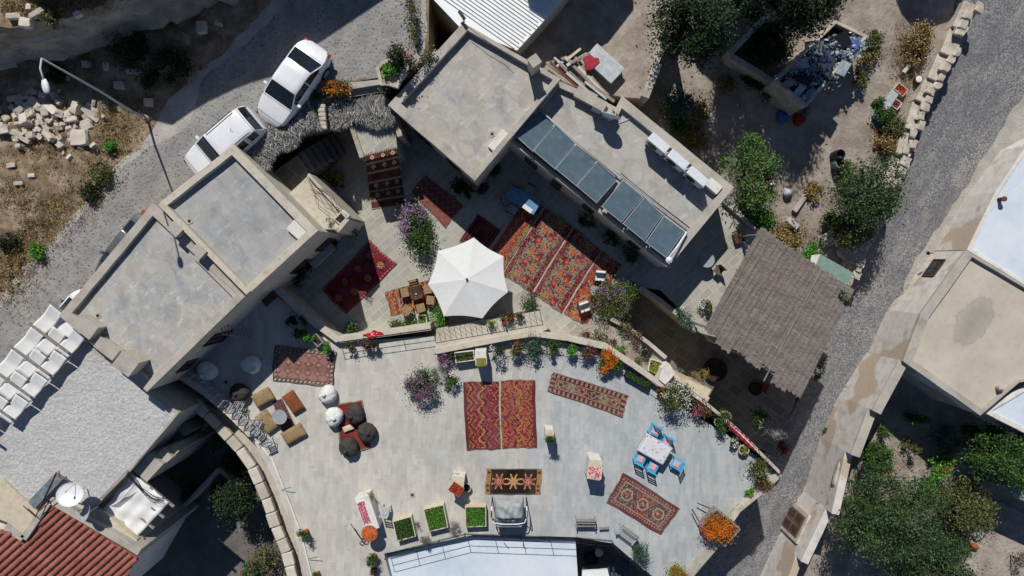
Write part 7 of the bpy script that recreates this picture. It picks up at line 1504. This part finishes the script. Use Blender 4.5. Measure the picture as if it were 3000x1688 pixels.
cu = MB().lathe([(.04,0),(.05,.08),(.04,.08),(.03,.02),(.001,.015)], n=14, cap=False).build('cup', M['white_plastic']); cu.location = P(1219,861,ZC+.72); tag(cu, 'small white cup in the middle of the slatted garden table', 'cup')
gg = 'wooden garden chairs'
for x,y,r,l in ((1212,832,-75,'wooden chair above the slatted garden table'),(1184,858,10,'pale seated wooden chair left of the slatted garden table'),(1192,908,60,'wooden chair at the lower left edge of the striped kilim'),(1232,902,105,'wooden chair below the slatted garden table'),(1262,880,175,'wooden chair to the right of the slatted garden table by the parasol'),(1254,848,190,'wooden chair half hidden by the left point of the parasol')):
    chair('wooden_chair', l, 'straw', 'wood_warm', ZC, x, y, r, gg, None, w=.44)
for x,y,r,l in ((1757,808,-5,'white cushioned armchair above the small round grey table'),(1712,898,20,'white cushioned armchair below the small round grey table')):
    chair('armchair', l, 'white_cloth', 'wicker_dark', ZC, x, y, r+90 if False else r-90, None, 'white_cloth', w=.56, bh=.78, arms=True, cushback=True)
# shaded dining set by the blotchy roof
t = thing('dining_table', 'long table with a white paper in deep shade above the kilims', 'table', tuple(P(1532,585,ZC+.72)-Vector((0,0,.72))), math.radians(-32)); MB().box((0,0,.7),(1.7,.75,.04)).build('tabletop', M['blue_top'], t, bevel=.01)
for a in (-1,1):
    for b2 in (-1,1): MB().box((a*.75,b2*.3,.34),(.06,.06,.68)).build('leg', M['dark_metal'], t)
o = MB().box((0,0,.005),(.55,.22,.01)).build('paper', M['white_plastic']); o.location = P(1545,611,ZC+.73); o.rotation_euler = (0,0,math.radians(-36)); tag(o, 'white sheet of paper on the shaded table', 'paper')
for x,y,r,l in ((1482,585,20,'chair at the left end of the shaded table'),(1552,555,-120,'chair on the far side of the shaded table'),(1500,615,60,'chair on the near left side of the shaded table'),(1508,560,-110,'chair on the far left side of the shaded table')):
    chair('shaded_chair', l, 'zinc', 'dark_metal', ZC, x, y, r, 'chairs round the shaded table', None, w=.45)
# folded metal chairs in a row
def fold(label, x, y, rz, grp, tilt=.25):
    p = P(x,y,ZT+.45); t = thing('folding_chair', label, 'folding chair', (p.x,p.y,ZT), math.radians(rz), grp); q = .022
    for s in (-1,1): 
        MB().tube([(-.22,s*.2,0),(-.02,s*.2,.45),(.16,s*.2,.86)], q, 6).build('side_frame', M['pale_metal'], t); MB().tube([(.24,s*.17,0),(.02,s*.17,.44)], q, 6).build('leg', M['pale_metal'], t)
    for k in range(5): MB().box((-.18+k*.085,0,.455),(.045,.38,.018)).build('seat_slat', M['pale_metal'], t)
    for k in range(3): MB().box((.10+k*.03,0,.66+k*.07),(.02,.4,.045)).build('back_slat', M['pale_metal'], t)
    return t
FC = [(552,1092),(575,1110),(598,1128),(620,1146),(642,1166),(664,1184),(684,1202),(702,1220),(720,1238),(738,1254),(756,1270)]
for i, (x,y) in enumerate(FC):
    fold('grey metal folding chair in the long row along the cream wall', x, y, 138+R_.uniform(-5,5), 'folding chairs packed along the cream wall')
    fold('grey metal folding chair in the long row along the cream wall', x+17, y-15, 138+R_.uniform(-12,12), 'folding chairs packed along the cream wall') if i % 3 == 0 and i > 4 else None
fold('single folding chair with a grey seat at the open end of the row', 786, 1302, 120, None)
# ladder
t = thing('ladder', 'pale wooden ladder leaning against the stained roof house', 'ladder', tuple(P(640,960,ZT+1.2)))
a0, a1, b0_, b1_ = P(735,968,ZT+.1), P(745,995,ZT+.1) , P(640,948,ZT+2.2), P(648,978,ZT+2.2)
for a, b2 in ((a0,b0_),(a1,b1_)): MB().tube([a,b2], .03, 6).build('rail', M['wood_grey'], t, world=1)
for k in range(9): f = (k+.5)/9; MB().tube([a0.lerp(b0_,f), a1.lerp(b1_,f)], .022, 6).build('rung', M['wood_grey'], t, world=1)
for (x,y,l) in ((690,885,'narrow shelf board in deep shade at the courtyard wall corner'),):
    o = slab('shelf', [(765,880),(800,850),(815,868),(780,900)], ZT+.9, ZT+.84, M['wood_dark'], kind=None); tag(o, l, 'shelf')
ss = slab('stone_shelf', [(905,770),(968,712),(982,728),(920,788)], ZC+1.0, ZC+.8, M['coping'], kind=None); tag(ss, 'long grey stone shelf along the shaded wall of the smooth grey roof house', 'shelf')
# pedestals on the terrace
def pedestal(label, px, py, sx, sy, h, rz, name='pedestal'):
    p = P(px,py,ZT+h); t = thing(name, label, 'pedestal', (p.x,p.y,ZT), math.radians(rz)); MB().box((0,0,h/2),(sx,sy,h),0,.96).build('body', M['plaster_white'], t, bevel=.02); MB().box((0,0,h+.015),(sx*1.04,sy*1.04,.04)).build('top_slab', M['pot_cream'], t, bevel=.015); return t
pedestal('slim white pedestal with a clipped bush near the chevron kilim', 1610, 1274, .42, .5, 1.0, 0)
plant('potted_plant', 'clipped green bush on the slim white pedestal', 1611, 1287, ZT+1.0, 17, .45, 'leaf_green', 800, .05, potr=9, poth=.2)
pedestal('wide cream pedestal with a red and white patterned cloth', 1742, 1376, .62, .95, 1.25, -8)
M['redprint'] = (lambda n: n.col(n.mix(n.ramp(n.noise(16,3,.7), [(.45,0.0),(.52,1.0)]), 'd3cfc9', 'b2352f')))(NT('red_print', .85))
o = MB().box((0,0,.008),(.66,.60,.016)).build('cloth', M['redprint'], bevel=.004); o.location = P(1744,1386,ZT+1.29); o.rotation_euler = (0,0,math.radians(-5)); tag(o, 'red and white patterned cloth on the wide cream pedestal', 'cloth')
pedestal('cream pedestal holding a tray of red peppers', 1340, 1420, .62, .8, .9, -8)
crate(1336,1437,-35,'tray heaped with red peppers on the cream pedestal', 'terracotta', 'peppers', (.62,.50,.12), ZT, .92)
plant('potted_plant', 'small dry plant in a pot above the red pepper tray', 1338, 1396, ZT, 13, .8, 'leaf_dry', 300, .07, potr=9, poth=.5)
t = thing('flower_pot', 'small white pot beside the red pepper tray', 'pot', tuple(P(1368,1424,ZT))); pot(t, .22, .3, 'pot_cream')
# long display bench with pink sweets and an apricot tray
p = P(1075,1505,ZT+.9); t = thing('display_bench', 'long cream bench covered with trays of drying fruit', 'bench', (p.x,p.y,ZT), math.radians(-72)); MB().box((0,0,.45),(1.75,.72,.9)).build('body', M['plaster_white'], t, bevel=.03)
o = MB().box((-.1,-.12,.912),(1.2,.42,.02)).build('sheet', M['white_cloth']); o.location = t.location; o.rotation_euler = t.rotation_euler; tag(o, 'white sheet spread on the long cream bench', 'cloth')
n = 700; c = np.column_stack([NR.uniform(-.65,.45,n), NR.uniform(-.30,.06,n), .93+NR.uniform(0,.03,n)]); o = leaves('drying_fruit', c, .045, M['dough_pink'], None, .9, 2); o.location = t.location; o.rotation_euler = t.rotation_euler; tag(o, 'pink drying fruit pieces scattered on the white sheet', 'fruit', kind='stuff')
t = thing('tray', 'round tray of orange drying apricots at the lower end of the bench', 'tray', tuple(P(1083,1562,ZT+.95))); MB().lathe([(.38,0),(.40,.05),(.37,.05),(.36,.015),(.001,.015)], n=32, cap=False).build('plate', M['terracotta'], t)
n = 700; a = NR.uniform(0,6.28,n); r = .36*np.sqrt(NR.uniform(0,1,n)); leaves('apricots', np.column_stack([r*np.cos(a), r*np.sin(a), .04+NR.uniform(0,.03,n)]), .05, M['apricot'], t, .9, 2)['kind'] = 'stuff'
plant('potted_plant', 'olive green pot plant at the upper end of the drying bench', 1080, 1457, ZT, 17, .95, 'leaf_yellow', 600, .06, potr=11, poth=.5)
chair('metal_chair', 'grey metal chair beside the drying bench', 'pale_metal', 'pale_metal', ZT, 1128, 1498, 80, None, None, w=.42)
t = thing('iron_stand', 'black iron stand leaning at the lower left of the drying bench', 'stand', tuple(P(1060,1560,ZT)), .2)
for a, b2 in (((-.3,.7,.5),(-.12,-.2,.1)),((-.12,-.2,.1),(.25,-.45,.1)),((-.25,.4,.3),(.0,-.5,.1))): MB().tube([a,b2], .02, 6).build('bar', M['dark_metal'], t)
for a in (-.08,.14): m = MB(); m.tube([(a+.12*math.cos(k*.35),-.5+.09*math.sin(k*.35),.08) for k in range(19)], .015, 5); m.build('wheel', M['dark_metal'], t)
# grey covered garden swing
t = thing('garden_swing', 'garden swing sofa under a wrinkled grey cover', 'swing', tuple(P(1492,1485,ZT)))
nx, ny = 26, 20; vs = []
for j in range(ny+1):
    for i in range(nx+1):
        x = (i/nx-.5)*1.45; y = (j/ny-.5)*1.15; e = (1-abs(x/.725)**5)*(1-abs(y/.58)**5); z = .55+.75*max(0,e)**.35*(.75+.25*(y > -.25))+.035*math.sin(x*8+y*11)*e+.02*math.sin(x*21-y*6)*e; vs.append((x,y+.12,z))
fs = [(j*(nx+1)+i, j*(nx+1)+i+1, (j+1)*(nx+1)+i+1, (j+1)*(nx+1)+i) for j in range(ny) for i in range(nx)]
MB().add(vs, fs).build('cover', M['grey_cover'], t, smooth=True)
MB().box((0,-.55,.5),(1.3,.35,.75)).build('sofa_front', M['grey_cover'], t, bevel=.08)
m = MB(); m.tube([(-.85,.35,.9),(-.86,-.2,.92),(-.75,-.45,.95),(-.4,-.52,.96),(.4,-.52,.96),(.75,-.45,.95),(.86,-.2,.92),(.85,.35,.9)], .03, 8); m.build('frame_tube', M['white_plastic'], t, smooth=True)
for s in (-1,1):
    MB().tube([(s*.85,.5,0),(s*.88,0,1.3),(s*.7,-.75,.05)], .025, 8).build('side_frame', M['dark_metal'], t, smooth=False); MB().tube([(s*.45,-.6,1.35),(s*.40,-.9,1.0),(s*.48,-1.1,.55)], .02, 6).build('hook', M['dark_metal'], t)
for k in range(8): MB().tube([(-.35+k*.1,-.95,.1),(-.35+k*.1,-.7,.3)], .012, 5).build('spring', M['dark_metal'], t)
# benches by the lower railing
def bench(name, label, px, py, z, L, D, rz, mat, slats, vertical=False, h=.42):
    p = P(px,py,z+h); t = thing(name, label, 'bench', (p.x,p.y,z), math.radians(rz))
    for k in range(slats): MB().box((0,-D/2+D*(k+.5)/slats,h),(L,D/slats*.6,.03)).build('slat', M[mat], t)
    for s in (-1,1):
        MB().box((s*(L/2-.02),0,.46),(.05,D*1.25,.06)).build('armrest', M[mat], t)
        for q in (-1,1): MB().box((s*(L/2-.02),q*D*.5,.22),(.045,.045,.44)).build('leg', M[mat], t)
    for k in range(3): MB().box((0,D*.62,.55+k*.11),(L,.025,.05)).build('back_slat', M[mat], t)
    return t
bench('garden_bench', 'grey wooden bench on the lower terrace edge', 1716, 1533, ZT, .98, .40, 0, 'wood_grey', 4); o = MB().box((0,0,.2),(.48,.12,.05),.08).build('plank', M['wood_grey']); o.location = P(1768,1543,ZT); tag(o, 'short grey plank beside the wooden bench', 'plank')
t = bench('iron_bench', 'openwork iron bench beside the diagonal railing', 1836, 1567, ZT, 1.05, .42, -37, 'pale_metal', 6)
for k in range(10): MB().tube([(-.48+k*.106,.30,.45),(-.48+k*.106,.30,.85)], .01, 5).build('back_rod', M['dark_metal'], t)
# shadowed pit and red chair in patio
t = thing('fire_pit', 'dark round pit in the shaded patio', 'pit', tuple(P(2092,1082,ZLOW))); MB().lathe([(.62,0),(.64,.35),(.5,.35),(.48,.15),(.001,.15)], n=30, cap=False).build('rim', M['soil'], t)
chair('red_chair', 'red chair in the shaded patio under the reed roof edge', 'red_metal', 'red_metal', ZLOW, 2238, 1135, 60, None, None, w=.5)
t = thing('planter_box', 'dark green tub beside the red chair in the patio', 'planter', tuple(P(2205,1135,ZLOW))); pot(t, .35, .5, 'leaf_dark' if False else 'dark_metal')
# drapes / flags
def drape(name, label, pts, w, mat, stripe=None, z0=0, cat='cloth'):
    v = [P(x,y,z) for x,y,z in pts]; c = sum(v, Vector())/len(v); t = thing(name, label, cat, tuple(c)); n = 24; vs = []; fs = []
    path = [v[0].lerp(v[-1], 0)]; seg = resample(v, .06, 0, False); nn = None; rows = 6
    for i, p in enumerate(seg):
        d = (seg[min(i+1,len(seg)-1)]-seg[max(i-1,0)]).normalized(); nr = Vector((-d.y,d.x,0)).normalized(); ww = w(i/(len(seg)-1))
        for j in range(rows+1): f = j/rows-.5; vs.append(p+nr*f*ww+Vector((0,0,-abs(f)**1.5*ww*.9+.02*math.sin(i*1.3)+.012*math.sin(i*2.7+j))))
    def fsel(lo, hi): return [(i*(rows+1)+j, (i+1)*(rows+1)+j, (i+1)*(rows+1)+j+1, i*(rows+1)+j+1) for i in range(len(seg)-1) for j in range(rows) if lo <= j < hi]
    if stripe: 
        MB().add(vs, fsel(0,stripe[0])+fsel(stripe[1],rows)).build('cloth', M[mat], t, world=1, smooth=True); MB().add(vs, fsel(*stripe)).build('white_stripe', M['white_cloth'], t, world=1, smooth=True)
    else: MB().add(vs, fs+fsel(0,rows)).build('cloth', M[mat], t, world=1, smooth=True)
    return t
drape('wall_drape', 'long red cloth with white edging draped over the stone wall', [(2128,1236,ZT+.62),(2170,1275,ZT+.62),(2216,1320,ZT+.62)], lambda f: .16+.16*math.sin(math.pi*f), 'red_cloth', (3,4))
t = thing('chair', 'round backed chair with red seat behind the stone wall', 'chair', tuple(P(2112,1212,ZT-.8))); MB().lathe([(.3,.4),(.3,.44),(.001,.45)], n=18, cap=False).build('seat', M['red_metal'], t); MB().lathe([(.02,0),(.03,.4)], n=8).build('leg', M['green_sheet'], t); MB().tube([(.28*math.cos(a),.28*math.sin(a),.75) for a in [k*.3-.3 for k in range(12)]], .03, 6).build('back_rail', M['green_sheet'], t)
# crumpled red flag with white crescent and star on the cream wall
t = thing('flag', 'crumpled red flag with white crescent lying on the cream wall', 'flag', tuple(P(1093,979,ZT+.38)), math.radians(8))
nx, ny = 24, 6; vs = []
for j in range(ny+1):
    for i in range(nx+1):
        u = i/nx-.5; w_ = (.30-.26*abs(u*2)**1.5)*(1+.25*math.sin(u*19)); vs.append((u*1.0+.02*math.sin(j*2), (j/ny-.5)*w_+.03*math.sin(u*9), .03+.025*math.sin(u*25+j)+.02*math.cos(j*1.9+u*8)))
fs = [(j*(nx+1)+i, j*(nx+1)+i+1, (j+1)*(nx+1)+i+1, (j+1)*(nx+1)+i) for j in range(ny) for i in range(nx)]
fm = MB().add(vs, fs).build('cloth', M['flag_red'], t, smooth=True)
m = MB(); k = 16; A1 = [(.02+.085*math.cos(a)*1.3, .0+.06*math.sin(a), .092) for a in np.linspace(.5, 5.78, k)]; B1 = [(.05+.068*math.cos(a)*1.3, .0+.046*math.sin(a), .092) for a in np.linspace(.6, 5.68, k)]
m.add(A1+B1, [(i, i+1, k+i+1, k+i) for i in range(k-1)]); m.build('crescent', M['white_cloth'], t)
m = MB(); m.add([(.20+(.035 if i % 2 == 0 else .015)*math.cos(i*math.pi/5), (.035 if i % 2 == 0 else .015)*math.sin(i*math.pi/5)*.7, .09) for i in range(10)], [tuple(range(10))]); m.build('star', M['white_cloth'], t)
# small things on the terrace
for (x,y,l) in ((1368,560,'terracotta pot in the shade below the blotchy roof'),):
    t = thing('flower_pot', l, 'pot', tuple(P(x-8,y-10,ZC))); pot(t, .25, .4, 'terracotta')
for (x,y,w,d,h,r,mt,l) in ((2160,698,.5,.5,.3,.3,'wood_dark','small dark crate in the shade above the blue table'),(2318,655,.7,.3,.3,-.7,'scrap_pale','pale concrete beam end near the dry weeds'),(2345,590,.25,1.3,.2,-.6,'coping','grey concrete beam in the garden above the dry weeds')):
    zb = ZC if x < 2200 else ZG(x,y); o = MB().box((0,0,h/2),(w,d,h)).build('block', M[mt], bevel=.02); o.location = P(x,y,zb); o.rotation_euler = (0,0,r); tag(o, l, 'block')
# utility pole, only its top end reaches the picture, its shadow falls across the alley
